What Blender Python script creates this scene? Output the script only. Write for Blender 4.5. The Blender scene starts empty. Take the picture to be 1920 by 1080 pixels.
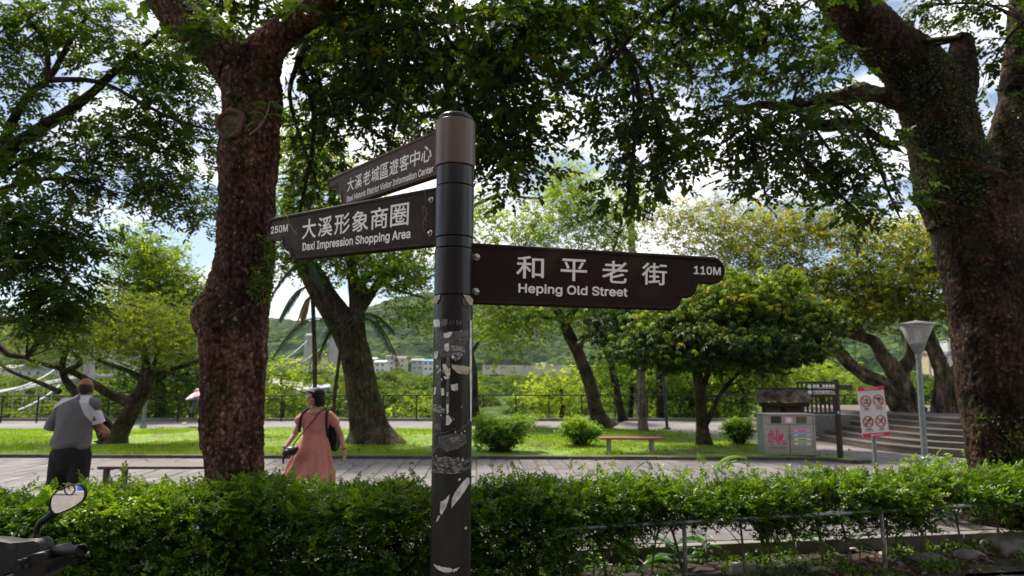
import bpy, bmesh, math, random
import numpy as np
from mathutils import Vector, Matrix
from math import sin, cos, pi, radians, sqrt, atan2

random.seed(7)
rng = np.random.default_rng(11)
S = bpy.context.scene
COL = S.collection

# ------------------------------------------------------------------ camera
FPX, CAMH = 1280.0, 1.65                      # focal length in pixels of a 1920 px wide frame, eye height
PITCH = math.atan(175 / 1280.0)
cam_d = bpy.data.cameras.new('camera')
cam = bpy.data.objects.new('camera', cam_d)
COL.objects.link(cam)
cam.location = (0, 0, CAMH)
cam.rotation_euler = (pi / 2 + PITCH, 0, 0)
cam_d.sensor_width = 36
cam_d.lens = 24
cam_d.clip_start = 0.05
cam_d.clip_end = 6000
cam_d.dof.use_dof = True
cam_d.dof.focus_distance = 2.25
cam_d.dof.aperture_fstop = 5.0
S.camera = cam

# ------------------------------------------------------------------ sky and sun
SUN_EL, SUN_AZ = 58.0, -35.0                 # azimuth from +Y (ahead) towards +X
world = bpy.data.worlds.new('World')
S.world = world
world.use_nodes = True
nt = world.node_tree
nt.nodes.clear()
wo = nt.nodes.new('ShaderNodeOutputWorld')
bg = nt.nodes.new('ShaderNodeBackground')
bg.inputs['Strength'].default_value = 0.085
sky = nt.nodes.new('ShaderNodeTexSky')
sky.sky_type = 'NISHITA'
sky.sun_disc = False
sky.sun_elevation = radians(SUN_EL)
sky.sun_rotation = radians(SUN_AZ)
sky.dust_density = 0.6
tc = nt.nodes.new('ShaderNodeTexCoord')
mp = nt.nodes.new('ShaderNodeMapping')
mp.inputs['Scale'].default_value = (1.6, 1.6, 4.2)
mp.inputs['Location'].default_value = (0.3, 0.7, 0.1)
nz = nt.nodes.new('ShaderNodeTexNoise')
nz.inputs['Scale'].default_value = 2.1
nz.inputs['Detail'].default_value = 6
nz.inputs['Roughness'].default_value = 0.55
rmp = nt.nodes.new('ShaderNodeValToRGB')
rmp.color_ramp.elements[0].position = 0.455
rmp.color_ramp.elements[1].position = 0.60
mx = nt.nodes.new('ShaderNodeMixRGB')
mx.inputs['Color2'].default_value = (13.0, 12.7, 12.6, 1)
rmp.color_ramp.elements[0].color = (.06, .06, .06, 1)
nt.links.new(tc.outputs['Generated'], mp.inputs['Vector'])
nt.links.new(mp.outputs[0], nz.inputs['Vector'])
nt.links.new(nz.outputs[0], rmp.inputs[0])
nt.links.new(rmp.outputs[0], mx.inputs['Fac'])
nt.links.new(sky.outputs[0], mx.inputs['Color1'])
nt.links.new(mx.outputs[0], bg.inputs['Color'])
nt.links.new(bg.outputs[0], wo.inputs['Surface'])

sd = bpy.data.lights.new('sun', 'SUN')
sd.energy = 5.0
sd.angle = radians(6)
sd.color = (1.0, 0.93, 0.80)
so = bpy.data.objects.new('sun', sd)
COL.objects.link(so)
sdir = Vector((sin(radians(SUN_AZ)) * cos(radians(SUN_EL)), cos(radians(SUN_AZ)) * cos(radians(SUN_EL)), sin(radians(SUN_EL))))
so.rotation_euler = (-sdir).to_track_quat('-Z', 'Y').to_euler()
so.location = (0, 0, 30)

S.view_settings.view_transform = 'Standard'
S.view_settings.look = 'None'
S.view_settings.gamma = 1.0
S.view_settings.exposure = 0.68
S.view_settings.use_curve_mapping = False
S.cycles.max_bounces = 7
S.cycles.diffuse_bounces = 3
S.cycles.glossy_bounces = 3
S.cycles.transmission_bounces = 4
S.cycles.transparent_max_bounces = 8
S.cycles.volume_bounces = 1
S.cycles.volume_max_steps = 64
S.cycles.caustics_reflective = False
S.cycles.caustics_refractive = False
S.cycles.use_denoising = True


# ------------------------------------------------------------------ measuring helpers (camera rays met with real depths)
def ray(px, py):
    x = (px - 960) / FPX
    y = (540 - py) / FPX
    return np.array([x, cos(PITCH) - y * sin(PITCH), sin(PITCH) + y * cos(PITCH)])


def W(px, py, Y):
    d = ray(px, py)
    return np.array([0, 0, CAMH]) + d * Y / d[1]


def G(px, py, z=0.0):
    d = ray(px, py)
    return np.array([0, 0, CAMH]) + d * (z - CAMH) / d[2]


def MPP(Y):                                    # metres per photo pixel at distance Y
    return Y / FPX


# ------------------------------------------------------------------ materials
def new_mat(name):
    m = bpy.data.materials.new(name)
    m.use_nodes = True
    n = m.node_tree
    return m, n, n.nodes['Principled BSDF'], n.nodes['Material Output']


def setp(b, **k):
    for a, v in k.items():
        b.inputs[a.replace('_', ' ')].default_value = v


def rgb(c):
    return (c[0], c[1], c[2], 1)


def pmat(name, c1, c2=None, scale=8, rough=0.6, bump=0.0, bscale=None, metallic=0.0, detail=6, lo=0.35, hi=0.65, stretch=(1, 1, 1),
         spec=0.5, c3=None, scale3=1.2, lo3=0.5, hi3=0.6, dist=0.02, coords='Object'):
    m, n, b, o = new_mat(name)
    setp(b, Roughness=rough, Metallic=metallic)
    b.inputs['Specular IOR Level'].default_value = spec
    b.inputs['Base Color'].default_value = rgb(c1)
    t = n.nodes.new('ShaderNodeTexCoord')
    mpg = n.nodes.new('ShaderNodeMapping')
    mpg.inputs['Scale'].default_value = stretch
    n.links.new(t.outputs[coords], mpg.inputs[0])
    if c2 is not None:
        z = n.nodes.new('ShaderNodeTexNoise')
        z.inputs['Scale'].default_value = scale
        z.inputs['Detail'].default_value = detail
        n.links.new(mpg.outputs[0], z.inputs['Vector'])
        r = n.nodes.new('ShaderNodeValToRGB')
        r.color_ramp.elements[0].position = lo
        r.color_ramp.elements[1].position = hi
        r.color_ramp.elements[0].color = rgb(c1)
        r.color_ramp.elements[1].color = rgb(c2)
        n.links.new(z.outputs[0], r.inputs[0])
        out = r.outputs[0]
        if c3 is not None:
            z3 = n.nodes.new('ShaderNodeTexNoise')
            z3.inputs['Scale'].default_value = scale3
            z3.inputs['Detail'].default_value = 5
            n.links.new(t.outputs[coords], z3.inputs['Vector'])
            r3 = n.nodes.new('ShaderNodeValToRGB')
            r3.color_ramp.elements[0].position = lo3
            r3.color_ramp.elements[1].position = hi3
            n.links.new(z3.outputs[0], r3.inputs[0])
            mm = n.nodes.new('ShaderNodeMixRGB')
            mm.inputs['Color2'].default_value = rgb(c3)
            n.links.new(r3.outputs[0], mm.inputs['Fac'])
            n.links.new(out, mm.inputs['Color1'])
            out = mm.outputs[0]
        n.links.new(out, b.inputs['Base Color'])
    if bump:
        z2 = n.nodes.new('ShaderNodeTexNoise')
        z2.inputs['Scale'].default_value = bscale or scale * 3
        z2.inputs['Detail'].default_value = 8
        n.links.new(mpg.outputs[0], z2.inputs['Vector'])
        bp = n.nodes.new('ShaderNodeBump')
        bp.inputs['Strength'].default_value = bump
        bp.inputs['Distance'].default_value = dist
        n.links.new(z2.outputs[0], bp.inputs['Height'])
        n.links.new(bp.outputs[0], b.inputs['Normal'])
    return m


def leafmat(name, stops, trans=0.35, rough=0.45, spec=0.35, tmul=1.6):
    """Leaves take their colour from the per-leaf tint (0..1) stored on the mesh."""
    m, n, b, o = new_mat(name)
    a = n.nodes.new('ShaderNodeAttribute')
    a.attribute_name = 'tint'
    r = n.nodes.new('ShaderNodeValToRGB')
    els = r.color_ramp.elements
    els[0].position, els[0].color = stops[0][0], rgb(stops[0][1])
    els[1].position, els[1].color = stops[-1][0], rgb(stops[-1][1])
    for p_, c_ in stops[1:-1]:
        e = els.new(p_)
        e.color = rgb(c_)
    n.links.new(a.outputs['Fac'], r.inputs[0])
    n.links.new(r.outputs[0], b.inputs['Base Color'])
    setp(b, Roughness=rough)
    b.inputs['Specular IOR Level'].default_value = spec
    tr = n.nodes.new('ShaderNodeBsdfTranslucent')
    hs = n.nodes.new('ShaderNodeMixRGB')
    hs.blend_type = 'MULTIPLY'
    hs.inputs['Fac'].default_value = 1
    hs.inputs['Color2'].default_value = (tmul * 1.15, tmul * 1.1, tmul * 0.35, 1)
    n.links.new(r.outputs[0], hs.inputs['Color1'])
    n.links.new(hs.outputs[0], tr.inputs['Color'])
    ms = n.nodes.new('ShaderNodeMixShader')
    ms.inputs[0].default_value = trans
    n.links.new(b.outputs[0], ms.inputs[1])
    n.links.new(tr.outputs[0], ms.inputs[2])
    n.links.new(ms.outputs[0], o.inputs['Surface'])
    return m


def barkmat(name, dark, mid, light, moss=None, vscale=30, nscale=7, mosslo=0.56, bump=0.9, stretch=(1, 1, 0.55), dist=0.02):
    m, n, b, o = new_mat(name)
    setp(b, Roughness=0.92)
    b.inputs['Specular IOR Level'].default_value = 0.15
    t = n.nodes.new('ShaderNodeTexCoord')
    mpg = n.nodes.new('ShaderNodeMapping')
    mpg.inputs['Scale'].default_value = stretch
    n.links.new(t.outputs['Object'], mpg.inputs[0])
    z = n.nodes.new('ShaderNodeTexNoise')
    z.inputs['Scale'].default_value = nscale * 4
    z.inputs['Detail'].default_value = 9
    z.inputs['Roughness'].default_value = 0.7
    n.links.new(mpg.outputs[0], z.inputs['Vector'])
    zd = n.nodes.new('ShaderNodeMixRGB')
    zd.inputs['Fac'].default_value = 0.06
    n.links.new(mpg.outputs[0], zd.inputs['Color1'])
    n.links.new(z.outputs['Color'], zd.inputs['Color2'])
    v = n.nodes.new('ShaderNodeTexVoronoi')
    v.inputs['Scale'].default_value = vscale
    n.links.new(zd.outputs[0], v.inputs['Vector'])
    r = n.nodes.new('ShaderNodeValToRGB')
    e = r.color_ramp.elements
    e[0].position, e[0].color = 0.30, rgb(dark)
    e[1].position, e[1].color = 0.74, rgb(light)
    k = e.new(0.52)
    k.color = rgb(mid)
    ma = n.nodes.new('ShaderNodeMath')
    ma.operation = 'MULTIPLY_ADD'
    ma.inputs[1].default_value = -0.35
    n.links.new(v.outputs['Distance'], ma.inputs[0])
    n.links.new(z.outputs[0], ma.inputs[2])
    ad = n.nodes.new('ShaderNodeMath')
    ad.operation = 'ADD'
    ad.inputs[1].default_value = 0.12
    n.links.new(ma.outputs[0], ad.inputs[0])
    n.links.new(ad.outputs[0], r.inputs[0])
    out = r.outputs[0]
    # large lighter and darker patches
    zl = n.nodes.new('ShaderNodeTexNoise')
    zl.inputs['Scale'].default_value = 2.3
    zl.inputs['Detail'].default_value = 5
    n.links.new(t.outputs['Object'], zl.inputs['Vector'])
    rl = n.nodes.new('ShaderNodeValToRGB')
    rl.color_ramp.elements[0].position, rl.color_ramp.elements[0].color = 0.36, (0.42, 0.44, 0.45, 1)
    rl.color_ramp.elements[1].position, rl.color_ramp.elements[1].color = 0.64, (1.5, 1.42, 1.35, 1)
    n.links.new(zl.outputs[0], rl.inputs[0])
    mu = n.nodes.new('ShaderNodeMixRGB')
    mu.blend_type = 'MULTIPLY'
    mu.inputs['Fac'].default_value = 1
    n.links.new(out, mu.inputs['Color1'])
    n.links.new(rl.outputs[0], mu.inputs['Color2'])
    out = mu.outputs[0]
    # long dark seams and damp streaks running up the stem
    ms_ = n.nodes.new('ShaderNodeMapping')
    ms_.inputs['Scale'].default_value = (1, 1, .16)
    n.links.new(t.outputs['Object'], ms_.inputs[0])
    zs = n.nodes.new('ShaderNodeTexNoise')
    zs.inputs['Scale'].default_value = 11
    zs.inputs['Detail'].default_value = 7
    zs.inputs['Distortion'].default_value = .6
    n.links.new(ms_.outputs[0], zs.inputs['Vector'])
    rs = n.nodes.new('ShaderNodeValToRGB')
    rs.color_ramp.elements[0].position, rs.color_ramp.elements[0].color = 0.40, (0.35, 0.33, 0.32, 1)
    rs.color_ramp.elements[1].position, rs.color_ramp.elements[1].color = 0.52, (1, 1, 1, 1)
    n.links.new(zs.outputs[0], rs.inputs[0])
    mu2 = n.nodes.new('ShaderNodeMixRGB')
    mu2.blend_type = 'MULTIPLY'
    mu2.inputs['Fac'].default_value = .75
    n.links.new(out, mu2.inputs['Color1'])
    n.links.new(rs.outputs[0], mu2.inputs['Color2'])
    out = mu2.outputs[0]
    # pale lichen spots
    vl = n.nodes.new('ShaderNodeTexNoise')
    vl.inputs['Scale'].default_value = 16
    vl.inputs['Detail'].default_value = 3
    n.links.new(t.outputs['Object'], vl.inputs['Vector'])
    rv = n.nodes.new('ShaderNodeValToRGB')
    rv.color_ramp.elements[0].position = .66
    rv.color_ramp.elements[1].position = .70
    rv.color_ramp.elements[1].color = (.55, .55, .55, 1)
    n.links.new(vl.outputs[0], rv.inputs[0])
    ml = n.nodes.new('ShaderNodeMixRGB')
    ml.inputs['Color2'].default_value = (light[0] * 1.05, light[1] * 1.25, light[2] * 1.3, 1)
    n.links.new(rv.outputs[0], ml.inputs['Fac'])
    n.links.new(out, ml.inputs['Color1'])
    out = ml.outputs[0]
    if moss:
        z3 = n.nodes.new('ShaderNodeTexNoise')
        z3.inputs['Scale'].default_value = 3.1
        z3.inputs['Detail'].default_value = 10
        z3.inputs['Roughness'].default_value = 0.65
        n.links.new(t.outputs['Object'], z3.inputs['Vector'])
        r3 = n.nodes.new('ShaderNodeValToRGB')
        r3.color_ramp.elements[0].position = mosslo
        r3.color_ramp.elements[1].position = mosslo + 0.07
        r3.color_ramp.elements[1].color = (0.8, 0.8, 0.8, 1)
        n.links.new(z3.outputs[0], r3.inputs[0])
        mm = n.nodes.new('ShaderNodeMixRGB')
        mm.inputs['Color2'].default_value = rgb(moss)
        n.links.new(r3.outputs[0], mm.inputs['Fac'])
        n.links.new(out, mm.inputs['Color1'])
        out = mm.outputs[0]
    n.links.new(out, b.inputs['Base Color'])
    bp = n.nodes.new('ShaderNodeBump')
    bp.inputs['Strength'].default_value = bump
    bp.inputs['Distance'].default_value = dist
    n.links.new(ad.outputs[0], bp.inputs['Height'])
    n.links.new(bp.outputs[0], b.inputs['Normal'])
    return m


# ------------------------------------------------------------------ objects
def tag(o, label=None, cat=None, group=None, kind=None):
    if label: o['label'] = label
    if cat: o['category'] = cat
    if group: o['group'] = group
    if kind: o['kind'] = kind
    return o


def empty(name, loc=(0, 0, 0), label=None, cat=None, group=None, rz=0.0):
    o = bpy.data.objects.new(name, None)
    o.empty_display_size = 0.2
    COL.objects.link(o)
    o.location = loc
    o.rotation_euler = (0, 0, rz)
    return tag(o, label, cat, group)


def mesh_from(name, V, Fs, mats, smooth=False, tint=None, midx=None):
    """Fs: a list of (n,k) index arrays, each with its own polygon size."""
    V = np.asarray(V, np.float32)
    me = bpy.data.meshes.new(name)
    Fs = [np.asarray(f, np.int32) for f in Fs if len(f)]
    me.vertices.add(len(V))
    me.vertices.foreach_set('co', V.ravel())
    nl = sum(f.size for f in Fs)
    npoly = sum(len(f) for f in Fs)
    me.loops.add(nl)
    me.loops.foreach_set('vertex_index', np.concatenate([f.ravel() for f in Fs]))
    me.polygons.add(npoly)
    tot = np.concatenate([np.full(len(f), f.shape[1], np.int32) for f in Fs])
    st = np.concatenate([[0], np.cumsum(tot)[:-1]]).astype(np.int32)
    me.polygons.foreach_set('loop_start', st)
    if midx is not None:
        me.polygons.foreach_set('material_index', np.asarray(midx, np.int32))
    me.polygons.foreach_set('use_smooth', np.full(npoly, bool(smooth)))
    me.update(calc_edges=True)
    if tint is not None:
        at = me.attributes.new('tint', 'FLOAT', 'POINT')
        at.data.foreach_set('value', np.asarray(tint, np.float32))
    for m in (mats if isinstance(mats, (list, tuple)) else [mats]):
        me.materials.append(m)
    return me


def obj(name, me, parent=None, loc=None, rot=None, kind=None):
    o = bpy.data.objects.new(name, me)
    COL.objects.link(o)
    if parent is not None:
        o.parent = parent
    if loc is not None: o.location = loc
    if rot is not None: o.rotation_euler = rot
    if kind: o['kind'] = kind
    return o


class MB:
    """collects boxes, tubes, polygons and lathes for one mesh"""

    def __init__(s):
        s.V, s.F, s.n, s.mi = [], {}, 0, {}

    def add(s, V, *Fs, mi=0):
        V = np.asarray(V, float).reshape(-1, 3)
        s.V.append(V)
        for f in Fs:
            f = np.asarray(f, int)
            if len(f) == 0: continue
            s.F.setdefault(f.shape[1], []).append(f + s.n)
            s.mi.setdefault(f.shape[1], []).append(np.full(len(f), mi))
        s.n += len(V)
        return s

    def box(s, c, d, rz=0.0, bevel=0.0, R=None, mi=0):
        c = np.array(c, float)
        h = np.array(d, float) / 2
        if bevel > 0:
            b = min(bevel, h.min() * 0.9)
            me = bmesh.new()
            bmesh.ops.create_cube(me, size=1)
            for v in me.verts: v.co = Vector((v.co.x * 2 * h[0], v.co.y * 2 * h[1], v.co.z * 2 * h[2]))
            bmesh.ops.bevel(me, geom=me.edges[:], offset=b, segments=2, profile=0.6, affect='EDGES')
            me.verts.ensure_lookup_table()
            V = np.array([v.co[:] for v in me.verts])
            fs = {}
            for f in me.faces: fs.setdefault(len(f.verts), []).append([v.index for v in f.verts])
            me.free()
            Fs = list(fs.values())
        else:
            V = np.array([[x, y, z] for x in (-1, 1) for y in (-1, 1) for z in (-1, 1)]) * h
            Fs = [[[0, 1, 3, 2], [4, 6, 7, 5], [0, 4, 5, 1], [2, 3, 7, 6], [0, 2, 6, 4], [1, 5, 7, 3]]]
        if rz:
            Rz = np.array([[cos(rz), -sin(rz), 0], [sin(rz), cos(rz), 0], [0, 0, 1]])
            V = V @ Rz.T
        if R is not None: V = V @ np.asarray(R).T
        return s.add(V + c, *Fs, mi=mi)

    def tube(s, pts, rad, seg=8, cap=True, mi=0):
        V, F, caps = tube(pts, rad, seg)
        s.add(V, F, mi=mi)
        if cap:
            s.add(V[:seg], [list(range(seg))[::-1]], mi=mi)
            s.add(V[-seg:], [list(range(seg))], mi=mi)
        return s

    def lathe(s, prof, c=(0, 0, 0), seg=24, mi=0, R=None):
        prof = np.array(prof, float)
        a = np.linspace(0, 2 * pi, seg, endpoint=False)
        V = np.stack([np.outer(prof[:, 0], np.cos(a)), np.outer(prof[:, 0], np.sin(a)), np.repeat(prof[:, 1:2], seg, 1)], -1).reshape(-1, 3)
        if R is not None: V = V @ np.asarray(R).T
        n = len(prof)
        i = np.arange(n - 1)[:, None] * seg
        j = np.arange(seg)[None]
        jn = (j + 1) % seg
        F = np.stack([i + j, i + jn, i + seg + jn, i + seg + j], -1).reshape(-1, 4)
        return s.add(V + np.array(c, float), F, mi=mi)

    def prism(s, poly, z0, z1, mi=0):
        n = len(poly)
        V = [[p[0], p[1], z0] for p in poly] + [[p[0], p[1], z1] for p in poly]
        F = [[i, (i + 1) % n, n + (i + 1) % n, n + i] for i in range(n)]
        s.add(V, F, [list(range(n))[::-1]], mi=mi) if n != 4 else s.add(V, F + [[3, 2, 1, 0]], mi=mi)
        s.add(V[n:], [list(range(n))], mi=mi)
        return s

    def mesh(s, name, mats, smooth=False):
        V = np.concatenate(s.V)
        ks = sorted(s.F)
        return mesh_from(name, V, [np.concatenate(s.F[k]) for k in ks], mats, smooth, midx=np.concatenate([np.concatenate(s.mi[k]) for k in ks]))

    def build(s, name, mats, parent=None, smooth=False, kind=None, loc=None, rot=None):
        o = obj(name, s.mesh(name, mats, smooth), parent, loc, rot, kind)
        return o


def catmull(P, n):
    P = np.asarray(P, float)
    if len(P) < 3:
        t = np.linspace(0, 1, n)[:, None]
        return P[0] * (1 - t) + P[-1] * t
    Q = np.vstack([2 * P[0] - P[1], P, 2 * P[-1] - P[-2]])
    t = np.linspace(0, len(P) - 1, n)
    i = np.minimum(t.astype(int), len(P) - 2)
    f = (t - i)[:, None]
    p0, p1, p2, p3 = Q[i], Q[i + 1], Q[i + 2], Q[i + 3]
    return 0.5 * (2 * p1 + (p2 - p0) * f + (2 * p0 - 5 * p1 + 4 * p2 - p3) * f ** 2 + (3 * p1 - p0 - 3 * p2 + p3) * f ** 3)


def tube(pts, rad, seg=8):
    P = np.asarray(pts, float)
    n = len(P)
    r = np.broadcast_to(np.asarray(rad, float), (n,))
    T = np.gradient(P, axis=0)
    T /= np.linalg.norm(T, axis=1)[:, None] + 1e-12
    a = np.array([0, 1.0, 0]) if abs(T[0][1]) < 0.8 else np.array([1.0, 0, 0])
    U = np.zeros((n, 3))
    u = np.cross(np.cross(T[0], a), T[0])
    u /= np.linalg.norm(u)
    for i in range(n):
        u = u - T[i] * (u @ T[i])
        u /= np.linalg.norm(u) + 1e-12
        U[i] = u
    B = np.cross(T, U)
    an = np.linspace(0, 2 * pi, seg, endpoint=False)
    V = P[:, None] + r[:, None, None] * (np.cos(an)[None, :, None] * U[:, None] + np.sin(an)[None, :, None] * B[:, None])
    V = V.reshape(-1, 3)
    i = np.arange(n - 1)[:, None] * seg
    j = np.arange(seg)[None]
    jn = (j + 1) % seg
    F = np.stack([i + j, i + jn, i + seg + jn, i + seg + j], -1).reshape(-1, 4)
    return V, F, None


def sticks(A, B, ra, rb, bend=0.08, seg=3):
    """many thin tapering twigs at once, each of two pieces with a slight kink"""
    A, B = np.asarray(A, float), np.asarray(B, float)
    n = len(A)
    ra = np.broadcast_to(ra, (n,))
    rb = np.broadcast_to(rb, (n,))
    L = np.linalg.norm(B - A, axis=1)
    M = (A + B) / 2 + rng.normal(size=(n, 3)) * (L * bend)[:, None]
    D = (B - A) / (L[:, None] + 1e-9)
    ref = np.where(np.abs(D[:, 2:3]) < 0.9, np.array([[0, 0, 1.0]]), np.array([[1.0, 0, 0]]))
    U = np.cross(D, ref)
    U /= np.linalg.norm(U, axis=1)[:, None] + 1e-9
    Vv = np.cross(D, U)
    an = np.linspace(0, 2 * pi, seg, endpoint=False)
    ring = np.cos(an)[None, :, None] * U[:, None] + np.sin(an)[None, :, None] * Vv[:, None]
    out = np.stack([A[:, None] + ring * ra[:, None, None], M[:, None] + ring * ((ra + rb) / 2)[:, None, None], B[:, None] + ring * rb[:, None, None]], 1)
    V = out.reshape(-1, 3)
    F = []
    for k in range(2):
        for j in range(seg):
            F.append([k * seg + j, k * seg + (j + 1) % seg, (k + 1) * seg + (j + 1) % seg, (k + 1) * seg + j])
    F = (np.array(F)[None] + (np.arange(n) * 3 * seg)[:, None, None]).reshape(-1, 4)
    return V, F


def hash3(I, seed=0):
    h = (I[..., 0] * 73856093) ^ (I[..., 1] * 19349663) ^ (I[..., 2] * 83492791) ^ (seed * 2654435761 % 4294967291)
    h = (h ^ (h >> 13)) * 1274126177 & 0xffffffff
    h = (h ^ (h >> 16)) & 0xffffffff
    return h / 4294967295.0


def vnoise(P, seed=0):
    P = np.asarray(P, float)
    I = np.floor(P).astype(np.int64)
    f = P - I
    f = f * f * (3 - 2 * f)
    r = 0
    for dx in (0, 1):
        for dy in (0, 1):
            for dz in (0, 1):
                w = (f[..., 0] if dx else 1 - f[..., 0]) * (f[..., 1] if dy else 1 - f[..., 1]) * (f[..., 2] if dz else 1 - f[..., 2])
                r = r + w * hash3(I + np.array([dx, dy, dz]), seed)
    return r


def fnoise(P, oct=4, seed=0):
    P = np.asarray(P, float)
    r, a, t = 0, 1.0, 0
    for k in range(oct):
        r = r + a * vnoise(P * 2 ** k, seed + k)
        t += a
        a *= 0.5
    return r / t


def worley(P, seed=0):
    P = np.asarray(P, float)
    I = np.floor(P).astype(np.int64)
    best = np.full(P.shape[:-1], 9.0)
    sec = np.full(P.shape[:-1], 9.0)
    for dx in (-1, 0, 1):
        for dy in (-1, 0, 1):
            for dz in (-1, 0, 1):
                J = I + np.array([dx, dy, dz])
                q = J + np.stack([hash3(J, seed), hash3(J, seed + 17), hash3(J, seed + 31)], -1)
                d = np.linalg.norm(q - P, axis=-1)
                sec = np.minimum(sec, np.maximum(d, best))
                best = np.minimum(best, d)
    return best, sec


# ------------------------------------------------------------------ leaves
def leaf_tpl(L=1.0, Wd=0.5, fold=0.12, curl=0.15, fine=True):
    """one leaf along +Y, its face up; six points for the near ones, four for the far"""
    if fine:
        V = np.array([[0, 0, 0], [-Wd * .5, .38 * L, fold * Wd], [0, .45 * L, -fold * .3], [Wd * .5, .38 * L, fold * Wd],
                      [-Wd * .33, .75 * L, -curl * .3 * L + fold * Wd * .6], [Wd * .33, .75 * L, -curl * .3 * L + fold * Wd * .6], [0, L, -curl * L]])
        F3 = np.array([[0, 2, 1], [0, 3, 2], [1, 2, 4], [3, 5, 2], [4, 2, 6], [2, 5, 6]])
    else:
        V = np.array([[0, 0, 0], [-Wd * .5, .45 * L, fold * Wd], [0, L, -curl * L], [Wd * .5, .45 * L, fold * Wd]])
        F3 = np.array([[0, 2, 1], [0, 3, 2]])
    return V, F3


def Rxyz(ax, ay, az):
    cx, sx, cy, sy, cz, sz = np.cos(ax), np.sin(ax), np.cos(ay), np.sin(ay), np.cos(az), np.sin(az)
    o = np.zeros(np.shape(cx) + (3, 3))
    o[..., 0, 0] = cz * cy
    o[..., 0, 1] = cz * sy * sx - sz * cx
    o[..., 0, 2] = cz * sy * cx + sz * sx
    o[..., 1, 0] = sz * cy
    o[..., 1, 1] = sz * sy * sx + cz * cx
    o[..., 1, 2] = sz * sy * cx - cz * sx
    o[..., 2, 0] = -sy
    o[..., 2, 1] = cy * sx
    o[..., 2, 2] = cy * cx
    return o


def spray_tpl(kind, r):
    """a twig's worth of leaves, length about 1 along +Y; returns verts, triangles, per-vertex tint offset"""
    Vs, Fs, Ts, n = [], [], [], 0

    def put(V, F, R, T, t):
        nonlocal n
        Vs.append(V @ R.T + T)
        Fs.append(F + n)
        Ts.append(np.full(len(V), t))
        n += len(V)
    if kind == 'broad':                        # alternate oval leaves of the near canopy
        V, F = leaf_tpl(.40, .27)
        for k in range(7):
            s = 1 if k % 2 else -1
            y = .10 + .13 * k
            R = Rxyz(r.uniform(-.5, .25), r.uniform(-.5, .5), -s * r.uniform(.5, 1.2) if k < 6 else 0)
            put(V * r.uniform(.75, 1.15), F, R, np.array([0, y, -.06 * k * .3]), r.uniform(-.15, .15))
    elif kind == 'pinnate':                    # feather leaf with paired oval leaflets (hedge, left tree)
        V, F = leaf_tpl(.30, .17)
        for k in range(4):
            for s in (-1, 1):
                R = Rxyz(r.uniform(-.3, .3), r.uniform(-.35, .35), -s * r.uniform(.8, 1.1))
                put(V * r.uniform(.8, 1.1) * (1.15 - .08 * k), F, R, np.array([0, .16 + .2 * k, -.02 * k * k]), r.uniform(-.1, .1))
        put(V * 1.1, F, Rxyz(-.1, 0, 0), np.array([0, .82, -.12]), r.uniform(-.1, .1))
    elif kind == 'small':                      # cluster of far leaves
        V, F = leaf_tpl(.42, .26, fine=False)
        for k in range(7):
            R = Rxyz(r.uniform(-.8, .5), r.uniform(-.7, .7), r.uniform(0, 6.28))
            put(V * r.uniform(.7, 1.2), F, R, np.array([r.uniform(-.32, .32), r.uniform(-.1, .7), r.uniform(-.18, .18)]), r.uniform(-.15, .15))
    elif kind == 'rosette':                    # drooping whorl of long leaves (dense tree in the lawn)
        V, F = leaf_tpl(.62, .24, curl=.35, fine=False)
        for k in range(8):
            R = Rxyz(r.uniform(-.75, -.1), r.uniform(-.3, .3), k * .785 + r.uniform(-.3, .3))
            put(V * r.uniform(.8, 1.15), F, R, np.array([0, 0, 0.05]), r.uniform(-.1, .1))
    return np.concatenate(Vs), np.concatenate(Fs), np.concatenate(Ts)


_tpl = {}


def tpls(kind, n=6):
    if kind not in _tpl:
        _tpl[kind] = [spray_tpl(kind, np.random.default_rng(100 + i)) for i in range(n)]
    return _tpl[kind]


def scatter(kind, T, R, sc, tint):
    """sprays at T (n,3), turned by R (n,3,3), scaled, tinted; returns V, F, tint arrays of one mesh"""
    tp = tpls(kind)
    pick = rng.integers(0, len(tp), len(T))
    Vs, Fs, Ts, off = [], [], [], 0
    for k, (V, F, t) in enumerate(tp):
        m = pick == k
        if not m.any(): continue
        Vi = np.einsum('nij,vj->nvi', R[m], V) * sc[m][:, None, None] + T[m][:, None]
        cnt = m.sum()
        Fi = F[None] + (np.arange(cnt) * len(V))[:, None, None] + off
        Vs.append(Vi.reshape(-1, 3))
        Fs.append(Fi.reshape(-1, 3))
        Ts.append((tint[m][:, None] + t[None]).ravel())
        off += cnt * len(V)
    return np.concatenate(Vs), np.concatenate(Fs), np.clip(np.concatenate(Ts), 0, 1)


def look_R(D, roll):
    """rotation whose +Y looks along D, +Z as near up as it can be, then rolled"""
    D = D / (np.linalg.norm(D, axis=1)[:, None] + 1e-9)
    X = np.cross(D, np.array([0, 0, 1.0]))
    X /= np.linalg.norm(X, axis=1)[:, None] + 1e-6
    Z = np.cross(X, D)
    c, s = np.cos(roll)[:, None], np.sin(roll)[:, None]
    X2 = X * c + Z * s
    Z2 = -X * s + Z * c
    return np.stack([X2, D, Z2], -1)


def crown(clusters, kind, size, per, spread, tintf, droop=0.2, flat=0.6):
    """leaf sprays round cluster points: (n,3) points, their outward directions guessed from the crown's middle"""
    C = np.repeat(clusters, per, 0)
    n = len(C)
    off = rng.normal(size=(n, 3)) * spread * np.array([1, 1, flat])
    T = C + off
    D = off / (np.linalg.norm(off, axis=1)[:, None] + 1e-6) + rng.normal(size=(n, 3)) * .35
    D[:, 2] = D[:, 2] * .45 - droop
    R = look_R(D, rng.normal(size=n) * .5)
    sc = size * rng.uniform(.75, 1.25, n)
    ti = tintf(T, np.repeat(rng.random(len(clusters)), per))
    return scatter(kind, T, R, sc, ti), T


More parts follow.
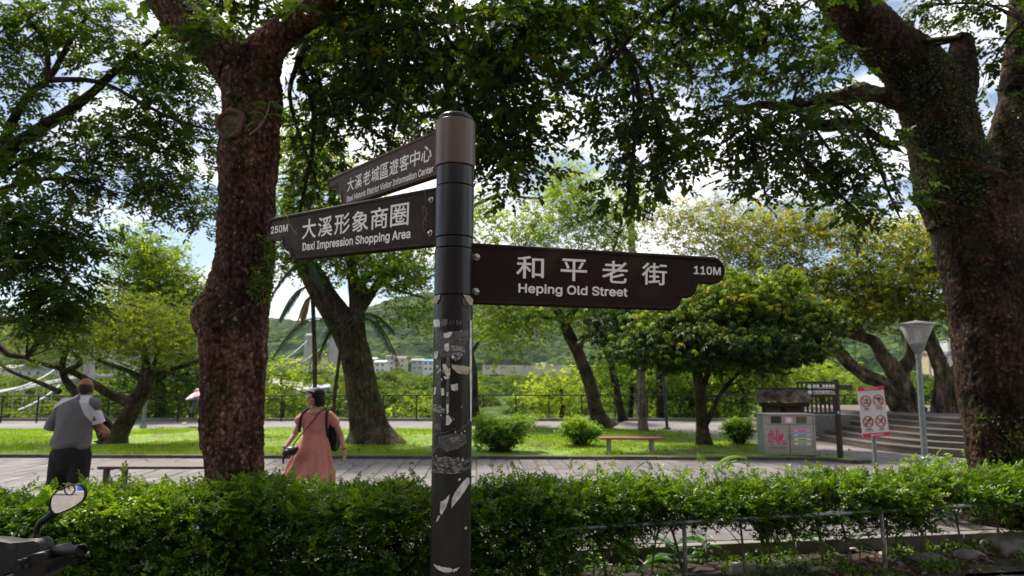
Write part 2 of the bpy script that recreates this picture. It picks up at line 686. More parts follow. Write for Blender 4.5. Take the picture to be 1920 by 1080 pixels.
def blob_pts(blobs):
    """blobs: (centre, (rx,ry,rz), count); points gather towards the shell and the top"""
    out, owner = [], []
    for k, (c, r, n) in enumerate(blobs):
        d = rng.normal(size=(n, 3))
        d /= np.linalg.norm(d, axis=1)[:, None]
        q = rng.random(n) ** .45
        out.append(np.array(c) + d * q[:, None] * np.array(r))
        owner.append(np.full(n, k))
    return np.concatenate(out), np.concatenate(owner)


def limb_mesh(name, P, r, seg, mat, parent, n=None, rough=0.06, seed=0, flare=0.0, kind=None, fluted=0.0):
    P = np.asarray(P, float)
    n = n or max(6, len(P) * 5)
    C = catmull(P, n)
    rr = np.interp(np.linspace(0, 1, n), np.linspace(0, 1, len(r)), r)
    V, F, _ = tube(C, rr, seg)
    Cc = np.repeat(C, seg, 0)
    D = V - Cc
    if flare or fluted:
        an = np.tile(np.linspace(0, 2 * pi, seg, endpoint=False), n)
        s = np.repeat(np.linspace(0, 1, n), seg)
        lob = np.abs(np.sin(an * 2.5 + seed)) ** 1.5
        D = D * (1 + fluted * (lob - .5) + flare * np.exp(-s * 14) * (0.5 + lob))[:, None]
    rm = float(np.mean(r))
    k = fnoise(V / (rm * 1.6), 4, seed) - .5
    V = Cc + D * (1 + k * rough * 6)[:, None]
    V[-seg:] = Cc[-seg:] + (V[-seg:] - Cc[-seg:]) * .25
    me = mesh_from(name, V, [F], mat, True)
    return obj(name, me, parent, kind=kind), C


def make_tree(name, label, cat, base, limbs, blobs, leaf, bark, lmat, group=None, extra_twigs=True, seg=12, rough=.06, flare=.35, trunk_name='trunk', fluted=0.0):
    """limbs[0] is the trunk; every limb is (points, radii); leaf = (kind, size, per, spread, tintf, droop, flat)"""
    base = np.array(base, float)
    root = empty(name, base, label, cat, group)
    sk = []
    for i, (P, r) in enumerate(limbs):
        o, C = limb_mesh(trunk_name if i == 0 else 'branch', np.array(P) - base, r, seg if i == 0 else max(7, seg - 3), bark, root,
                         n=max(10, len(P) * 6), rough=rough, seed=i, flare=flare if i == 0 else 0, fluted=fluted if i == 0 else 0)
        sk.append(np.c_[C + base, np.interp(np.linspace(0, 1, len(C)), np.linspace(0, 1, len(r)), r)])
    sk = np.concatenate(sk)
    if not blobs: return root
    pts, own = blob_pts(blobs)
    # branches from the skeleton to every blob, then twigs to every cluster
    A, B, ra, rb = [], [], [], []
    for k, (c, r, n) in enumerate(blobs):
        c = np.array(c, float)
        d = np.linalg.norm(sk[:, :3] - c, axis=1) + 0.6 * np.maximum(0, sk[:, 2] - c[2])
        j = int(np.argmin(d))
        s0, rad = sk[j, :3], sk[j, 3]
        Ln = np.linalg.norm(c - s0)
        rad = min(rad * .6, 0.012 + 0.02 * Ln)
        mid = (s0 + c) / 2 + rng.normal(size=3) * .1 * Ln + np.array([0, 0, -.06 * Ln])
        path = catmull([s0, mid, c, c + (c - s0) * .25 * min(1, r[0] / (Ln + .1))], 9)
        V, F, _ = tube(path, np.linspace(rad, rad * .35, 9), 6)
        pr = np.linspace(rad, rad * .35, 9)
        MBT.add(V, F)
        m = own == k
        q = pts[m]
        dd = np.linalg.norm(q[:, None] - path[None], axis=2)
        jj = np.minimum(dd.argmin(1), 7)
        jj = np.maximum(0, jj - rng.integers(0, 3, len(jj)))
        A.append(path[jj])
        B.append(q)
        ra.append(np.maximum(pr[jj] * .45, .004))
        rb.append(np.full(len(q), .0025 + .0002 * 0))
    A, B, ra, rb = map(np.concatenate, (A, B, ra, rb))
    V, F = sticks(A, B, ra, rb, .1, 4)
    MBT.add(V, F)
    V = np.concatenate(MBT.V) - base
    F = np.concatenate(MBT.F[4])
    obj('twigs', mesh_from('twigs', V, [F], bark, True), root, kind='stuff')
    MBT.__init__()
    kind, size, per, spread, tintf, droop, flat = leaf
    (V, F, t), _ = crown(pts, kind, size, per, spread, tintf, droop, flat)
    obj('foliage', mesh_from('foliage', V - base, [F], lmat, True, t), root, kind='stuff')
    return root


MBT = MB()


def px_blobs(rows, sc=1.0):
    """rows: (px, py, half width px, half height px, Y, half depth m, clusters)"""
    out = []
    for px, py, hw, hh, Y, hd, n in rows:
        out.append((W(px, py, Y), (hw * MPP(Y), hd, hh * MPP(Y)), max(1, int(n * sc))))
    return out


def px_limb(pts, radpx):
    """pts: (px, py, Y); radii given in photo pixels at the local depth"""
    P = [W(a, b, c) for a, b, c in pts]
    r = [q * MPP(c) for q, (a, b, c) in zip(radpx, pts)]
    return P, r



# ------------------------------------------------------------------ palette
def randmat(name, c1, c2, scale, var=.25, rough=.8, bump=.2, bscale=60, c3=None, scale3=1.5, lo3=.55, hi3=.7):
    """like pmat, every object a slightly different tone"""
    m = pmat(name, c1, c2, scale, rough, bump, bscale, c3=c3, scale3=scale3, lo3=lo3, hi3=hi3, dist=.006)
    n = m.node_tree
    b = n.nodes['Principled BSDF']
    src = b.inputs['Base Color'].links[0].from_socket
    oi = n.nodes.new('ShaderNodeObjectInfo')
    mr = n.nodes.new('ShaderNodeMapRange')
    mr.inputs['To Min'].default_value = 1 - var
    mr.inputs['To Max'].default_value = 1 + var
    n.links.new(oi.outputs['Random'], mr.inputs['Value'])
    mu = n.nodes.new('ShaderNodeVectorMath')
    mu.operation = 'SCALE'
    n.links.new(src, mu.inputs[0])
    n.links.new(mr.outputs[0], mu.inputs['Scale'])
    n.links.new(mu.outputs[0], b.inputs['Base Color'])
    return m


M_soil = pmat('soil', (.014, .009, .006), (.042, .027, .019), 9, .95, .8, 30, c3=(.03, .045, .015), scale3=2.0, lo3=.52, hi3=.62)
M_valley = pmat('valley_ground', (.03, .055, .018), (.06, .09, .03), .05, .95, spec=.05)
M_slab = randmat('paving_slab', (.090, .080, .083), (.150, .137, .141), 3, .25, .75, .25, 90, c3=(.095, .088, .080), scale3=1.1)
M_grout = pmat('joint', (.10, .095, .09), (.15, .14, .13), 20, .95)
M_path = pmat('path_asphalt', (.150, .135, .138), (.20, .185, .185), 1.2, .85, .25, 120, c3=(.14, .132, .135), scale3=.35)
M_road = pmat('kerbside_paving', (.055, .052, .048), (.10, .095, .085), 4, .9, .5, 50, c3=(.04, .045, .03), scale3=1.3)
M_lawn = pmat('lawn', (.105, .185, .016), (.18, .275, .026), 2.2, .95, .5, 60, c3=(.11, .085, .05), scale3=.8, lo3=.58, hi3=.66)
M_kerb = randmat('kerb_stone', (.045, .038, .032), (.085, .073, .062), 8, .25, .85, .4, 40)
M_kerbl = randmat('kerb_concrete', (.17, .155, .140), (.24, .22, .20), 6, .12, .85, .3, 50)
M_step = pmat('washed_aggregate', (.07, .057, .048), (.16, .136, .118), 90, .9, .6, 130, c3=(.12, .11, .10), scale3=1.0)
M_nose = pmat('step_nosing', (.12, .102, .088), (.20, .172, .150), 60, .85, .4, 120)
M_conc = pmat('rough_concrete', (.14, .128, .122), (.22, .205, .195), 14, .9, .6, 60, c3=(.14, .14, .13), scale3=1.4)
M_rail = pmat('fence_metal', (.016, .013, .011), (.030, .023, .018), 20, .6, .1, spec=.2)
M_stone = randmat('field_stone', (.16, .14, .12), (.33, .29, .25), 7, .3, .85, .6, 25, c3=(.07, .085, .04), scale3=3, lo3=.55, hi3=.66)
M_tube = pmat('galvanised_tube', (.16, .17, .165), (.30, .31, .30), 25, .45, .15, 60, metallic=.6, c3=(.10, .13, .08), scale3=4)


# ------------------------------------------------------------------ ground, valley and far hill
def ground_z(x, y):
    x, y = np.asarray(x, float), np.asarray(y, float)
    z = np.interp(y, [-3000, 31.6, 34, 60, 110, 360, 440, 480, 560, 1450, 3200], [-.32, -.32, -1.5, -12, -17, -14, -6, 3, 7, 150, 60])
    far = np.clip((y - 560) / 300, 0, 1)
    ridge = 34 * np.sin(x * .0031 + .9) + 18 * np.sin(x * .0083 + 2.1) + 8 * np.sin(x * .021)
    return z + far * ridge * np.interp(y, [560, 1450, 3200], [.3, 1, .3])


ys = np.concatenate([np.linspace(-60, 30, 10), np.linspace(31.6, 130, 40), np.linspace(140, 1600, 110), [1900, 2400, 3200]])
xs = np.concatenate([[-3000, -1800, -1200], np.linspace(-800, 800, 90), [1200, 1800, 3000]])
X, Y = np.meshgrid(xs, ys)
Z = ground_z(X, Y) - np.interp(Y, [440, 500, 560], [0, 6, 16])
nx, ny = len(xs), len(ys)
I = (np.arange(ny - 1)[:, None] * nx + np.arange(nx - 1)[None])
F = np.stack([I, I + 1, I + nx + 1, I + nx], -1).reshape(-1, 4)
me = mesh_from('ground', np.stack([X, Y, Z], -1).reshape(-1, 3), [F], [M_valley], True)
tag(obj('ground', me), kind='structure')

# far hill: a slope of tree crowns, each a rounded bump
M_hill = pmat('hill_forest', (.013, .034, .010), (.095, .145, .036), .11, .95, .8, .30, detail=9, lo=.40, hi=.60, c3=(.022, .045, .022), scale3=.02, lo3=.45, hi3=.62, dist=4, spec=.05)
ys = np.concatenate([np.arange(500, 1000, 3.4), np.arange(1000, 1500, 5.5)])
xs = np.arange(-900, 901, 3.7)
X, Y = np.meshgrid(xs, ys)
P = np.stack([X, Y, 0 * X], -1)
w1, w2 = worley(P / 12.0 + fnoise(P / 9, 2, 3)[..., None] * .5, 5)
wb, _ = worley(P / 42.0, 9)
Z = ground_z(X, Y) + 7.5 * np.sqrt(np.clip(1 - w1 * 1.15, 0, 1)) + 9 * (1 - wb) + 5 * fnoise(P / 5, 2, 8) - np.clip(520 - Y, 0, 40) * 1.6
nx, ny = len(xs), len(ys)
I = (np.arange(ny - 1)[:, None] * nx + np.arange(nx - 1)[None])
F = np.stack([I, I + 1, I + nx + 1, I + nx], -1).reshape(-1, 4)
tag(obj('hill', mesh_from('hill', np.stack([X, Y, Z], -1).reshape(-1, 3), [F], [M_hill], False)), kind='structure')

# valley wood: crowns of leaf clumps, one mass
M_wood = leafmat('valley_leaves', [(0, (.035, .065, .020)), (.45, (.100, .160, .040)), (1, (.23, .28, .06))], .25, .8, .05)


def wood_crown(r, k, n, ls):
    d = r.normal(size=(n, 3))
    d /= np.linalg.norm(d, axis=1)[:, None]
    d[:, 2] = np.abs(d[:, 2]) * 1.1 - .15
    lump = .75 + .5 * (fnoise(d * 2.2 + k * 7, 3, k) - .2)
    T = d * lump[:, None] * np.array([1, 1, .62])
    V0, F0 = leaf_tpl(ls, ls * .65, fine=False)
    R = look_R(d + r.normal(size=(n, 3)) * .5, r.uniform(-1, 1, n))
    V = (np.einsum('nij,vj->nvi', R, V0) + T[:, None]).reshape(-1, 3)
    F = (F0[None] + (np.arange(n) * 4)[:, None, None]).reshape(-1, 3)
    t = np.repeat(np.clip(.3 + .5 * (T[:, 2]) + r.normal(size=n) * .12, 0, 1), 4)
    # a dark, solid core under the leaves
    return V, F, t


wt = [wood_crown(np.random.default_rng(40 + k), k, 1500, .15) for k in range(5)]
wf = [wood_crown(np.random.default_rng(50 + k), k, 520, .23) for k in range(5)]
Vs, Fs, Ts, off = [], [], [], 0
spots = []
for Yb, cnt in ((46, 26), (58, 30), (75, 36), (95, 42), (120, 46), (150, 50), (185, 56), (225, 60), (270, 64), (320, 70), (375, 70), (430, 60)):
    for i in range(cnt):
        yy = Yb * random.uniform(.9, 1.12)
        xx = ((i + random.uniform(-.4, .4)) / cnt - .5) * yy * 1.75
        rr = random.uniform(3.4, 5.6) * (1 + .0016 * yy)
        top = np.interp(yy, [40, 60, 100, 200, 300, 430], [-3.0, -2.6, -1.8, .6, 3.0, 7.0]) + random.uniform(-1.2, 1.2) + (random.random() < .08) * 2.2
        spots.append((xx, yy, rr, top))
for xx, yy, rr, top in spots:
    V, F, t = (wt if yy < 170 else wf)[random.randrange(5)]
    a = random.uniform(0, 6.28)
    Rz = np.array([[cos(a), -sin(a), 0], [sin(a), cos(a), 0], [0, 0, 1]])
    Vs.append(V @ Rz.T * rr * np.array([1, 1, random.uniform(.8, 1.15)]) + np.array([xx, yy, top - rr * .62]))
    Fs.append(F + off)
    Ts.append(np.clip(t + random.uniform(-.22, .28), 0, 1))
    off += len(V)
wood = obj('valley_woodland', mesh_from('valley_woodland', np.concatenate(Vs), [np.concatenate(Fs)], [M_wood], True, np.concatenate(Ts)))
tag(wood, 'green river woodland filling the valley below the railing', 'woodland', kind='stuff')
# undergrowth slope under the crowns so no bare ground shows between them
X, Y = np.meshgrid(np.arange(-420, 421, 4.0), np.concatenate([np.arange(36, 120, 2.5), np.arange(120, 560, 5.0)]))
P = np.stack([X, Y, 0 * X], -1)
w1, _ = worley(P / 8.0, 2)
Z = np.interp(Y, [36, 45, 60, 100, 200, 300, 430, 560], [-6, -5.2, -5, -4.6, -2.6, -.4, 3.5, 9.0]) + 1.8 * (1 - w1) + 1.2 * fnoise(P / 2.2, 2, 4)
ny, nx = X.shape
I = (np.arange(ny - 1)[:, None] * nx + np.arange(nx - 1)[None])
F = np.stack([I, I + 1, I + nx + 1, I + nx], -1).reshape(-1, 4)
ug = obj('valley_undergrowth', mesh_from('valley_undergrowth', np.stack([X, Y, Z], -1).reshape(-1, 3), [F], [pmat('undergrowth', (.03, .055, .016), (.09, .14, .035), .6, .95, .5, 3, spec=.05)], False))
tag(ug, 'dense low green undergrowth beneath the valley trees', 'undergrowth', kind='stuff')

# ------------------------------------------------------------------ park surfaces
KA = np.array([0.48, 7.06])


def kerb_y(x): return 7.06 + .172 * (x - .48)


def bed_front(x): return float(np.interp(x, [-10, 2.9, 3.3, 4.2, 5.5, 8, 12], [2.3, 5.62, 6.2, 6.62, 6.80, 7.15, 7.6]))


m = MB()
m.add([[-45, 14.0, -.05], [40, 14.0, -.05], [40, 31.6, -.05], [-45, 31.6, -.05]], [[0, 1, 2, 3]])
pth = tag(m.build('path', [M_path]), kind='structure')

walk = MB()
walk.add([[-18, kerb_y(-18), -.030], [13, kerb_y(13), -.030], [13, 15.05, -.030], [-18, 15.3, -.030]], [[0, 1, 2, 3]])
walk.prism([(-18, kerb_y(-18)), (13, kerb_y(13)), (13, kerb_y(13) + .1), (-18, kerb_y(-18) + .1)], -.3, -.034)
wk = tag(walk.build('walkway', [M_grout]), kind='structure')
# slabs: strips 0.3 m wide and 1.2 m long
sm = MB()
sm.box((0, 0, 0), (.288, 1.186, .04), bevel=.006)
slab_me = sm.mesh('slab', [M_slab])
yaw = radians(2.6)


def slab_uv(i, j):
    top = float(np.interp(i * .3, [-26, -11.26, -.7, 5], [15.32, 15.28, 14.98, 14.93]))
    v = -.60 - j * 1.2 - (.6 if i % 2 else 0)
    c, s_ = cos(yaw), sin(yaw)
    return i * .3 * c - v * s_, top + v * c, v


far_cells, near_cells, half_cells = [], [], []
for j in range(0, 8):
    for i in range(-55, 42):
        x, y, v = slab_uv(i, j)
        if y + .3 < kerb_y(x): continue
        if j == 0 and i % 2 and -12.5 < x < 9.5: half_cells.append((x + .9 * sin(yaw), y + .9))
        if j < 3 and -12.5 < x < 9.5: far_cells.append((x, y))
        else: near_cells.append((x, y))
for k, (x, y) in enumerate(far_cells):
    o = obj('paving_slab', slab_me, wk, (x, y, -.018 + random.uniform(-.0025, .0025)), (random.uniform(-.004, .004), random.uniform(-.004, .004), yaw))
for k, (x, y) in enumerate(half_cells):
    o = obj('paving_slab', slab_me, wk, (x - .9 * 2 * sin(yaw) , y, -.018), (0, 0, yaw))
    o.scale = (1, .495, 1)
mm = MB()
for x, y in near_cells:
    y0 = max(y - .593, kerb_y(x) + .08)
    mm.box((x, (y0 + y + .593) / 2, -.018 + random.uniform(-.003, .003)), (.288, y + .593 - y0, .04), rz=yaw)
mm.build('paving_slab', [M_slab], wk, kind='stuff')
# edging strip along the near side of the walkway
ks = MB()
ks.box((0, 0, 0), (.985, .13, .17), bevel=.012)
kme = ks.mesh('edging', [M_kerbl])
for i in range(-9, 8):
    xx = .48 + i * .985
    obj('kerb_stone', kme, wk, (xx, kerb_y(xx) - .03, -.08 + random.uniform(-.003, .003)), (0, 0, .17))

# lawn with its dark kerb
front = [(-26, 15.4), (-11.26, 15.36), (-.7, 15.06), tuple(G(1400, 862)[:2]), (6.6, 14.75), tuple(G(1600, 869)[:2]), tuple(G(1625, 867)[:2])]
back = [tuple(G(1600, 862)[:2]), tuple(G(1520, 851)[:2]), tuple(G(1400, 832)[:2]), tuple(G(1334, 820)[:2]), tuple(G(1245, 808)[:2]), (1.0, 24.2), (-8, 24.0), (-26, 23.9)]
poly = front + back
bmm = bmesh.new()
vs = [bmm.verts.new((a, b, .035)) for a, b in poly]
f = bmm.faces.new(vs)
bmesh.ops.triangulate(bmm, faces=[f])
for _ in range(4): bmesh.ops.subdivide_edges(bmm, edges=[e for e in bmm.edges if e.calc_length() > .8], cuts=1, use_grid_fill=False)
bmesh.ops.triangulate(bmm, faces=bmm.faces[:])
for v in bmm.verts:
    if not v.is_boundary: v.co.z += .05 * sin(v.co.x * .9 + 1) * sin(v.co.y * 1.1) + .03
r = bmesh.ops.extrude_edge_only(bmm, edges=[e for e in bmm.edges if e.is_boundary])
for v in r['geom']:
    if isinstance(v, bmesh.types.BMVert): v.co.z = -.12
me = bpy.data.meshes.new('lawn')
bmm.to_mesh(me)
me.materials.append(M_lawn)
for pgn in me.polygons: pgn.use_smooth = True
lawn = tag(obj('lawn', me), kind='structure')


def in_poly(x, y, P):
    c = np.zeros(len(x), bool)
    j = len(P) - 1
    for i in range(len(P)):
        xi, yi = P[i]
        xj, yj = P[j]
        t = ((yi > y) != (yj > y)) & (x < (xj - xi) * (y - yi) / (yj - yi + 1e-12) + xi)
        c ^= t
        j = i
    return c


N = 150000
gx, gy = rng.uniform(-18, 11, N), 15 + 9.2 * rng.random(N) ** 1.3
P3 = np.stack([gx * .55, gy * .55, 0 * gx], -1)
ok = in_poly(gx, gy, poly) & (np.abs(gx) < gy * .8 + .5) & ((fnoise(P3, 3, 21) < .60) | (rng.random(N) < .12))
ok &= ~((gx > 2.5) & (gy < 16.6) & (rng.random(N) < .84))
ok &= ~((np.hypot(gx + 10.6, (gy - 18.6)) < .95) & (rng.random(N) < .9))
gx, gy = gx[ok], gy[ok]
n = len(gx)
h = rng.uniform(.035, .085, n)
a = rng.uniform(0, 6.28, n)
w = rng.uniform(.004, .010, n)
zb = .035 + .03 + .05 * np.sin(gx * .9 + 1) * np.sin(gy * 1.1)
lean = rng.normal(size=(n, 2)) * .35
B = np.stack([gx, gy, zb - .01], -1)
V = np.stack([B + np.stack([np.cos(a) * w, np.sin(a) * w, 0 * a], -1), B - np.stack([np.cos(a) * w, np.sin(a) * w, 0 * a], -1),
              B + np.stack([lean[:, 0] * h, lean[:, 1] * h, h], -1)], 1).reshape(-1, 3)
M_grass = leafmat('grass_blades', [(0, (.09, .165, .012)), (.5, (.165, .26, .020)), (1, (.29, .34, .045))], .45, .55, .2)
g = obj('grass', mesh_from('grass', V, [np.arange(3 * n).reshape(-1, 3)], [M_grass], False, np.repeat(np.clip(rng.normal(.5, .2, n), 0, 1), 3)))
tag(g, 'bright green mown grass blades covering the lawn', 'grass', kind='stuff')

kb = MB()
kb.box((0, 0, 0), (.99, .15, .17), bevel=.015)
kbm = kb.mesh('kerb', [M_kerb])
kroot = empty('kerb', (0, 15.1, 0), 'long dark stone kerb edging the near side of the lawn', 'kerb')
pts = [np.array(q) for q in front]
d_acc = 0
for a_, b_ in zip(pts[:-1], pts[1:]):
    L = np.linalg.norm(b_ - a_)
    nseg = max(1, round(L / 1.0))
    for k in range(nseg):
        c_ = a_ + (b_ - a_) * (k + .5) / nseg
        if abs(c_[0]) > c_[1] * .85 + 1: continue
        o = obj('kerb_stone', kbm, kroot, (c_[0], c_[1] - .07 - 15.1, -.014 + random.uniform(-.004, .004)), (0, 0, atan2(*(b_ - a_)[::-1])))
        o.scale = (L / nseg / 1.0, 1, 1)

# planting bed under the hedge, uneven soil
X, Y = np.meshgrid(np.arange(-9, 11.01, .09), np.linspace(0, 1, 40))
F0 = np.array([bed_front(x) for x in X[0]])
Y = F0[None] + Y * (np.array([kerb_y(x) for x in X[0]])[None] - .05 - F0[None])
P = np.stack([X, Y, 0 * X], -1)
Z = -.20 + .10 * fnoise(P * 2.2, 4, 30) + .03 * fnoise(P * 14, 2, 31)
ny, nx = X.shape
I = (np.arange(ny - 1)[:, None] * nx + np.arange(nx - 1)[None])
F = np.stack([I, I + 1, I + nx + 1, I + nx], -1).reshape(-1, 4)
tag(obj('soil_bed', mesh_from('soil_bed', np.stack([X, Y, Z], -1).reshape(-1, 3), [F], [M_soil], True)), kind='structure')

# pavement on the camera's side, big worn slabs
cam_pave = MB()
cam_pave.add([[-30, -30, -.235], [30, -30, -.235], [30, 0, -.235], [-30, 0, -.235]], [[0, 1, 2, 3]])
cp = tag(cam_pave.build('pavement', [M_road]), kind='structure')
sl = MB()
xsn = np.array([-9, -7.2, -5.4, -3.6, -1.8, 0, 1.5, 2.9, 3.3, 4.2, 5.5, 6.8, 8.1, 9.4])
for i, x0 in enumerate(xsn):
    wx = xsn[i + 1] - x0 if i + 1 < len(xsn) else 1.3
    y1, y2 = bed_front(x0) - .03, bed_front(x0 + wx) - .03
    zz = -.128 + random.uniform(-.010, .010)
    s2 = MB()
    s2.prism([(x0 + .008, 0), (x0 + wx - .008, 0), (x0 + wx - .008, y2), (x0 + .008, y1)], -.24, zz)
    s2.build('pavement_slab', [M_road], cp)

# steps round the banyan terrace, with nosings
low = [(8.9, 27.0), (8.9, 20.6), (8.93, 19.2), (9.02, 18.0), (9.2, 17.0), (9.6, 16.15), (10.3, 15.5), (11.3, 15.15), (13, 14.95), (17, 14.8), (22, 14.8), (22, 27)]


def offs(P, d):
    P = np.array(P)
    out = []
    for i in range(len(P) - 1):
        a = P[i] - P[i - 1] if i else P[1] - P[0]
        b = P[i + 1] - P[i]
        nrm = a / np.linalg.norm(a) + b / np.linalg.norm(b)
        nrm /= np.linalg.norm(nrm)
        nn = np.array([-nrm[1], nrm[0]])
        out.append(P[i] + nn * d if i and i < len(P) - 2 else (P[i] + np.array([d, 0]) if i == 0 else P[i] + np.array([0, d])))
    out.append(P[-1])
    return np.array(out)


sroot = tag(empty('terrace', (12, 19, 0)), kind='structure')
lowc = np.array([tuple(q) for q in low])
sm_ = catmull(lowc[1:10], 60)
lowc = np.vstack([lowc[:1], sm_, lowc[10:]])
for k in range(6):
    P = offs(lowc, .37 * k)
    z0, z1 = (.123 * k - .05 if k == 0 else .123 * k - .004), .123 * (k + 1)
    s_ = MB()
    s_.prism([(a - 12, b - 19) for a, b in P], z0, z1)
    s_.build('step', [M_step], sroot)
    if True:
        Q = P[1:-2]
        In = offs(P, .055)[1:-2]
        Out = offs(P, -.008)[1:-2]
        V, F = [], []
        for i in range(len(Q)):
            V += [[Out[i][0] - 12, Out[i][1] - 19, z1 - .03], [Out[i][0] - 12, Out[i][1] - 19, z1 + .003], [In[i][0] - 12, In[i][1] - 19, z1 + .003]]
            if i: F += [[3 * i - 3, 3 * i, 3 * i + 1, 3 * i - 2], [3 * i - 2, 3 * i + 1, 3 * i + 2, 3 * i - 1]]
        q_ = MB()
        q_.add(V, F)
        q_.build('nosing', [M_nose], sroot)

# low concrete wall left of the steps
wl = MB()
a_, b_ = np.array([8.5, 16.9]), np.array([8.85, 20.6])
wl.prism([(8.45, 20.50), (10.0, 20.50), (10.0, 20.78), (8.45, 20.78)], -.05, .66)
tag(wl.build('concrete_wall', [M_conc]), 'low grey rough concrete wall beside the terrace steps', 'wall')

# ------------------------------------------------------------------ railing along the valley
fr = empty('railing', (0, 30, 0), 'long dark metal railing along the valley edge of the park', 'railing')


def fence_y(x): return 28.9 + (x + 21.3) * .06 if x < -1.4 else 30.1


post = MB()
post.box((0, 0, .50), (.05, .05, 1.10), bevel=.006)
pme = post.mesh('post', [M_rail])
xs_f = []
x = -27.0
while x < 19:
    xs_f.append(x)
    x += 1.43
for x in xs_f: obj('post', pme, fr, (x, fence_y(x) - 30, -.02), (0, 0, 0))
for a_, b_ in ((-27, -1.4), (-1.4, 19)):
    r_ = MB()
    A3, B3 = (a_, fence_y(a_) - 30, 1.05), (b_, fence_y(b_) - 30, 1.05)
    r_.tube([A3, B3], .028, 8)
    r_.build('top_rail', [M_rail], fr)
for z in (.14, .29, .44, .59, .74, .89):
    r_ = MB()
    r_.tube([(-27, fence_y(-27) - 30, z), (-9.5, fence_y(-9.5) - 30, z)], .011, 6)
    r_.build('wire', [M_rail], fr)
for z in (.16, .55):
    r_ = MB()
    r_.tube([(-9.5, fence_y(-9.5) - 30, z), (-1.4, .1, z), (19, .1, z)], .005, 5)
    r_.build('wire', [M_rail], fr)
kk = MB()
kk.box((-4, .05, -.0), (46, .22, .14))
kk.build('footing', [M_conc], fr)
#==PART3==

# ------------------------------------------------------------------ lettering
try:                                           # Blender's own bundled interface font; its built-in one serves if that is missing
    import os
    SANS = bpy.data.fonts.load(os.path.join(bpy.utils.resource_path('LOCAL'), 'datafiles', 'fonts', 'Inter.woff2'))
except Exception:
    SANS = None


def text_geo(s, bold=0.0, cjk=False):
    c = bpy.data.curves.new('lettering', 'FONT')
    c.body = s
    if SANS is not None and not cjk: c.font = SANS
    c.size = 1.0
    c.resolution_u = 3
    o = bpy.data.objects.new('lettering_tmp', c)
    COL.objects.link(o)
    dg = bpy.context.evaluated_depsgraph_get()
    me = o.evaluated_get(dg).to_mesh()
    V = np.array([v.co[:] for v in me.vertices]) if len(me.vertices) else np.zeros((1, 3))
    F = [list(p.vertices) for p in me.polygons]
    o.evaluated_get(dg).to_mesh_clear()
    bpy.data.objects.remove(o)
    bpy.data.curves.remove(c)
    return V, F


_cap = {}


def cap_h(bold):
    if 'H' not in _cap: _cap['H'] = text_geo('H')[0][:, 1].max()
    return _cap['H']


def text_mb(mb, s, u0, u1, v0, v1, bold=0.0, cjk=False, frame=None, z=0.0, mi=0):
    """fit a line between u0..u1; v0 is the baseline and v1 the height of capitals (or the square of a cjk character)"""
    V, F = text_geo(s, bold, cjk)
    x0, x1 = V[:, 0].min(), V[:, 0].max()
    if cjk:
        y0, y1 = V[:, 1].min(), V[:, 1].max()
    else:
        y0, y1 = 0, cap_h(bold)
    U = u0 + (V[:, 0] - x0) / (x1 - x0) * (u1 - u0)
    Vv = v0 + (V[:, 1] - y0) / (y1 - y0) * (v1 - v0)
    by = {}
    for f in F: by.setdefault(len(f), []).append(f)
    # weight: the outline is laid down a few times, each copy a hair aside and a hair proud of the last
    k = bold * (v1 - v0)
    sh = [(0, 0), (k, 0), (-k, 0), (0, k), (0, -k), (k * .7, k * .7), (-k * .7, k * .7), (k * .7, -k * .7), (-k * .7, -k * .7)] if bold else [(0, 0)]
    for i, (a, b) in enumerate(sh):
        Q = np.stack([U + a, Vv + b, np.full(len(U), z + i * .00006)], -1)
        mb.add(frame(Q) if frame is not None else Q, *by.values(), mi=mi)


# ------------------------------------------------------------------ the signpost
M_brown = pmat('sign_brown_enamel', (.019, .0085, .0068), (.026, .012, .009), 3, .55, .06, 200, c3=(.055, .045, .028), scale3=5, lo3=.55, hi3=.8, spec=.12)
M_brown2 = pmat('sign_brown_light', (.062, .036, .027), (.075, .044, .034), 3, .5, .05, 200, spec=.08)
M_pole = pmat('pole_black_enamel', (.006, .005, .006), (.012, .010, .010), 6, .28, .05, 60, spec=.4, c3=(.03, .025, .02), scale3=9, lo3=.6, hi3=.75, stretch=(1, 1, .3))
M_cap = pmat('pole_cap_brown', (.095, .060, .047), (.12, .078, .062), 4, .28, .03, 60, spec=.4)
M_white = pmat('sign_white_film', (.90, .86, .82), (.80, .76, .71), 30, .5)
M_steel = pmat('screw_steel', (.55, .53, .48), (.35, .32, .28), 90, .25, metallic=1)
M_paper = pmat('paper_scrap', (.72, .70, .66), (.42, .40, .37), 45, .8, .3, 90, lo=.45, hi=.7)
M_paperb = pmat('beige_paper', (.55, .48, .38), (.40, .33, .25), 30, .8, .3, 90)
M_tape = pmat('old_clear_tape', (.30, .28, .26), (.05, .045, .045), 70, .3, .5, 90, lo=.42, hi=.58, stretch=(1, 1, 2.5))
M_ghost = pmat('glue_residue', (.045, .042, .042), (.11, .10, .10), 60, .45, .3, 90)

PX, PY, PR = -0.1895, 2.2, .0625
LEAN = np.array([-.0018, 0.0])
sp = empty('signpost', (PX, PY, -.2), 'tall dark round post carrying three brown street name boards', 'signpost')


def pz(py, px=850): return W(px, py, PY - PR * .9)[2]


def polepart(name, z0, z1, r, mat, seg=40, bev=.0015, par=sp):
    q = MB()
    for prof in ([(r, z0 + bev), (r, z1 - bev)], [(0, z0), (r - bev, z0), (r, z0 + bev)], [(r, z1 - bev), (r - bev, z1), (0, z1)]):
        q.lathe([(a, b + .2) for a, b in prof], seg=seg)
    o = q.build(name, [mat], par)
    for p_ in o.data.polygons: p_.use_smooth = abs(p_.normal.z) < .3
    return o


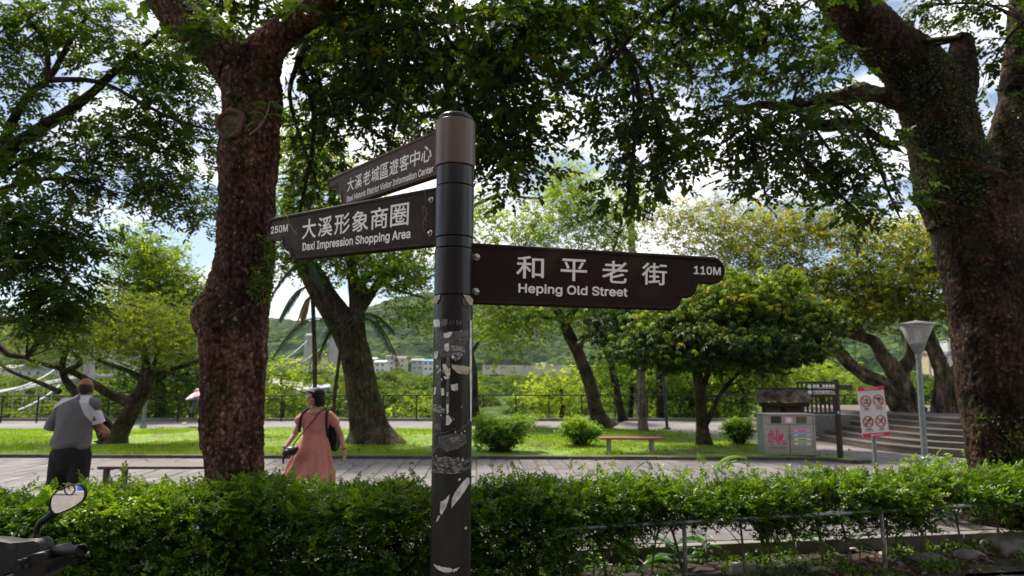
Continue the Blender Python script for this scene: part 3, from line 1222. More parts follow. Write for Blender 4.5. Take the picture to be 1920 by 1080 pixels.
shaft = polepart('pole', -.2, pz(552), PR, M_pole)
seg3 = polepart('pole_sleeve', pz(551) + .0005, pz(463), PR + .0008, M_pole)
seg2 = polepart('pole_collar', pz(462) + .001, pz(441), PR - .0015, M_pole)
seg1 = polepart('pole_sleeve', pz(440), pz(344), PR + .0008, M_pole)
seg0 = polepart('pole_sleeve', pz(343) + .0005, pz(306), PR - .0008, M_pole)
capz0, capz1 = pz(305), pz(219)
cap = polepart('pole_cap', capz0, capz1, PR + .0035, M_cap)
polepart('cap_lid', capz1 + .0005, capz1 + .022, PR - .004, M_pole, bev=.006, par=sp)

SN = np.array([0.02067811, -0.06872072, 0.99742162])


def sign_axes(u, tilt=0.0):
    u = np.array(u, float)
    u /= np.linalg.norm(u)
    v = SN.copy()
    u2 = u + v * tilt
    v2 = v - u * tilt
    return u2 / np.linalg.norm(u2), v2 / np.linalg.norm(v2)


def arc(cx, cy, r, a0, a1, n=10):
    return [(cx + r * cos(radians(a)), cy + r * sin(radians(a))) for a in np.linspace(a0, a1, n)]


def sign_outline(u0, tip, n1, n2, b, top, t1, t2, bot):
    """pointing to +u: a rounded arrow end that steps back twice below; counter-clockwise"""
    rt = (top - t1) / 2
    P = [(u0, bot)]
    rb = min(.05, (t2 - bot) * 1.05)
    P += arc(n2 - rb, bot + rb, rb, -90, -4, 9)
    P += [(n2 + .003, t2)]
    r2 = min(.045, t1 - t2)
    P += arc(n1 - r2 * .95, t2 + r2, r2, -82, -3, 8)
    P += [(n1 + .006, t1)]
    P += arc(tip - rt, t1 + rt, rt, -88, 88, 18)
    P += [(u0, top)]
    return P


def sign_board(label, O, u, v, outline, mat, name='sign_board'):
    N = np.cross(u, v)                       # towards the camera when u is to the right
    if N[1] > 0: N = -N
    R = np.array([u, v, N]).T                # columns
    O = np.array(O) - N * .010
    base = empty(name, O, label)
    base.parent = sp
    base.location = Vector(O) - Vector((PX, PY, -.2))
    fr = lambda P: P @ R.T
    P = np.array(outline, float)
    # area sign
    A = 0.5 * np.sum(P[:, 0] * np.roll(P[:, 1], -1) - np.roll(P[:, 0], -1) * P[:, 1])
    if A < 0: P = P[::-1]
    e1 = P - np.roll(P, 1, 0)
    e2 = np.roll(P, -1, 0) - P
    nn = e1 / np.linalg.norm(e1, axis=1)[:, None] + e2 / np.linalg.norm(e2, axis=1)[:, None]
    nn = np.stack([nn[:, 1], -nn[:, 0]], -1)
    nn /= np.linalg.norm(nn, axis=1)[:, None] + 1e-9
    V, F, n = [], [], len(P)
    rings = [(.017, .0095), (.0165, .0105), (.013, .0140), (.008, .0150), (.003, .0125), (0, .007), (0, -.007), (.003, -.0125), (.008, -.015), (.017, -.0105)]
    for ins, z in rings:
        Q = P - nn * ins
        V += [[a, b_, z] for a, b_ in Q]
    for k in range(len(rings) - 1):
        F += [[k * n + i, (k + 1) * n + i, (k + 1) * n + (i + 1) % n, k * n + (i + 1) % n] for i in range(n)]
    mb = MB()
    V = fr(np.array(V))
    mb.add(V, F)
    mb.add(V[:n], [list(range(n))])
    mb.add(V[-n:], [list(range(n))[::-1]])
    pl = mb.build('panel', [mat], base)
    for p_ in pl.data.polygons: p_.use_smooth = len(p_.vertices) == 4
    return base, fr, R


def letters(base, fr, rows, name='lettering', mat=None, z=.0100):
    for r in rows:                              # every large character is a part of its own
        mb = MB()
        text_mb(mb, *r[:5], bold=r[5], cjk=r[6], frame=fr, z=z)
        o = mb.build('character' if len(rows) > 2 else name, [mat or M_white], base)
    return o


def screw(base, fr, R, u, v, z=.010):
    mb = MB()
    Rr = R
    mb.lathe([(0, .0), (.0125, 0), (.0125, .0015), (.0075, .0025)], c=fr(np.array([[u, v, z]]))[0], R=R, seg=18)
    mb.lathe([(.0075, .002), (.0078, .006), (.0055, .0088), (.0025, .010), (0, .0102)], c=fr(np.array([[u, v, z]]))[0], R=R, seg=16)
    o = mb.build('screw', [M_steel], base, True)
    return o


# right board
u1, v1 = sign_axes([0.9602, 0.2795, -0.0007])
O1 = W(850, 515, 2.2)
b1, f1, R1 = sign_board('right hand dark board pointing to Heping Old Street', O1, u1, v1,
                        sign_outline(.052, 1.0154, .897, .838, .79, .1083, .0075, -.047, -.0944), M_brown)
letters(b1, f1, [('和', .2145, .3103, -.0008, .0735, .014, True), ('平', .3725, .4680, -.0026, .0716, .014, True),
                 ('老', .5255, .6215, -.0037, .0725, .014, True), ('街', .678, .7753, -.0041, .0727, .014, True)], 'lettering')
letters(b1, f1, [('Heping Old Street', .2238, .6213, -.0492, -.0205, .045, False)], 'lettering')
letters(b1, f1, [('110M', .8860, .9952, .0425, .0700, .045, False)], 'lettering')
for v_ in (.0616, -.0529): screw(b1, f1, R1, .0765, v_)

# left front board
u2, v2 = sign_axes([0.7516, -0.6568, -0.0608])
O2 = W(851, 410, 2.2)


def mir(P): return [(-a, b) for a, b in P][::-1]


b2, f2, R2 = sign_board('left front dark board pointing to the shopping area', O2, u2, v2,
                        mir(sign_outline(.052, 1.2011, 1.066, .9974, .96, .1173, .0115, -.041, -.0856)), M_brown)
cw, x0 = .1215, -.9162
st = (.9162 - .2187) / 6
rows = []
for i, ch in enumerate('大溪形象商圈'):
    a0 = x0 + i * st
    rows.append((ch, a0 + .004, a0 + st - .012, .0004 + .0008, .0800 - (.0 if i else -.002), .014, True))
letters(b2, f2, rows, 'lettering')
letters(b2, f2, [('Daxi Impression Shopping Area', -.9056, -.2189, -.0465, -.0160, .045, False)], 'lettering')
letters(b2, f2, [('250M', -1.1668, -1.0285, .0455, .0750, .045, False)], 'lettering')
for v_ in (.0755, -.0385): screw(b2, f2, R2, -.1145, v_)
# clamp strip beside the screws, dried tendril hanging over it, dead stalk on the face
q = MB()
q.add(f2(np.array([[-.128, -.062, .0098], [-.085, -.062, .0098], [-.085, .10, .0098], [-.128, .10, .0098]])), [[0, 1, 2, 3]])
q.build('clamp_plate', [M_brown], b2)
M_dry = pmat('dry_stem', (.20, .15, .085), (.32, .25, .15), 40, .9)
tn = empty('dry_tendril', O2, 'thin dry tendril hanging over the screws of the left front board', 'dead vine')
q = MB()
L = [(-.122, .128), (-.124, .105), (-.127, .082), (-.122, .06), (-.128, .045), (-.120, .03), (-.126, .015), (-.128, -.002), (-.134, -.018), (-.128, -.03)]
q.tube(catmull(f2(np.array([[a, b, .017 + .004 * sin(i * 2)] for i, (a, b) in enumerate(L)])), 30), .0011, 5)
L = [(-.127, .05), (-.112, .042), (-.118, .03), (-.105, .022), (-.12, .012), (-.113, .0)]
q.tube(catmull(f2(np.array([[a, b, .02] for a, b in L])), 22), .0009, 5)
L = [(-.13, .052), (-.137, .04), (-.129, .03), (-.137, .02)]
q.tube(catmull(f2(np.array([[a, b, .02] for a, b in L])), 14), .0009, 5)
q.build('stem', [M_dry], tn, True)
tn2 = empty('dry_stalk', O2, 'pale broken stalk lying against the board beside 250M', 'dead vine')
q = MB()
L = [(-1.035, .118), (-1.018, .108), (-1.005, .088), (-.998, .074), (-.975, .055), (-.958, .040), (-.935, .026)]
q.tube(catmull(f2(np.array([[a, b, .0125] for a, b in L])), 26), .0016, 5)
q.tube(f2(np.array([[-.945, .033, .0125], [-.93, .045, .014]])), .0008, 5)
q.build('stem', [M_dry], tn2, True)

# left back board
u3, v3 = sign_axes([0.5686, -0.8198, -0.0683], -.0183)
O3 = W(852, 290, 2.2)
b3, f3, R3 = sign_board('left back lighter brown board pointing to the visitor center', O3, u3, v3,
                        mir(sign_outline(.052, 1.239, 1.108, 1.04, 1.0, .1137, .060, .012, -.0545)), M_brown2)
rows = []
st = (.974 - .1551) / 8
for i, ch in enumerate('大溪老城區遊客中心'):
    pass
st = (.974 - .1551) / 9
for i, ch in enumerate('大溪老城區遊客中心'):
    a0 = -.974 + i * st
    rows.append((ch, a0 + .002, a0 + st - .010, .0118, .0715, .014, True))
letters(b3, f3, rows, 'lettering')
letters(b3, f3, [('Daxi Historic District Visitor Information Center', -.9699, -.1467, -.0335, -.0090, .035, False)], 'lettering')


# torn paper and tape left on the pole: each a thin curved patch
def patch(name, poly, mat, dr=.0012, label=None, thick=.0006, curl=0.0):
    """poly: photo pixels on the front of the pole"""
    pts = []
    P = []
    for px, py in poly:
        d = ray(px, py)
        # meet the cylinder
        a = d[0] ** 2 + d[1] ** 2
        b = -2 * (d[0] * PX + d[1] * PY)
        c = PX ** 2 + PY ** 2 - (PR + dr) ** 2
        disc = b * b - 4 * a * c
        t = (-b - sqrt(max(disc, 0))) / (2 * a)
        Q = d * t
        P.append((atan2(Q[0] - PX, -(Q[1] - PY)), Q[2] + CAMH))
    n = len(P)
    bm_ = bmesh.new()
    vs_ = [bm_.verts.new((a * .4, 0, z)) for a, z in P]
    try:
        f_ = bm_.faces.new(vs_)
    except ValueError:
        bm_.free()
        return
    bmesh.ops.triangulate(bm_, faces=[f_])
    for _ in range(3): bmesh.ops.subdivide_edges(bm_, edges=[e for e in bm_.edges if e.calc_length() > .012], cuts=1)
    bmesh.ops.triangulate(bm_, faces=bm_.faces[:])
    for v_ in bm_.verts:
        a, z = v_.co.x / .4, v_.co.z
        k = PR + dr + (curl * abs(sin(z * 260 + a * 9)) if curl else 0)
        jx = (random.random() - .5) * .0016 if v_.is_boundary else 0
        v_.co = Vector((k * sin(a) + jx, -k * cos(a), z + .2 + (random.random() - .5) * .0016 * v_.is_boundary))
    me_ = bpy.data.meshes.new(name)
    bm_.to_mesh(me_)
    bm_.free()
    me_.materials.append(mat)
    o = obj(name, me_, sp)
    md = o.modifiers.new('s', 'SOLIDIFY')
    md.thickness = thick
    if label: o['label'] = label
    return o


patch('paper_scrap', [(815, 556), (826, 552), (825, 560), (819, 570), (814, 568)], M_paperb, .002, curl=.002)
patch('paper_scrap', [(867, 552), (880, 555), (886, 563), (884, 574), (879, 572), (876, 562)], M_paperb, .002, curl=.003)
patch('tape', [(866, 560), (874, 562), (880, 573), (884, 577), (876, 579), (868, 570)], M_ghost, .0012, curl=.002)
patch('paper_scrap', [(812, 599), (824, 599), (825, 613), (813, 614)], M_paper)
patch('glue_mark', [(825, 599), (840, 598), (839, 608), (834, 612), (826, 612)], M_ghost)
for a in (843, 849, 856, 862): patch('glue_mark', [(a, 600 + (a % 5)), (a + 3, 599 + (a % 3)), (a + 2, 608), (a - 1, 609)], M_ghost)
patch('tape', [(822, 625), (878, 619), (880, 632), (870, 650), (872, 662), (860, 668), (850, 660), (842, 672), (824, 668), (818, 650)], M_ghost, .001)
patch('tape', [(832, 625), (848, 622), (847, 627), (838, 630), (840, 634), (832, 633)], M_paper, .0016)
patch('paper_scrap', [(834, 645), (841, 643), (843, 656), (838, 660), (833, 655)], M_paper, .0018, curl=.001)
patch('tape', [(846, 648), (868, 646), (872, 660), (866, 668), (848, 664)], M_tape, .002, curl=.003)
patch('tape', [(850, 671), (860, 664), (868, 668), (860, 674), (853, 677)], M_tape, .0022, curl=.003)
patch('paper_scrap', [(815, 660), (822, 659), (820, 672), (814, 673)], M_paper, curl=.001)
patch('glue_mark', [(818, 675), (827, 674), (827, 746), (818, 747)], M_ghost)
patch('paper_scrap', [(830, 683), (836, 682), (839, 690), (844, 696), (844, 703), (838, 707), (834, 700), (831, 694)], M_paper, .0016)
patch('paper_scrap', [(832, 706), (843, 706), (840, 711), (834, 711)], M_paper, .0016)
patch('glue_mark', [(837, 664), (844, 664), (842, 776), (836, 776)], M_ghost, .001)
patch('paper_scrap', [(846, 683), (880, 688), (878, 702), (862, 701), (856, 698), (855, 692), (848, 690)], M_paperb, .0016)
patch('paper_scrap', [(845, 722), (858, 719), (859, 730), (853, 733), (847, 731)], M_paper, .0014)
patch('paper_scrap', [(814, 727), (818, 725), (817, 739), (813, 741)], M_paper)
patch('paper_scrap', [(827, 728), (833, 728), (833, 734), (830, 736), (833, 741), (828, 742)], M_paper, .0015)
patch('paper_scrap', [(838, 735), (841, 736), (840, 743), (837, 743)], M_paper)
patch('tape', [(812, 757), (826, 760), (834, 768), (832, 775), (812, 770)], M_tape, .0012)
patch('paper_scrap', [(837, 758), (841, 757), (841, 774), (838, 777)], M_paper)
patch('paper_scrap', [(837, 779), (841, 778), (848, 789), (842, 797), (836, 797)], M_paper, .0015)
patch('glue_mark', [(815, 794), (826, 794), (828, 806), (815, 806)], M_ghost)
patch('tape', [(822, 818), (850, 812), (872, 816), (874, 830), (858, 842), (838, 846), (824, 838)], M_ghost, .0014, curl=.002)
patch('tape', [(842, 822), (866, 818), (868, 830), (848, 830)], M_tape, .002, curl=.002)
patch('tape', [(820, 858), (838, 856), (862, 858), (868, 872), (864, 886), (846, 889), (826, 886), (818, 872)], M_tape, .002, curl=.004)
patch('tape', [(832, 862), (852, 861), (856, 876), (836, 878)], M_tape, .003, curl=.005)
patch('tape', [(812, 866), (882, 861), (881, 866), (813, 873)], M_ghost, .0012)
patch('tape', [(811, 880), (884, 872), (882, 878), (812, 887)], M_ghost, .0012)
patch('paper_scrap', [(847, 937), (852, 925), (866, 905), (876, 895), (880, 897), (880, 905), (873, 917), (862, 934), (851, 947), (847, 953)], M_paper, .0015)
patch('paper_scrap', [(826, 942), (837, 935), (843, 926), (841, 937), (837, 950), (828, 965), (825, 962), (827, 952)], M_paper, .0015)
patch('paper_scrap', [(821, 968), (826, 966), (822, 975), (818, 979)], M_paper)
patch('paper_scrap', [(813, 1058), (822, 1061), (848, 1066), (848, 1072), (836, 1074), (820, 1067)], M_paper, .0015)
patch('paper_scrap', [(850, 1067), (861, 1064), (856, 1070), (849, 1073)], M_paper)
patch('paper_strip', [(880.5, 601), (884.5, 601), (884.6, 700), (884.2, 790), (881.5, 790), (880.6, 700)], M_paper, .0022)
patch('paper_scrap', [(812.6, 480), (813.6, 478), (814.2, 500), (812.8, 508)], M_paperb, .003)
rs_ = random.Random(5)
for k in range(34):                             # crumbs of paper and tape round the larger scraps
    cy = rs_.choice((rs_.uniform(600, 700), rs_.uniform(640, 800), rs_.uniform(800, 890), rs_.uniform(560, 1000)))
    cx = rs_.uniform(818, 876)
    sz = rs_.uniform(1.0, 3.2)
    n_ = rs_.randint(4, 7)
    patch('paper_scrap', [(cx + sz * rs_.uniform(.5, 1.3) * cos(6.283 * j / n_), cy + sz * rs_.uniform(.6, 2.0) * sin(6.283 * j / n_)) for j in range(n_)], rs_.choice((M_paper, M_paper, M_tape, M_ghost, M_paperb)), .0013 + .0006 * rs_.random(), curl=.0008)
# strings wound round the pole
q = MB()
for z0, tw, a0, a1 in ((pz(640), .012, -1.2, 1.1), (pz(652), -.01, -1.4, 1.2), (pz(868), .01, -1.5, 1.5), (pz(876), .014, -1.5, 1.5), (pz(884), .008, -1.5, 1.5), (pz(820), .05, -1.2, 1.0), (pz(806), .02, -.9, 1.3)):
    t_ = np.linspace(a0, a1, 16)
    q.tube(np.stack([(PR + .003) * np.sin(t_), -(PR + .003) * np.cos(t_), z0 + .2 + tw * t_ + .003 * np.sin(t_ * 7)], -1), .0007, 4)
q.build('string', [M_tape], sp, True, kind='stuff')

# ------------------------------------------------------------------ recycling cabinet
M_inox = pmat('brushed_steel', (.40, .38, .36), (.52, .50, .47), 3, .32, .15, 200, metallic=.85, stretch=(1, 1, 30))
M_side = pmat('cabinet_side', (.22, .27, .24), (.26, .31, .28), 4, .5, metallic=.3)
M_dark = pmat('dark_opening', (.01, .01, .01), (.02, .02, .02), 20, .5)
M_pink = pmat('pink_print', (.70, .035, .20), None, rough=.5)
M_pinkl = pmat('light_pink_print', (.80, .36, .52), None, rough=.5)
M_bluel = pmat('light_blue_print', (.36, .58, .80), None, rough=.5)
M_yell = pmat('light_yellow_print', (.78, .66, .38), None, rough=.5)
M_grnl = pmat('light_green_print', (.55, .72, .58), None, rough=.5)
M_greyp = pmat('grey_print', (.12, .12, .13), None, rough=.5)
M_brz = pmat('bronze_plate', (.14, .10, .055), (.19, .14, .08), 10, .4, metallic=.5)
Yb = 15.15
sc = MPP(Yb)
xL, xR = (1424 - 960) * sc, (1516 - 960) * sc
bw, bh, bd = xR - xL, .90, .50
bx, bz = (xL + xR) / 2, .03
rb = empty('recycling_bin', (bx, Yb, bz), 'steel recycling cabinet with two doors and pink character on the lawn edge', 'recycling bin', rz=radians(-4))
q = MB()
q.box((0, bd / 2 + .02, bh / 2), (bw, bd, bh - .04), bevel=.01)
q.build('cabinet', [M_side], rb)
q = MB()
q.box((0, bd / 2, bh + .0), (bw + .03, bd + .08, .035), bevel=.008)
q.build('lid', [M_inox], rb)
for s in (-1, 1):
    q = MB()
    q.box((s * (bw / 2 - .012), .0, bh / 2 - .01), (.03, .05, bh - .03), bevel=.004)
    q.build('frame_post', [M_inox], rb)
q = MB()
q.box((0, .008, bh - .115), (bw - .06, .025, .185), bevel=.003)
q.build('header_panel', [M_inox], rb)
for nm, cx, w, mt in (('opening', -.27, .22, M_dark), ('sticker', .0, .17, M_pinkl), ('opening', .27, .22, M_brz)):
    q = MB()
    q.box((cx * bw / 1.09, -.010, bh - .115), (w, .012, .145), bevel=.002)
    o = q.build(nm, [mt], rb)
    if nm == 'sticker':
        q = MB()
        q.lathe([(0, .004), (.045, .004), (.045, 0)], c=(0, -.016, bh - .115), R=Rxyz(np.array(pi / 2), np.array(0.), np.array(0.)), seg=16)
        for a in range(8): q.box((.06 * cos(a * pi / 4), -.017, bh - .115 + .06 * sin(a * pi / 4)), (.018, .004, .018))
        q.build('emblem', [M_white], o)
    if mt is M_dark:
        q = MB()
        for k in range(5): q.box((cx * bw / 1.09 - .08 + .04 * k, -.018, bh - .115), (.004, .004, .14))
        for k in range(4): q.box((cx * bw / 1.09, -.018, bh - .165 + .033 * k), (.21, .004, .004))
        q.build('grille', [M_brz], o)
for s in (-1, 1):
    q = MB()
    q.box((s * (bw / 4 - .008), .004, (bh - .225) / 2 + .02), (bw / 2 - .035, .022, bh - .25), bevel=.003)
    d_ = q.build('door', [M_inox], rb)
    q = MB()
    q.box((s * .035, -.014, .42), (.012, .02, .10), bevel=.003)
    q.build('handle', [M_side], d_)
fb = lambda P: np.stack([P[:, 0], -P[:, 2], P[:, 1]], -1)
q = MB()
# the stylised peach character: slim upright strokes
kx, kz = -.265, .405
for a, z0, z1, w in ((-.17, -.10, .10, .022), (-.145, .05, .09, .06), (-.115, -.16, .16, .026), (-.075, -.02, .12, .022), (-.055, -.04, .0, .05), (-.01, -.15, .19, .028), (.035, -.14, .17, .026), (.075, -.06, .06, .05), (.115, -.14, .10, .026), (.15, -.15, -.115, .07), (.165, -.12, -.05, .022)):
    q.box((kx + a, -.011, kz + (z0 + z1) / 2), (w, .004, z1 - z0), bevel=.0015)
q.build('pink_character', [M_pink], rb)
q = MB()
for k in range(5): q.box((kx - .14 + .07 * k, -.011, kz - .215), (.034, .004, .03))
q.build('caption', [M_greyp], rb)
for (a, z, mt) in ((-.20, .12, M_yell), (.13, -.03, M_grnl), (-.03, -.12, M_grnl)):
    q = MB()
    q.lathe([(0, .003), (.016, .003), (.016, 0)], c=(kx + a, -.013, kz + z), R=Rxyz(np.array(pi / 2), np.array(0.), np.array(0.)), seg=10)
    q.build('dot', [mt], rb)
for k, (mt, mt2) in enumerate(((M_pinkl, M_pink), (M_bluel, M_greyp), (M_yell, M_brz), (M_grnl, M_greyp))):
    q = MB()
    zz = .555 - .092 * k
    q.box((.27, -.010, zz), (.35, .006, .058), bevel=.002)
    st_ = q.build('label_strip', [mt], rb)
    q = MB()
    for j in range(4): q.box((.20 + .045 * j, -.0145, zz), (.03, .003, .026))
    q.build('print', [mt2], st_)

# ------------------------------------------------------------------ benches
M_red = pmat('red_brown_plank', (.17, .050, .040), (.24, .080, .062), 3, .6, .2, 30, stretch=(.3, 8, 8))
M_brn = pmat('dark_brown_plank', (.050, .030, .026), (.085, .055, .048), 3, .6, .25, 30, stretch=(.3, 8, 8))
M_leg = pmat('bench_leg', (.20, .17, .15), (.30, .27, .25), 8, .6, .2)


def bench(x0, x1, Y, top, dep, nplank, mat, legs, label, rz=0, legmat=None, legw=.06):
    w = x1 - x0
    r = empty('bench', ((x0 + x1) / 2, Y, 0), label, 'bench', rz=rz)
    pw = dep / nplank
    for k in range(nplank):
        q = MB()
        q.box((0, -dep / 2 + pw * (k + .5), top - .02), (w, pw - .008, .04), bevel=.006)
        q.build('plank', [mat], r)
    for lx in legs:
        for s in (-1, 1):
            q = MB()
            q.box((lx, s * (dep / 2 - .07), (top - .05) / 2), (legw, .06, top - .05), bevel=.005)
            q.build('leg', [legmat or M_leg], r)
        q = MB()
        q.box((lx, 0, top - .055), (.05, dep - .06, .03), bevel=.004)
        q.build('crossbar', [legmat or M_leg], r)
    return r


Yr = 15.75
bench((1120 - 960) * MPP(Yr), (1236 - 960) * MPP(Yr), Yr, .40, .42, 3, M_red, (-.50, .47), 'red brown plank bench standing at the lawn edge beside the round bush')
bench(-5.95, -4.1, 10.35, .44, .62, 4, M_brn, (-.82, .82), 'dark brown plank bench on the paving behind the big left trunk', legmat=M_brn, legw=.07)

# ------------------------------------------------------------------ prohibition notice
M_red2 = pmat('notice_red', (.62, .012, .07), None, rough=.4)
M_wht = pmat('notice_white', (.72, .70, .70), (.66, .64, .64), 6, .4)
M_blk = pmat('notice_black', (.02, .02, .02), None, rough=.4)
M_gtube = pmat('grey_painted_tube', (.15, .18, .18), (.22, .25, .25), 12, .45, .1, metallic=.2)
Yn = 10.6
sN = MPP(Yn)
nr = empty('notice_sign', (W(1637, 770, Yn)[0], Yn, 0), 'white notice with red bands and four prohibition symbols on grey post', 'sign', rz=radians(10))
zc = W(1637, 772, Yn)[2]
bw, bh = 55 * sN, 91 * sN
tilt = radians(3.2)
Rt = np.array([[cos(tilt), 0, -sin(tilt)], [0, 1, 0], [sin(tilt), 0, cos(tilt)]])
q = MB()
q.tube([(.0, .03, -.05), (0, .03, zc + .2)], .032, 12)
q.build('post', [M_gtube], nr, True)


def nplace(mb): return mb


def nbox(q, x, z, w, h, y=-.006, t=.003, rot=0.0, bevel=0):
    a = rot
    R = Rt @ np.array([[cos(a), 0, -sin(a)], [0, 1, 0], [sin(a), 0, cos(a)]])
    c = Rt @ np.array([x, y, z]) + np.array([0, 0, zc])
    q.box(c, (w, t, h), R=R, bevel=bevel)


q = MB()
nbox(q, 0, 0, bw, bh, 0, .008, bevel=.003)
bd_ = q.build('board', [M_wht], nr)
for z, h in ((bh / 2 - .028, .056), (-bh / 2 + .030, .060)):
    q = MB()
    nbox(q, 0, z, bw - .002, h, -.0055)
    q.build('red_band', [M_red2], bd_)
nf = lambda P: (np.stack([P[:, 0], -P[:, 2], P[:, 1]], -1)) @ Rt.T + np.array([0, 0, zc])
letters(bd_, nf, [('注意事項', -.115, -.008, bh / 2 - .042, bh / 2 - .014, .02, True), ('NOTICE', .008, .115, bh / 2 - .040, bh / 2 - .017, .03, False)], mat=M_white, z=.0085)
q = MB()
q.lathe([(0, .003), (.014, .003), (.014, 0)], c=nf(np.array([[-.07, -bh / 2 + .03, .006]]))[0], R=Rxyz(np.array(pi / 2), np.array(0.), np.array(0.)), seg=10)
for j in range(8): nbox(q, -.04 + .022 * j, -bh / 2 + .03, .015, .014, -.0085, .002)
q.build('footer_print', [M_white], bd_)
for k, (cx, cz) in enumerate(((-.108, .205), (.108, .205), (-.108, -.105), (.108, -.105))):
    cz -= .04
    t_ = np.linspace(0, 2 * pi, 33)
    q = MB()
    rr = .082
    circ = nf(np.stack([cx + rr * np.cos(t_), cz + rr * np.sin(t_), 0 * t_ + .008], -1))
    q.tube(circ, .0075, 6, cap=False)
    nbox(q, cx, cz, .155, .013, -.010, .003, rot=-pi / 4)
    q.build('prohibition_ring', [M_red2], bd_)
    q = MB()
    if k == 0:
        nbox(q, cx - .012, cz - .03, .075, .014)
        q.tube(nf(np.array([[cx + .03 + .012 * sin(i * 1.4), cz - .01 + .014 * i, .007] for i in range(5)])), .004, 5)
        q.tube(nf(np.array([[cx + .008 + .01 * sin(i * 1.4), cz + .002 + .012 * i, .007] for i in range(4)])), .0035, 5)
    elif k == 1:
        nbox(q, cx - .005, cz + .03, .07, .03, bevel=.001)
        nbox(q, cx + .03, cz + .015, .03, .03)
        for j in range(4): nbox(q, cx - .03 + .014 * j, cz - .03 - .01 * (j % 2), .008, .008)
    elif k == 2:
        nbox(q, cx + .02, cz + .025, .06, .026, rot=.6)
        nbox(q, cx + .045, cz + .04, .025, .03, rot=.4)
        nbox(q, cx - .03, cz - .03, .03, .04)
        nbox(q, cx - .03, cz - .055, .008, .02)
    else:
        nbox(q, cx + .028, cz + .03, .055, .018, rot=.7)
        nbox(q, cx - .02, cz - .022, .062, .014, rot=.15)
        nbox(q, cx + .01, cz + .002, .02, .02)
    q.build('pictogram', [M_blk], bd_, kind='stuff')
    q = MB()
    w0 = (.075, .115, .115, .075)[k]
    for j in range(5): nbox(q, cx - w0 / 2 + w0 / 5 * (j + .5), cz - .115, w0 / 5 * .75, .017)
    for j in range(8): nbox(q, cx - w0 * .65 + w0 * 1.3 / 8 * (j + .5), cz - .141, w0 * 1.3 / 8 * .6, .006)
    q.build('caption', [M_greyp], bd_)

# ------------------------------------------------------------------ lamp by the steps
Yl = 14.2
lx = W(1735, 868, Yl)[0]
lr = empty('street_lamp', (lx, Yl, 0), 'grey park lamp with wide clear cone head in front of the steps', 'street lamp')
zt = W(1720, 600, Yl)[2]
sL = MPP(Yl)
dx = W(1720, 640, Yl)[0] - lx
q = MB()
q.tube([(0, 0, 0), (dx * .5, 0, zt * .5), (dx, 0, zt - .80)], [.062, .056, .05], 16)
q.build('post', [M_gtube], lr, True)
q = MB()
q.lathe([(.0, 0), (.085, 0), (.085, .11), (.066, .13), (.06, .14)], c=(0, 0, 0), seg=18)
q.build('post_base', [M_gtube], lr)
q = MB()
q.lathe([(.048, zt - .82), (.062, zt - .80), (.062, zt - .70), (.075, zt - .68), (.155, zt - .50), (.15, zt - .49), (0, zt - .49)], c=(dx, 0, 0), seg=24)
q.build('lamp_neck', [M_gtube], lr)
m_, n_, b_, o_ = new_mat('lamp_glass')
setp(b_, Roughness=.12)
b_.inputs['Base Color'].default_value = (.55, .52, .50, 1)
b_.inputs['Alpha'].default_value = .30
M_glass = m_
q = MB()
q.lathe([(.155, zt - .495), (.33, zt - .09), (.325, zt - .09), (.15, zt - .49)], c=(dx, 0, 0), seg=28)
q.build('lamp_shade', [M_glass], lr, True)
q = MB()
q.lathe([(.0, zt), (.03, zt - .015), (.34, zt - .075), (.34, zt - .095), (0, zt - .085)], c=(dx, 0, 0), seg=28)
q.build('lamp_cap', [M_inox], lr)
q = MB()
q.lathe([(0, zt - .49), (.05, zt - .49), (.05, zt - .25), (.03, zt - .2), (0, zt - .2)], c=(dx, 0, 0), seg=12)
for a in range(3): q.box((dx + .08 * cos(a * 2.1), .08 * sin(a * 2.1), zt - .45), (.05, .05, .06))
q.build('bulb', [M_wht], lr)

# two slimmer posts farther back
M_gpost = pmat('green_grey_post', (.10, .14, .12), (.16, .20, .18), 9, .5)
p_ = G(268, 803)
r_ = empty('lamp_post', p_, 'pale green grey post on the lawn edge behind the crooked tree', 'post')
q = MB()
q.tube([(0, 0, 0), (0.1, 0, 4.2)], [.065, .045], 12)
q.lathe([(0, 0), (.11, 0), (.11, .12), (.08, .16)], seg=14)
q.build('shaft', [M_gpost], r_, True)
p_ = G(1251, 805)
r_ = empty('lamp_post', p_, 'slim dark green post at the path beside the straight pale trunk', 'post')
q = MB()
q.tube([(0, 0, 0), (-.12, 0, 3.4)], [.055, .045], 12)
q.lathe([(0, 0), (.13, 0), (.13, .05), (.07, .08)], seg=14)
q.build('shaft', [pmat('dark_green_post', (.015, .035, .035), (.03, .05, .05), 9, .4)], r_, True)

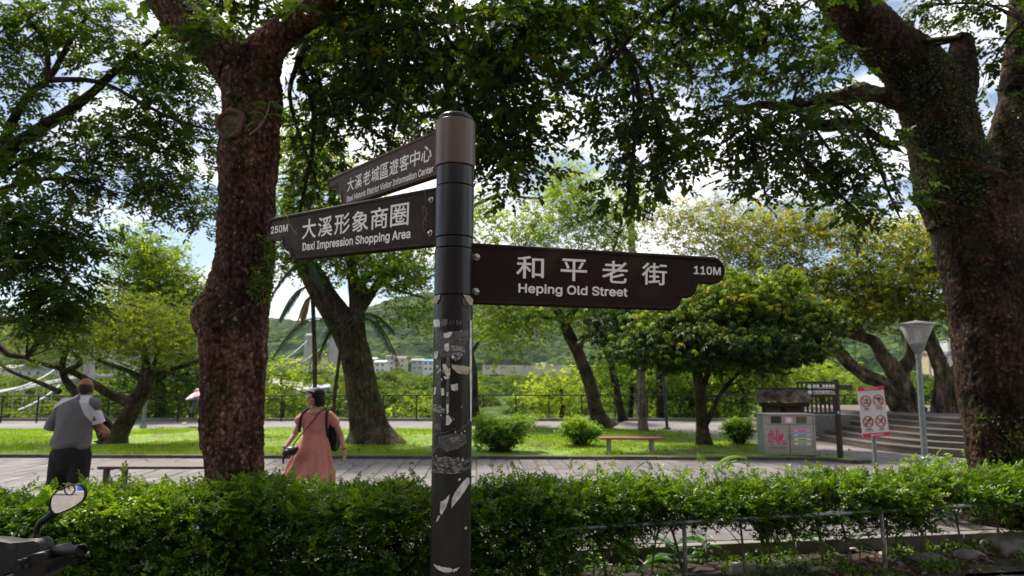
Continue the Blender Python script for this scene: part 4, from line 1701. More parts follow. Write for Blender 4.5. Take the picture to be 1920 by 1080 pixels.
# ------------------------------------------------------------------ far direction post
M_wood = pmat('dark_stained_wood', (.022, .014, .010), (.045, .030, .022), 5, .75, .4, 40, stretch=(6, 6, .8))
M_woodr = pmat('red_brown_wood', (.10, .042, .026), (.17, .075, .045), 5, .7, .3, 40, stretch=(6, 6, .8))
Yd = 14.9
dxp = W(1576, 862, Yd)[0]
dr_ = empty('direction_post', (dxp, Yd, .03), 'dark wooden direction post with two left boards and one right board', 'signpost')
zt2 = W(1570, 714, Yd)[2]
offx = W(1567, 720, Yd)[0] - dxp
q = MB()
q.tube([(0, 0, -.05), (offx, 0, zt2)], [.062, .058], 10)
q.build('post', [M_wood], dr_)
zA, zB = W(1540, 727, Yd)[2], W(1540, 738, Yd)[2]
for k, (z, txt) in enumerate(((zA, ''), (zB, '大溪老城區遊客中心'))):
    x0_, x1_ = W(1512, 730, Yd)[0] - dxp, offx - .04
    q = MB()
    q.box(((x0_ + x1_) / 2, -.06, z), (x1_ - x0_, .03, .112), bevel=.005)
    bb = q.build('direction_board', [M_wood], dr_)
    ff = lambda P, z=z: np.stack([P[:, 0], -P[:, 2] - .076, P[:, 1] + z], -1)
    if txt: letters(bb, ff, [(txt, x0_ + .10, x1_ - .03, -.018, .042, .02, True)], z=.002)
    q = MB()
    if not txt:
        for j in range(2): q.box((x0_ + .14 + .075 * j, -.079, z + .01), (.055, .004, .055))
        for j in range(4): q.box((x0_ + .34 + .07 * j, -.079, z + .01), (.050, .004, .055))
    for j in range(9): q.box((x0_ + .13 + .055 * j, -.079, z - .035), (.042, .004, .012))
    q.build('print', [M_white], bb)
    q = MB()
    q.lathe([(0, .004), (.045, .004), (.045, 0)], c=(x0_ + .035, -.077, z), R=Rxyz(np.array(pi / 2), np.array(0.), np.array(0.)), seg=14)
    q.build('round_symbol', [M_grnl], bb)
q = MB()
zR = W(1590, 729, Yd)[2]
q.box((offx + .22, .03, zR), (.40, .03, .11), bevel=.005, rz=radians(22))
q.build('direction_board', [M_wood], dr_)
q = MB()
q.box((offx * .5 - .01, -.062, W(1576, 776, Yd)[2]), (.035, .006, .06))
q.build('sticker', [M_bluel], dr_)

# ------------------------------------------------------------------ small roofed kiosk and slatted screen
M_shin = randmat('cedar_shingle', (.08, .052, .038), (.38, .31, .26), 6, .7, .85, .5, 40)
Yk = 17.6
kx0, kx1 = W(1430, 760, Yk)[0], W(1504, 760, Yk)[0]
kxc = (kx0 + kx1) / 2
kr = empty('roofed_notice_board', (kxc, Yk, 0), 'brown wooden notice case under a small shingle roof behind the steel cabinet', 'notice board', rz=radians(-17))
w = kx1 - kx0
ze = W(1470, 750, Yk)[2]
zr = W(1470, 731, Yk)[2]
for s in (-1, 1):
    q = MB()
    q.box((s * (w / 2 - .05), 0, ze / 2), (.10, .12, ze), bevel=.008)
    q.build('post', [M_woodr], kr)
q = MB()
q.box((0, .03, ze / 2 + .05), (w - .2, .06, ze - .35), bevel=.005)
q.build('case_back', [M_wood], kr)
for s in (-1, 1):
    q = MB()
    q.box((s * w * .22, -.01, ze - .50), (w * .34, .02, .62), bevel=.004)
    q.build('display_panel', [M_woodr if s > 0 else M_brz], kr)
q = MB()
for k in range(3): q.box((w * .22 - .08 + .08 * k, -.024, ze - .4), (.05, .004, .03))
q.build('gold_print', [M_yell], kr)
rise, run = zr - ze + .06, .58
sl_ = atan2(rise, run)
# shingles: courses of small boards on the near slope
nc, per = 5, 9
sq = MB()
sq.box((0, 0, 0), (.98, 1, 1), bevel=.0)
shm = sq.mesh('shingle', [M_shin])
rw = w + .22
for side in (-1, 1):
    for c_ in range(nc):
        for k in range(per):
            sw = rw / per
            t0 = (c_ + .5) / nc
            o = obj('shingle', shm, kr, (-rw / 2 + sw * (k + .5) + (sw * .25 if c_ % 2 else -sw * .1), side * (run * (1 - t0) + .02), ze - .06 + rise * t0 + .03 + random.uniform(-.006, .01)),
                    (side * -sl_ * .86, random.uniform(-.05, .05), random.uniform(-.03, .03)))
            o.scale = (sw * random.uniform(.8, .98), run / nc * 1.7, .022)
q = MB()
q.box((0, 0, zr + .02), (rw, .12, .05), bevel=.01)
q.build('ridge_board', [M_wood], kr)
q = MB()
q.box((0, -run + .03, ze - .10), (rw - .06, .03, .09))
q.build('fascia_board', [M_wood], kr)
for s in (-1, 1):
    q = MB()
    q.add([[s * (rw / 2 - .06) - .015, -run + .02, ze - .12], [s * (rw / 2 - .06) - .015, run - .02, ze - .12], [s * (rw / 2 - .06) - .015, 0, zr - .03],
           [s * (rw / 2 - .06) + .015, -run + .02, ze - .12], [s * (rw / 2 - .06) + .015, run - .02, ze - .12], [s * (rw / 2 - .06) + .015, 0, zr - .03]],
          [[0, 2, 1], [3, 4, 5]], [[0, 1, 4, 3], [1, 2, 5, 4], [2, 0, 3, 5]])
    q.build('gable_board', [M_woodr], kr)

Ys = 20.64
sx0, sx1 = W(1494, 750, Ys)[0], W(1574, 750, Ys)[0]
z0_, z1_ = .665, W(1540, 717, Ys)[2]
scr = empty('slatted_screen', ((sx0 + sx1) / 2, Ys, 0), 'dark wooden slatted screen standing on the wall beside the steps', 'screen')
w = sx1 - sx0
for z in (z0_ + .05, z0_ + .55, z1_ - .22, z1_):
    q = MB()
    q.box((0, 0, z), (w, .05, .06), bevel=.006)
    q.build('rail', [M_wood], scr)
q = MB()
q.box((0, 0, .0), (.06, .03, z1_ - .05 - z0_), bevel=.005)
sm_ = q.mesh('slat', [M_wood])
for k in range(10):
    obj('slat', sm_, scr, (-w / 2 + .05 + (w - .1) * k / 9, .0, (z0_ + z1_) / 2))
# ------------------------------------------------------------------ tube rail along the hedge
def rail_y(x): return 5.83 + .277 * (x - .59)


hr = empty('tube_rail', (2, 6, 0), 'low galvanised tube rail running through the hedge', 'rail')
q = MB()
xs_r = np.linspace(.35, 9, 40)
zr_ = [W(1090 + (1920 - 1090) * 0, 990, rail_y(.59))[2], W(1920, 941, rail_y(5.4))[2]]
def rz_(x): return zr_[0] + (zr_[1] - zr_[0]) * (x - .59) / (5.4 - .59)
q.tube(np.stack([xs_r - 2, rail_y(xs_r) - 6, rz_(xs_r)], -1), .021, 10)
q.build('rail', [M_tube], hr, True)
for px in (1283, 1655):
    for it in range(1):
        xx = (px - 960) / FPX * 6.0
        for _ in range(4): xx = W(px, 1000, rail_y(xx))[0]
    q = MB()
    q.tube([(xx - 2, rail_y(xx) - 6, -.2), (xx - 2, rail_y(xx) - 6, rz_(xx))], .018, 10)
    q.build('post', [M_tube], hr, True)

# ------------------------------------------------------------------ far side: bridge, houses
M_bwhite = pmat('bridge_white', (.36, .34, .32), (.27, .255, .24), .4, .7)
M_cable = pmat('bridge_cable', (.34, .36, .42), None, rough=.4)
br = empty('suspension_bridge', (-70, 200, 0), 'white suspension bridge over the valley seen between the palms', 'bridge')
o0 = np.array([-70, 200, 0])


def ppath(pts, Y): return [W(a, b, Y) - o0 for a, b in pts]


YB = 260
for (x0_, x1_, yt) in ((581, 576, 633), (625, 628, 631)):
    q = MB()
    A, B = W(x0_, yt, YB) - o0, W(x1_, 730, YB) - o0
    q.tube([B, A], [2.3, 1.7], 10)
    q.lathe([(1.9, 0), (1.9, .8), (1.2, 1.4), (0, 1.6)], c=A, seg=10)
    q.build('pylon_leg', [M_bwhite], br)
q = MB()
A, B = W(581, 641, YB) - o0, W(625, 641, YB) - o0
q.box((A + B) / 2, (B[0] - A[0], 2.2, 1.9))
q.build('crossbeam', [M_bwhite], br)
q = MB()
A, B = W(578, 690, YB) - o0, W(627, 690, YB) - o0
q.box((A + B) / 2, (B[0] - A[0], 2.2, 1.6))
q.build('crossbeam', [M_bwhite], br)
# near pylon, mostly behind the crooked tree
YA = 150
for x0_ in (140, 168):
    q = MB()
    A, B = W(x0_, 655, YA) - o0, W(x0_ - 2, 745, YA) - o0
    q.tube([B, A], [1.3, 1.0], 10)
    q.build('pylon_leg', [M_bwhite], br)
q = MB()
A, B = W(140, 664, YA) - o0, W(168, 664, YA) - o0
q.box((A + B) / 2, (B[0] - A[0], 1.2, 1.1))
q.build('crossbeam', [M_bwhite], br)


def cable(p0, p1, sag, r, nh, deckoff=None):
    t = np.linspace(0, 1, 24)
    P = p0[None] * (1 - t[:, None]) + p1[None] * t[:, None]
    P[:, 2] -= sag * 4 * t * (1 - t)
    q = MB()
    q.tube(P, r * .8, 6)
    q.build('main_cable', [M_cable], br, True)
    if nh:
        for k in range(1, nh):
            i = int(k * 23 / nh)
            q = MB()
            q.tube([P[i], P[i] - np.array([0, 0, deckoff])], .07, 5)
            q.build('hanger', [M_cable], br)
    return P


L1, L2 = W(140, 657, YA) - o0, W(168, 657, YA) - o0
F1, F2 = W(581, 634, YB) - o0, W(625, 632, YB) - o0
cable(L2, F1, 12, .20, 0)
cable(L2 + np.array([2, 0, 0]), F2, 12.5, .20, 0)
cable(W(-40, 741, 70) - o0, L1, 2.0, .17, 9, 7.0)
cable(W(-60, 783, 60) - o0, W(112, 722, 100) - o0, 1.2, .15, 10, 4.5)
q = MB()
A, B, Cc = W(-300, 800, 60) - o0, W(154, 706, YA) - o0, W(603, 697, YB) - o0
q.tube([A, B], .5, 6)
q.tube([B, Cc], .7, 6)
q.build('deck', [M_bwhite], br)

M_wall = [pmat('far_wall_' + n, c, tuple(k * .8 for k in c), .3, .85) for n, c in (('cream', (.55, .50, .42)), ('white', (.62, .61, .60)), ('pink', (.52, .36, .31)), ('grey', (.40, .40, .41)), ('ochre', (.50, .40, .26)))]
M_roofs = [pmat('far_roof_' + n, c, tuple(k * .7 for k in c), .5, .8) for n, c in (('red', (.20, .11, .09)), ('grey', (.24, .25, .27)), ('blue', (.10, .26, .42)), ('white', (.60, .60, .62)))]
M_pane = pmat('far_window', (.07, .08, .10), (.12, .13, .15), 2, .2)


def house(px0, px1, pyt, Y, wi, ri, rooftype, floors, label, depth=12, base_drop=14):
    A, B = W(px0, pyt, Y), W(px1, pyt, Y)
    w = B[0] - A[0]
    zt = A[2]
    zb = zt - floors * 3.2
    r = empty('house', ((A[0] + B[0]) / 2, Y, zb), label, 'house', 'houses across the valley')
    q = MB()
    q.box((0, depth / 2, (zt - zb - base_drop) / 2), (w, depth, zt - zb + base_drop))
    q.build('wall', [M_wall[wi]], r)
    q = MB()
    h = zt - zb
    if rooftype == 'gable':
        rh = min(3.2, w * .22)
        V = [[-w / 2 - .6, -.8, h], [w / 2 + .6, -.8, h], [w / 2 + .6, depth + .8, h], [-w / 2 - .6, depth + .8, h], [-w / 2 - .6, depth / 2, h + rh], [w / 2 + .6, depth / 2, h + rh]]
        q.add(V, [[0, 1, 5, 4], [2, 3, 4, 5], [3, 2, 1, 0]], )
        q.add(V, [[0, 4, 3], [1, 2, 5]])
    else:
        q.box((0, depth / 2, h + .3), (w + .8, depth + .8, .6))
        q.box((w * .2, depth / 2, h + 1.5), (w * .25, 3, 2.2))
    q.build('roof', [M_roofs[ri]], r)
    nw = max(2, int(w / 3.5))
    wq = MB()
    wq.box((0, 0, 0), (1.3, .12, 1.4))
    wm = wq.mesh('window', [M_pane])
    for f_ in range(floors):
        for k in range(nw):
            obj('window', wm, r, (-w / 2 + w * (k + .5) / nw, -.04, 1.8 + f_ * 3.2))
    return r


hs = [(505, 532, 683, 430, 3, 1, 'flat', 2, 'grey flat roofed house left of the white bridge pylon'),
      (536, 552, 680, 400, 2, 0, 'gable', 2, 'pinkish house with red gable roof beside the bridge cable'),
      (552, 572, 676, 440, 2, 0, 'gable', 3, 'red roofed pink block just left of the bridge pylon'),
      (585, 606, 668, 450, 2, 1, 'flat', 4, 'tall pink block between the two bridge pylon legs'),
      (608, 620, 682, 420, 1, 3, 'flat', 2, 'small white house at the foot of the right pylon leg'),
      (634, 652, 668, 430, 0, 0, 'gable', 3, 'cream house with red roof right of the bridge pylon'),
      (688, 703, 673, 400, 1, 3, 'gable', 3, 'white gabled hall right of the leaning mossy trunk'),
      (703, 722, 679, 390, 1, 3, 'gable', 2, 'white house with pale roof beside the gabled hall'),
      (724, 738, 668, 450, 1, 0, 'gable', 4, 'narrow white house with small pointed roof'),
      (738, 760, 672, 440, 0, 0, 'gable', 2, 'cream house with red brown roof on the rise'),
      (772, 792, 676, 430, 3, 1, 'gable', 2, 'grey house low in the trees left of the signpost'),
      (794, 812, 677, 410, 1, 2, 'gable', 2, 'white house with blue roof touching the signpost pole'),
      (1000, 1030, 688, 380, 0, 3, 'flat', 1, 'long low pale building right of the signpost above the wood'),
      (1088, 1102, 676, 400, 3, 2, 'gable', 2, 'small house with bright blue roof behind the leaning trunk'),
      (1494, 1508, 664, 430, 2, 0, 'gable', 2, 'tiny pink house left of the banyan branches'),
      (1740, 1768, 664, 420, 4, 0, 'gable', 2, 'ochre house right of the lamp behind the banyans'),
      (1768, 1798, 667, 400, 0, 1, 'flat', 2, 'cream flat roofed building between banyan and big right trunk'),
      (1776, 1800, 640, 520, 1, 3, 'flat', 3, 'white block high behind the big right trunk'),
      (30, 80, 694, 330, 3, 1, 'flat', 1, 'low grey building far left beyond the cables'),
      (0, 28, 690, 345, 0, 1, 'gable', 1, 'low cream building at far left edge')]
for h_ in hs: house(*h_[:8], h_[8])
# the long embankment wall across the valley
ew = MB()
A, B = W(905, 687, 372), W(1070, 686, 372)
ew.box((A + B) / 2 + np.array([0, 0, -2.2]), (B[0] - A[0], 1.0, 4.6))
for k in range(12): ew.box((A[0] + (B[0] - A[0]) * (k + .5) / 12, 371, A[2] - 2.4), (.5, .5, 4.2))
ew.box((A + B) / 2 + np.array([0, 0, .3]), (B[0] - A[0] + .6, 1.6, .4))
ewo = ew.build('embankment_wall', [M_wall[0]], None)
tag(ewo, 'long pale embankment wall above the valley woodland right of the post', 'wall')

# blue roofed pavilion beyond the railing
Yp_ = 46
bp = empty('pavilion', W(588, 740, Yp_), 'pavilion with violet blue roof behind the woman in the dress', 'pavilion')
M_blue = pmat('violet_blue_roof', (.14, .15, .36), (.20, .21, .42), 3, .5)
c_ = W(588, 740, Yp_)
q = MB()
A = [W(549, 737, Yp_) - c_, W(624, 724, Yp_) - c_, W(618, 720, Yp_ + 4) - c_, W(556, 728, Yp_ + 4) - c_]
q.add(A + [a - np.array([0, 0, .18]) for a in A], [[0, 1, 2, 3], [7, 6, 5, 4], [0, 4, 5, 1], [1, 5, 6, 2], [2, 6, 7, 3], [3, 7, 4, 0]])
q.build('roof', [M_blue], bp)
q = MB()
A = [W(500, 716, Yp_ + 3) - c_, W(560, 733, Yp_ + .5) - c_, W(600, 722, Yp_ + 4.5) - c_, W(510, 709, Yp_ + 8) - c_]
q.add(A + [a - np.array([0, 0, .2]) for a in A], [[0, 1, 2, 3], [7, 6, 5, 4], [0, 4, 5, 1], [1, 5, 6, 2], [2, 6, 7, 3], [3, 7, 4, 0]])
q.build('awning', [M_bwhite], bp)
for dx in (-1.0, .9):
    q = MB()
    q.box((dx, 2, -3.0), (.14, .14, 5.6))
    q.build('column', [M_bwhite], bp)
#==PART4==

# ------------------------------------------------------------------ vegetation materials
M_barkT1 = barkmat('bark_red_brown', (.026, .014, .010), (.130, .066, .045), (.38, .25, .185), moss=(.045, .055, .014), mosslo=.62, vscale=30, stretch=(1, 1, .8))
M_barkT2 = barkmat('bark_dark_brown', (.014, .008, .005), (.052, .030, .019), (.19, .125, .082), moss=(.022, .030, .009), mosslo=.56, vscale=26, stretch=(1, 1, .8))
M_barkg = barkmat('bark_grey_brown', (.030, .022, .015), (.075, .055, .038), (.15, .12, .09), moss=(.035, .05, .015), mosslo=.52, vscale=14, bump=.6)
M_barkd = barkmat('bark_dark', (.018, .013, .009), (.045, .032, .022), (.09, .07, .05), moss=(.03, .045, .012), mosslo=.55, vscale=14, bump=.6)
M_barkp = barkmat('bark_pale', (.12, .10, .085), (.22, .19, .16), (.34, .30, .26), moss=(.10, .11, .06), mosslo=.56, vscale=16, bump=.5)
M_barkb = barkmat('bark_banyan', (.055, .043, .030), (.15, .12, .085), (.27, .22, .165), moss=(.035, .05, .018), mosslo=.55, vscale=6, nscale=3, bump=.8, stretch=(1, 1, .25))
M_cut = pmat('cut_wood', (.055, .048, .026), (.115, .090, .052), 9, .9, .5, 50, c3=(.05, .05, .025), scale3=6, stretch=(1, 1, 1))
M_cutrim = pmat('callus_bark', (.085, .038, .024), (.15, .075, .048), 16, .9, .6, 60)

L_canopy = leafmat('canopy_leaves', [(0, (.012, .026, .005)), (.5, (.030, .058, .008)), (.85, (.075, .125, .012)), (1, (.18, .17, .02))], .36, .5, .22, 1.8)
L_left = leafmat('feather_leaves', [(0, (.020, .042, .008)), (.6, (.050, .095, .014)), (1, (.11, .17, .022))], .38, .5, .22, 1.9)
L_hedge = leafmat('hedge_leaves', [(0, (.016, .046, .008)), (.5, (.076, .156, .013)), (.8, (.180, .29, .022)), (1, (.30, .40, .04))], .32, .38, .40, 1.5)
L_mid = leafmat('light_green_leaves', [(0, (.040, .080, .014)), (.5, (.120, .190, .028)), (1, (.30, .36, .05))], .45, .6, .12, 1.9)
L_yel = leafmat('yellow_green_leaves', [(0, (.040, .070, .014)), (.5, (.140, .175, .026)), (.85, (.32, .30, .035)), (1, (.50, .36, .03))], .45, .6, .12, 1.8)
L_dense = leafmat('glossy_dark_leaves', [(0, (.016, .034, .010)), (.55, (.036, .070, .018)), (.72, (.17, .27, .02)), (.96, (.36, .42, .03)), (1, (.44, .26, .06))], .28, .5, .22, 1.5)
L_bush = leafmat('lime_bush_leaves', [(0, (.03, .085, .012)), (.5, (.10, .23, .02)), (1, (.27, .40, .04))], .35, .45, .3, 1.5)
L_palm = leafmat('palm_leaflets', [(0, (.010, .030, .012)), (.6, (.025, .060, .018)), (.9, (.05, .09, .02)), (1, (.38, .12, .03))], .30, .4, .4, 1.5)
L_vine = leafmat('creeper_leaves', [(0, (.02, .06, .010)), (.6, (.08, .17, .015)), (1, (.23, .32, .03))], .35, .4, .35, 1.5)


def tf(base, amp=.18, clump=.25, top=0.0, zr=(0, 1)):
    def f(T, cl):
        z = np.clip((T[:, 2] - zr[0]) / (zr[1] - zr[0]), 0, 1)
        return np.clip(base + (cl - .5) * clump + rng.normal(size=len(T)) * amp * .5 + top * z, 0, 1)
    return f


def hero_trunk(name, C, R, seg, rings, mat, parent, bark=0.012, cell=22, seed=0, bulges=()):
    """a close trunk whose bark plates are real relief"""
    P = catmull(C, rings)
    rr = np.interp(np.linspace(0, 1, rings), np.linspace(0, 1, len(R)), R)
    V, F, _ = tube(P, rr, seg)
    Cc = np.repeat(P, seg, 0)
    D = V - Cc
    D /= np.linalg.norm(D, axis=1)[:, None]
    w1, w2 = worley(V * np.array([cell, cell, cell * .62]) + (fnoise(V * 9, 3, seed)[:, None] * 1.6), seed)
    d = (np.clip(w2 - w1, 0, .5) * 2 - .5) * bark + (fnoise(V * 3.2, 4, seed + 5) - .5) * .10 + (fnoise(V * 45, 2, seed + 9) - .5) * bark * .9
    for c, r, h in bulges:
        q = np.linalg.norm(V - np.array(c), axis=1) / r
        d = d + h * np.exp(-q ** 2)
    V = V + D * d[:, None]
    me = mesh_from(name, V, [F], mat, True)
    return obj(name, me, parent), P, rr, V


# ------------------------------------------------------------------ the big left trunk
Y1 = 6.2
T1 = empty('big_tree', (0, 0, 0), 'large forked tree left of the signpost with red brown bark and a sawn branch scar', 'tree')
edges1 = [(1075, 378, 505), (960, 380, 500), (890, 383, 499), (817, 378, 494), (724, 379, 497), (678, 380, 500), (631, 375, 504), (599, 373, 506), (562, 382, 508), (530, 391, 510), (493, 402, 517), (446, 408, 518),
          (400, 409, 519), (350, 408, 521), (300, 407, 522), (250, 408, 526), (200, 414, 529), (150, 412, 525), (110, 405, 522)]
C = [W((a + b) / 2, y, Y1) for y, a, b in edges1]
C[0][2] = -.35
R = [(b - a) / 2 * MPP(Y1) * .945 for y, a, b in edges1]
R[0] *= 1.12
_, P1, r1, V1 = hero_trunk('trunk', C, R, 130, 330, M_barkT1, T1, .014, 24, 3, bulges=[(W(372, 592, Y1 - .05), .16, .075), (W(415, 600, Y1 - .25), .14, .03)])
limbL = [(452, 135, 0), (425, 105, .05), (385, 70, .1), (345, 38, .15), (315, 5, .2), (290, -50, .3), (262, -120, .45), (240, -190, .7)]
limbR = [(478, 150, 0), (497, 100, 0), (520, 72, -.05), (552, 42, -.1), (590, 18, -.2), (628, -12, -.35), (665, -60, -.6), (700, -130, -.9)]
hl, PL, _, VL = hero_trunk('limb', [W(a, b, Y1 + c) for a, b, c in limbL], [.24, .23, .20, .18, .165, .15, .14, .12], 80, 130, M_barkT1, T1, .012, 24, 5)
hr_, PR_, _, VR = hero_trunk('limb', [W(a, b, Y1 + c) for a, b, c in limbR], [.24, .20, .165, .15, .135, .125, .12, .10], 80, 130, M_barkT1, T1, .012, 24, 6)
# sawn branch scar: a callus ring round a weathered cut face
sc_c = W(431, 232, Y1 - .29)
nrm = np.array([-.35, -.90, -.12])
nrm /= np.linalg.norm(nrm)
xx = np.cross([0, 0, 1.0], nrm)
xx /= np.linalg.norm(xx)
zz = np.cross(nrm, xx)
t_ = np.linspace(0, 2 * pi, 41)
q = MB()
ring = [sc_c + xx * .142 * cos(a) * (1 + .07 * sin(3 * a)) + zz * .125 * sin(a) * (1 + .09 * sin(2 * a + 1)) for a in t_]
VV, FF, _ = tube(np.array(ring), .023 + .006 * np.sin(t_ * 5), 10)
VV = VV + (fnoise(VV * 30, 3, 4)[:, None] - .5) * .016
q.add(VV, FF)
q.build('scar_ring', [M_cutrim], T1, True)
q = MB()
gr, gn = 9, 40
V, F = [sc_c - nrm * .01], []
for i in range(1, gr + 1):
    for k in range(gn):
        a = 2 * pi * k / gn
        rr_ = .138 * i / gr
        V.append(sc_c + xx * rr_ * cos(a) * (1 + .07 * sin(3 * a)) + zz * rr_ * .89 * sin(a) * (1 + .09 * sin(2 * a + 1)) - nrm * (.012 + .010 * sin(rr_ * 190 + a * 2) * .5 + .02 * (fnoise(np.array([[rr_ * 30, a * 3, 1.0]]), 3, 2)[0] - .5) * 2))
F3 = [[0, 1 + (k + 1) % gn, 1 + k] for k in range(gn)]
F4 = [[1 + (i - 1) * gn + k, 1 + (i - 1) * gn + (k + 1) % gn, 1 + i * gn + (k + 1) % gn, 1 + i * gn + k] for i in range(1, gr) for k in range(gn)]
q.add(np.array(V), F3, F4)
q.build('cut_face', [M_cut], T1, True)
q = MB()
P_ = catmull([sc_c + nrm * -.35 + np.array([.1, 0, 0]), sc_c - nrm * .12, sc_c - nrm * .01], 14)
VV, FF, _ = tube(P_, np.linspace(.20, .148, 14), 36)
VV = VV + (fnoise(VV * 22, 3, 14)[:, None] - .5) * .02
q.add(VV, FF)
q.build('branch_stub', [M_barkT1], T1, True)

# young shoot beside the scar
sh_root = empty('shoot', (0, 0, 0), 'young light green shoot sprouting beside the sawn scar of the left trunk', 'shoot')
stem = [W(468, 252, 5.86), W(486, 238, 5.80), (W(497, 222, 5.76)), W(503, 205, 5.74), W(505, 190, 5.72)]
q = MB()
q.tube(catmull(stem, 16), np.linspace(.008, .004, 16), 6)
q.build('stem', [M_dry], sh_root, True)
tips = [(466, 206, 497, 216), (458, 234, 484, 226), (482, 188, 503, 196), (522, 188, 506, 193), (538, 202, 510, 199), (478, 200, 500, 203), (530, 214, 505, 214), (512, 220, 500, 214), (482, 236, 494, 224)]
V0, F0 = leaf_tpl(1.0, .42, curl=.25)
for k, (tx, ty, bx_, by_) in enumerate(tips):
    A, B = W(bx_, by_, 5.74), W(tx, ty, 5.68 + .03 * (k % 3))
    L = np.linalg.norm(B - A)
    Rr = look_R((B - A)[None], np.array([.5 * sin(k * 2.)]))[0]
    mm_ = mesh_from('leaf', V0 * L @ Rr.T + A, [F0], [L_vine], True, np.full(len(V0), .55 + .05 * (k % 4)))
    obj('leaf', mm_, sh_root)


def creeper(parent_name, label, V, sel, n, size, seed, tint=.5, cat='creeper', mat=None, kind='small', parent=None):
    """leaves hugging chosen parts of a bark surface"""
    r = np.random.default_rng(seed)
    idx = np.where(sel)[0]
    pk = r.choice(idx, n)
    T = V[pk] + r.normal(size=(n, 3)) * .012
    D = r.normal(size=(n, 3)) * np.array([1, .6, 1]) + np.array([0, -.5, -.3])
    Rr = look_R(D, r.normal(size=n) * 1.0)
    V0, F0 = leaf_tpl(1.0, .62, fine=False)
    s = size * r.uniform(.6, 1.3, n)
    T = T + np.array([0, -.015, 0])
    Vv = (np.einsum('nij,vj->nvi', Rr, V0) * s[:, None, None] + T[:, None]).reshape(-1, 3)
    F = (F0[None] + (np.arange(n) * 4)[:, None, None]).reshape(-1, 3)
    o = obj(parent_name, mesh_from(parent_name, Vv, [F], [mat or L_vine], True, np.repeat(np.clip(r.normal(tint, .2, n), 0, 1), 4)), parent)
    return tag(o, label, cat, kind='stuff')


def near_px(V, x0, x1, y0, y1):
    q = V - np.array([0, 0, CAMH])
    z = q[:, 1] * cos(PITCH) + q[:, 2] * sin(PITCH)
    yy = -q[:, 1] * sin(PITCH) + q[:, 2] * cos(PITCH)
    px, py = 960 + FPX * q[:, 0] / z, 540 - FPX * yy / z
    return (px > x0) & (px < x1) & (py > y0) & (py < y1), px, py


_, px, py = near_px(V1, 0, 1, 0, 1)
nn_ = fnoise(V1 * 7, 3, 77)
fr1 = V1[:, 1] < Y1 + .12
sel = fr1 & (px > 462) & (py > 440) & (py < 570) & ((px - 462) / 45 + (nn_ - .5) * 2.6 > .55)
creeper('creeper', 'small yellow green creeper leaves on the right flank of the left trunk', V1, sel, 1150, .034, 1, .66)
sel = fr1 & (nn_ > .60) & (py < 330) & (px < 470)
creeper('creeper', 'tiny dark creeper leaves high on the left trunk below its fork', V1, sel, 160, .022, 2, .3)
_, px, py = near_px(VL, 0, 1, 0, 1)
creeper('creeper', 'dark creeper leaves covering the left limb at the top edge', VL, (VL[:, 1] < Y1 + .3) & (fnoise(VL * 6, 3, 5) > .45), 900, .035, 3, .25)

# ------------------------------------------------------------------ the big right trunk
Y2 = 8.35
T2 = empty('big_tree', (0, 0, 0), 'massive dark forked tree at the right edge with fern covered limb', 'tree')
edges2 = [(1085, 1800, 1985), (1000, 1813, 1968), (880, 1823, 1958), (800, 1812, 1950), (700, 1797, 1943), (600, 1786, 1932), (533, 1774, 1920), (433, 1750, 1912), (380, 1738, 1918), (350, 1730, 1922), (335, 1772, 1890), (325, 1818, 1850)]
C = [W((a + b) / 2, y, Y2) for y, a, b in edges2]
C[0][2] = -.35
R = [(b - a) / 2 * MPP(Y2) * .93 for y, a, b in edges2]
R[-1] *= .95
_, P2_, r2_, V2 = hero_trunk('trunk', C, R, 140, 300, M_barkT2, T2, .016, 22, 13, bulges=[(W(1850, 440, Y2 - .4), .14, .09), (W(1790, 640, Y2 - .3), .2, .05), (W(1870, 800, Y2 - .4), .22, .05)])
LL = [(1806, 425, 0, 58), (1798, 360, 0, 76), (1778, 300, 0, 66), (1764, 240, 0, 66), (1745, 180, -.05, 62), (1710, 125, -.1, 56), (1665, 85, -.2, 50), (1622, 45, -.3, 46), (1580, -5, -.4, 44), (1530, -75, -.6, 40), (1480, -150, -.9, 36)]
_, PA, _, VA = hero_trunk('limb', [W(a, b, Y2 + c) for a, b, c, d in LL], [d * MPP(Y2) for *_, d in LL], 100, 200, M_barkT2, T2, .014, 22, 15)
RL = [(1868, 445, 0, 46), (1874, 380, 0, 56), (1886, 325, 0, 47), (1898, 260, .05, 40), (1908, 190, .1, 36), (1916, 110, .15, 34), (1922, 40, .2, 32), (1928, -60, .3, 30), (1936, -150, .4, 28)]
_, PB, _, VB = hero_trunk('limb', [W(a, b, Y2 + c) for a, b, c, d in RL], [d * MPP(Y2) for *_, d in RL], 80, 180, M_barkT2, T2, .014, 22, 16)
ST = [(1775, 200, -.1, 45), (1795, 150, -.1, 36), (1803, 100, -.1, 27), (1804, 74, -.1, 24), (1804, 64, -.1, 12)]
hero_trunk('branch_stub', [W(a, b, Y2 + c) for a, b, c, d in ST], [d * MPP(Y2) for *_, d in ST], 48, 50, M_barkT2, T2, .01, 22, 17)
BR = [(1740, 215, .05, 26), (1700, 196, -.05, 22), (1660, 180, -.12, 19), (1620, 174, -.2, 16), (1575, 182, -.3, 14), (1530, 194, -.4, 14), (1485, 200, -.5, 11), (1445, 196, -.6, 8), (1400, 200, -.8, 5), (1330, 240, -1.0, 3)]
hero_trunk('branch', [W(a, b, Y2 + c) for a, b, c, d in BR], [d * MPP(Y2) for *_, d in BR], 40, 110, M_barkT2, T2, .008, 26, 18)
BR = [(1560, 185, -.3, 12), (1520, 215, -.4, 10), (1545, 235, -.5, 9), (1600, 232, -.6, 8), (1660, 265, -.6, 6), (1700, 290, -.5, 4)]
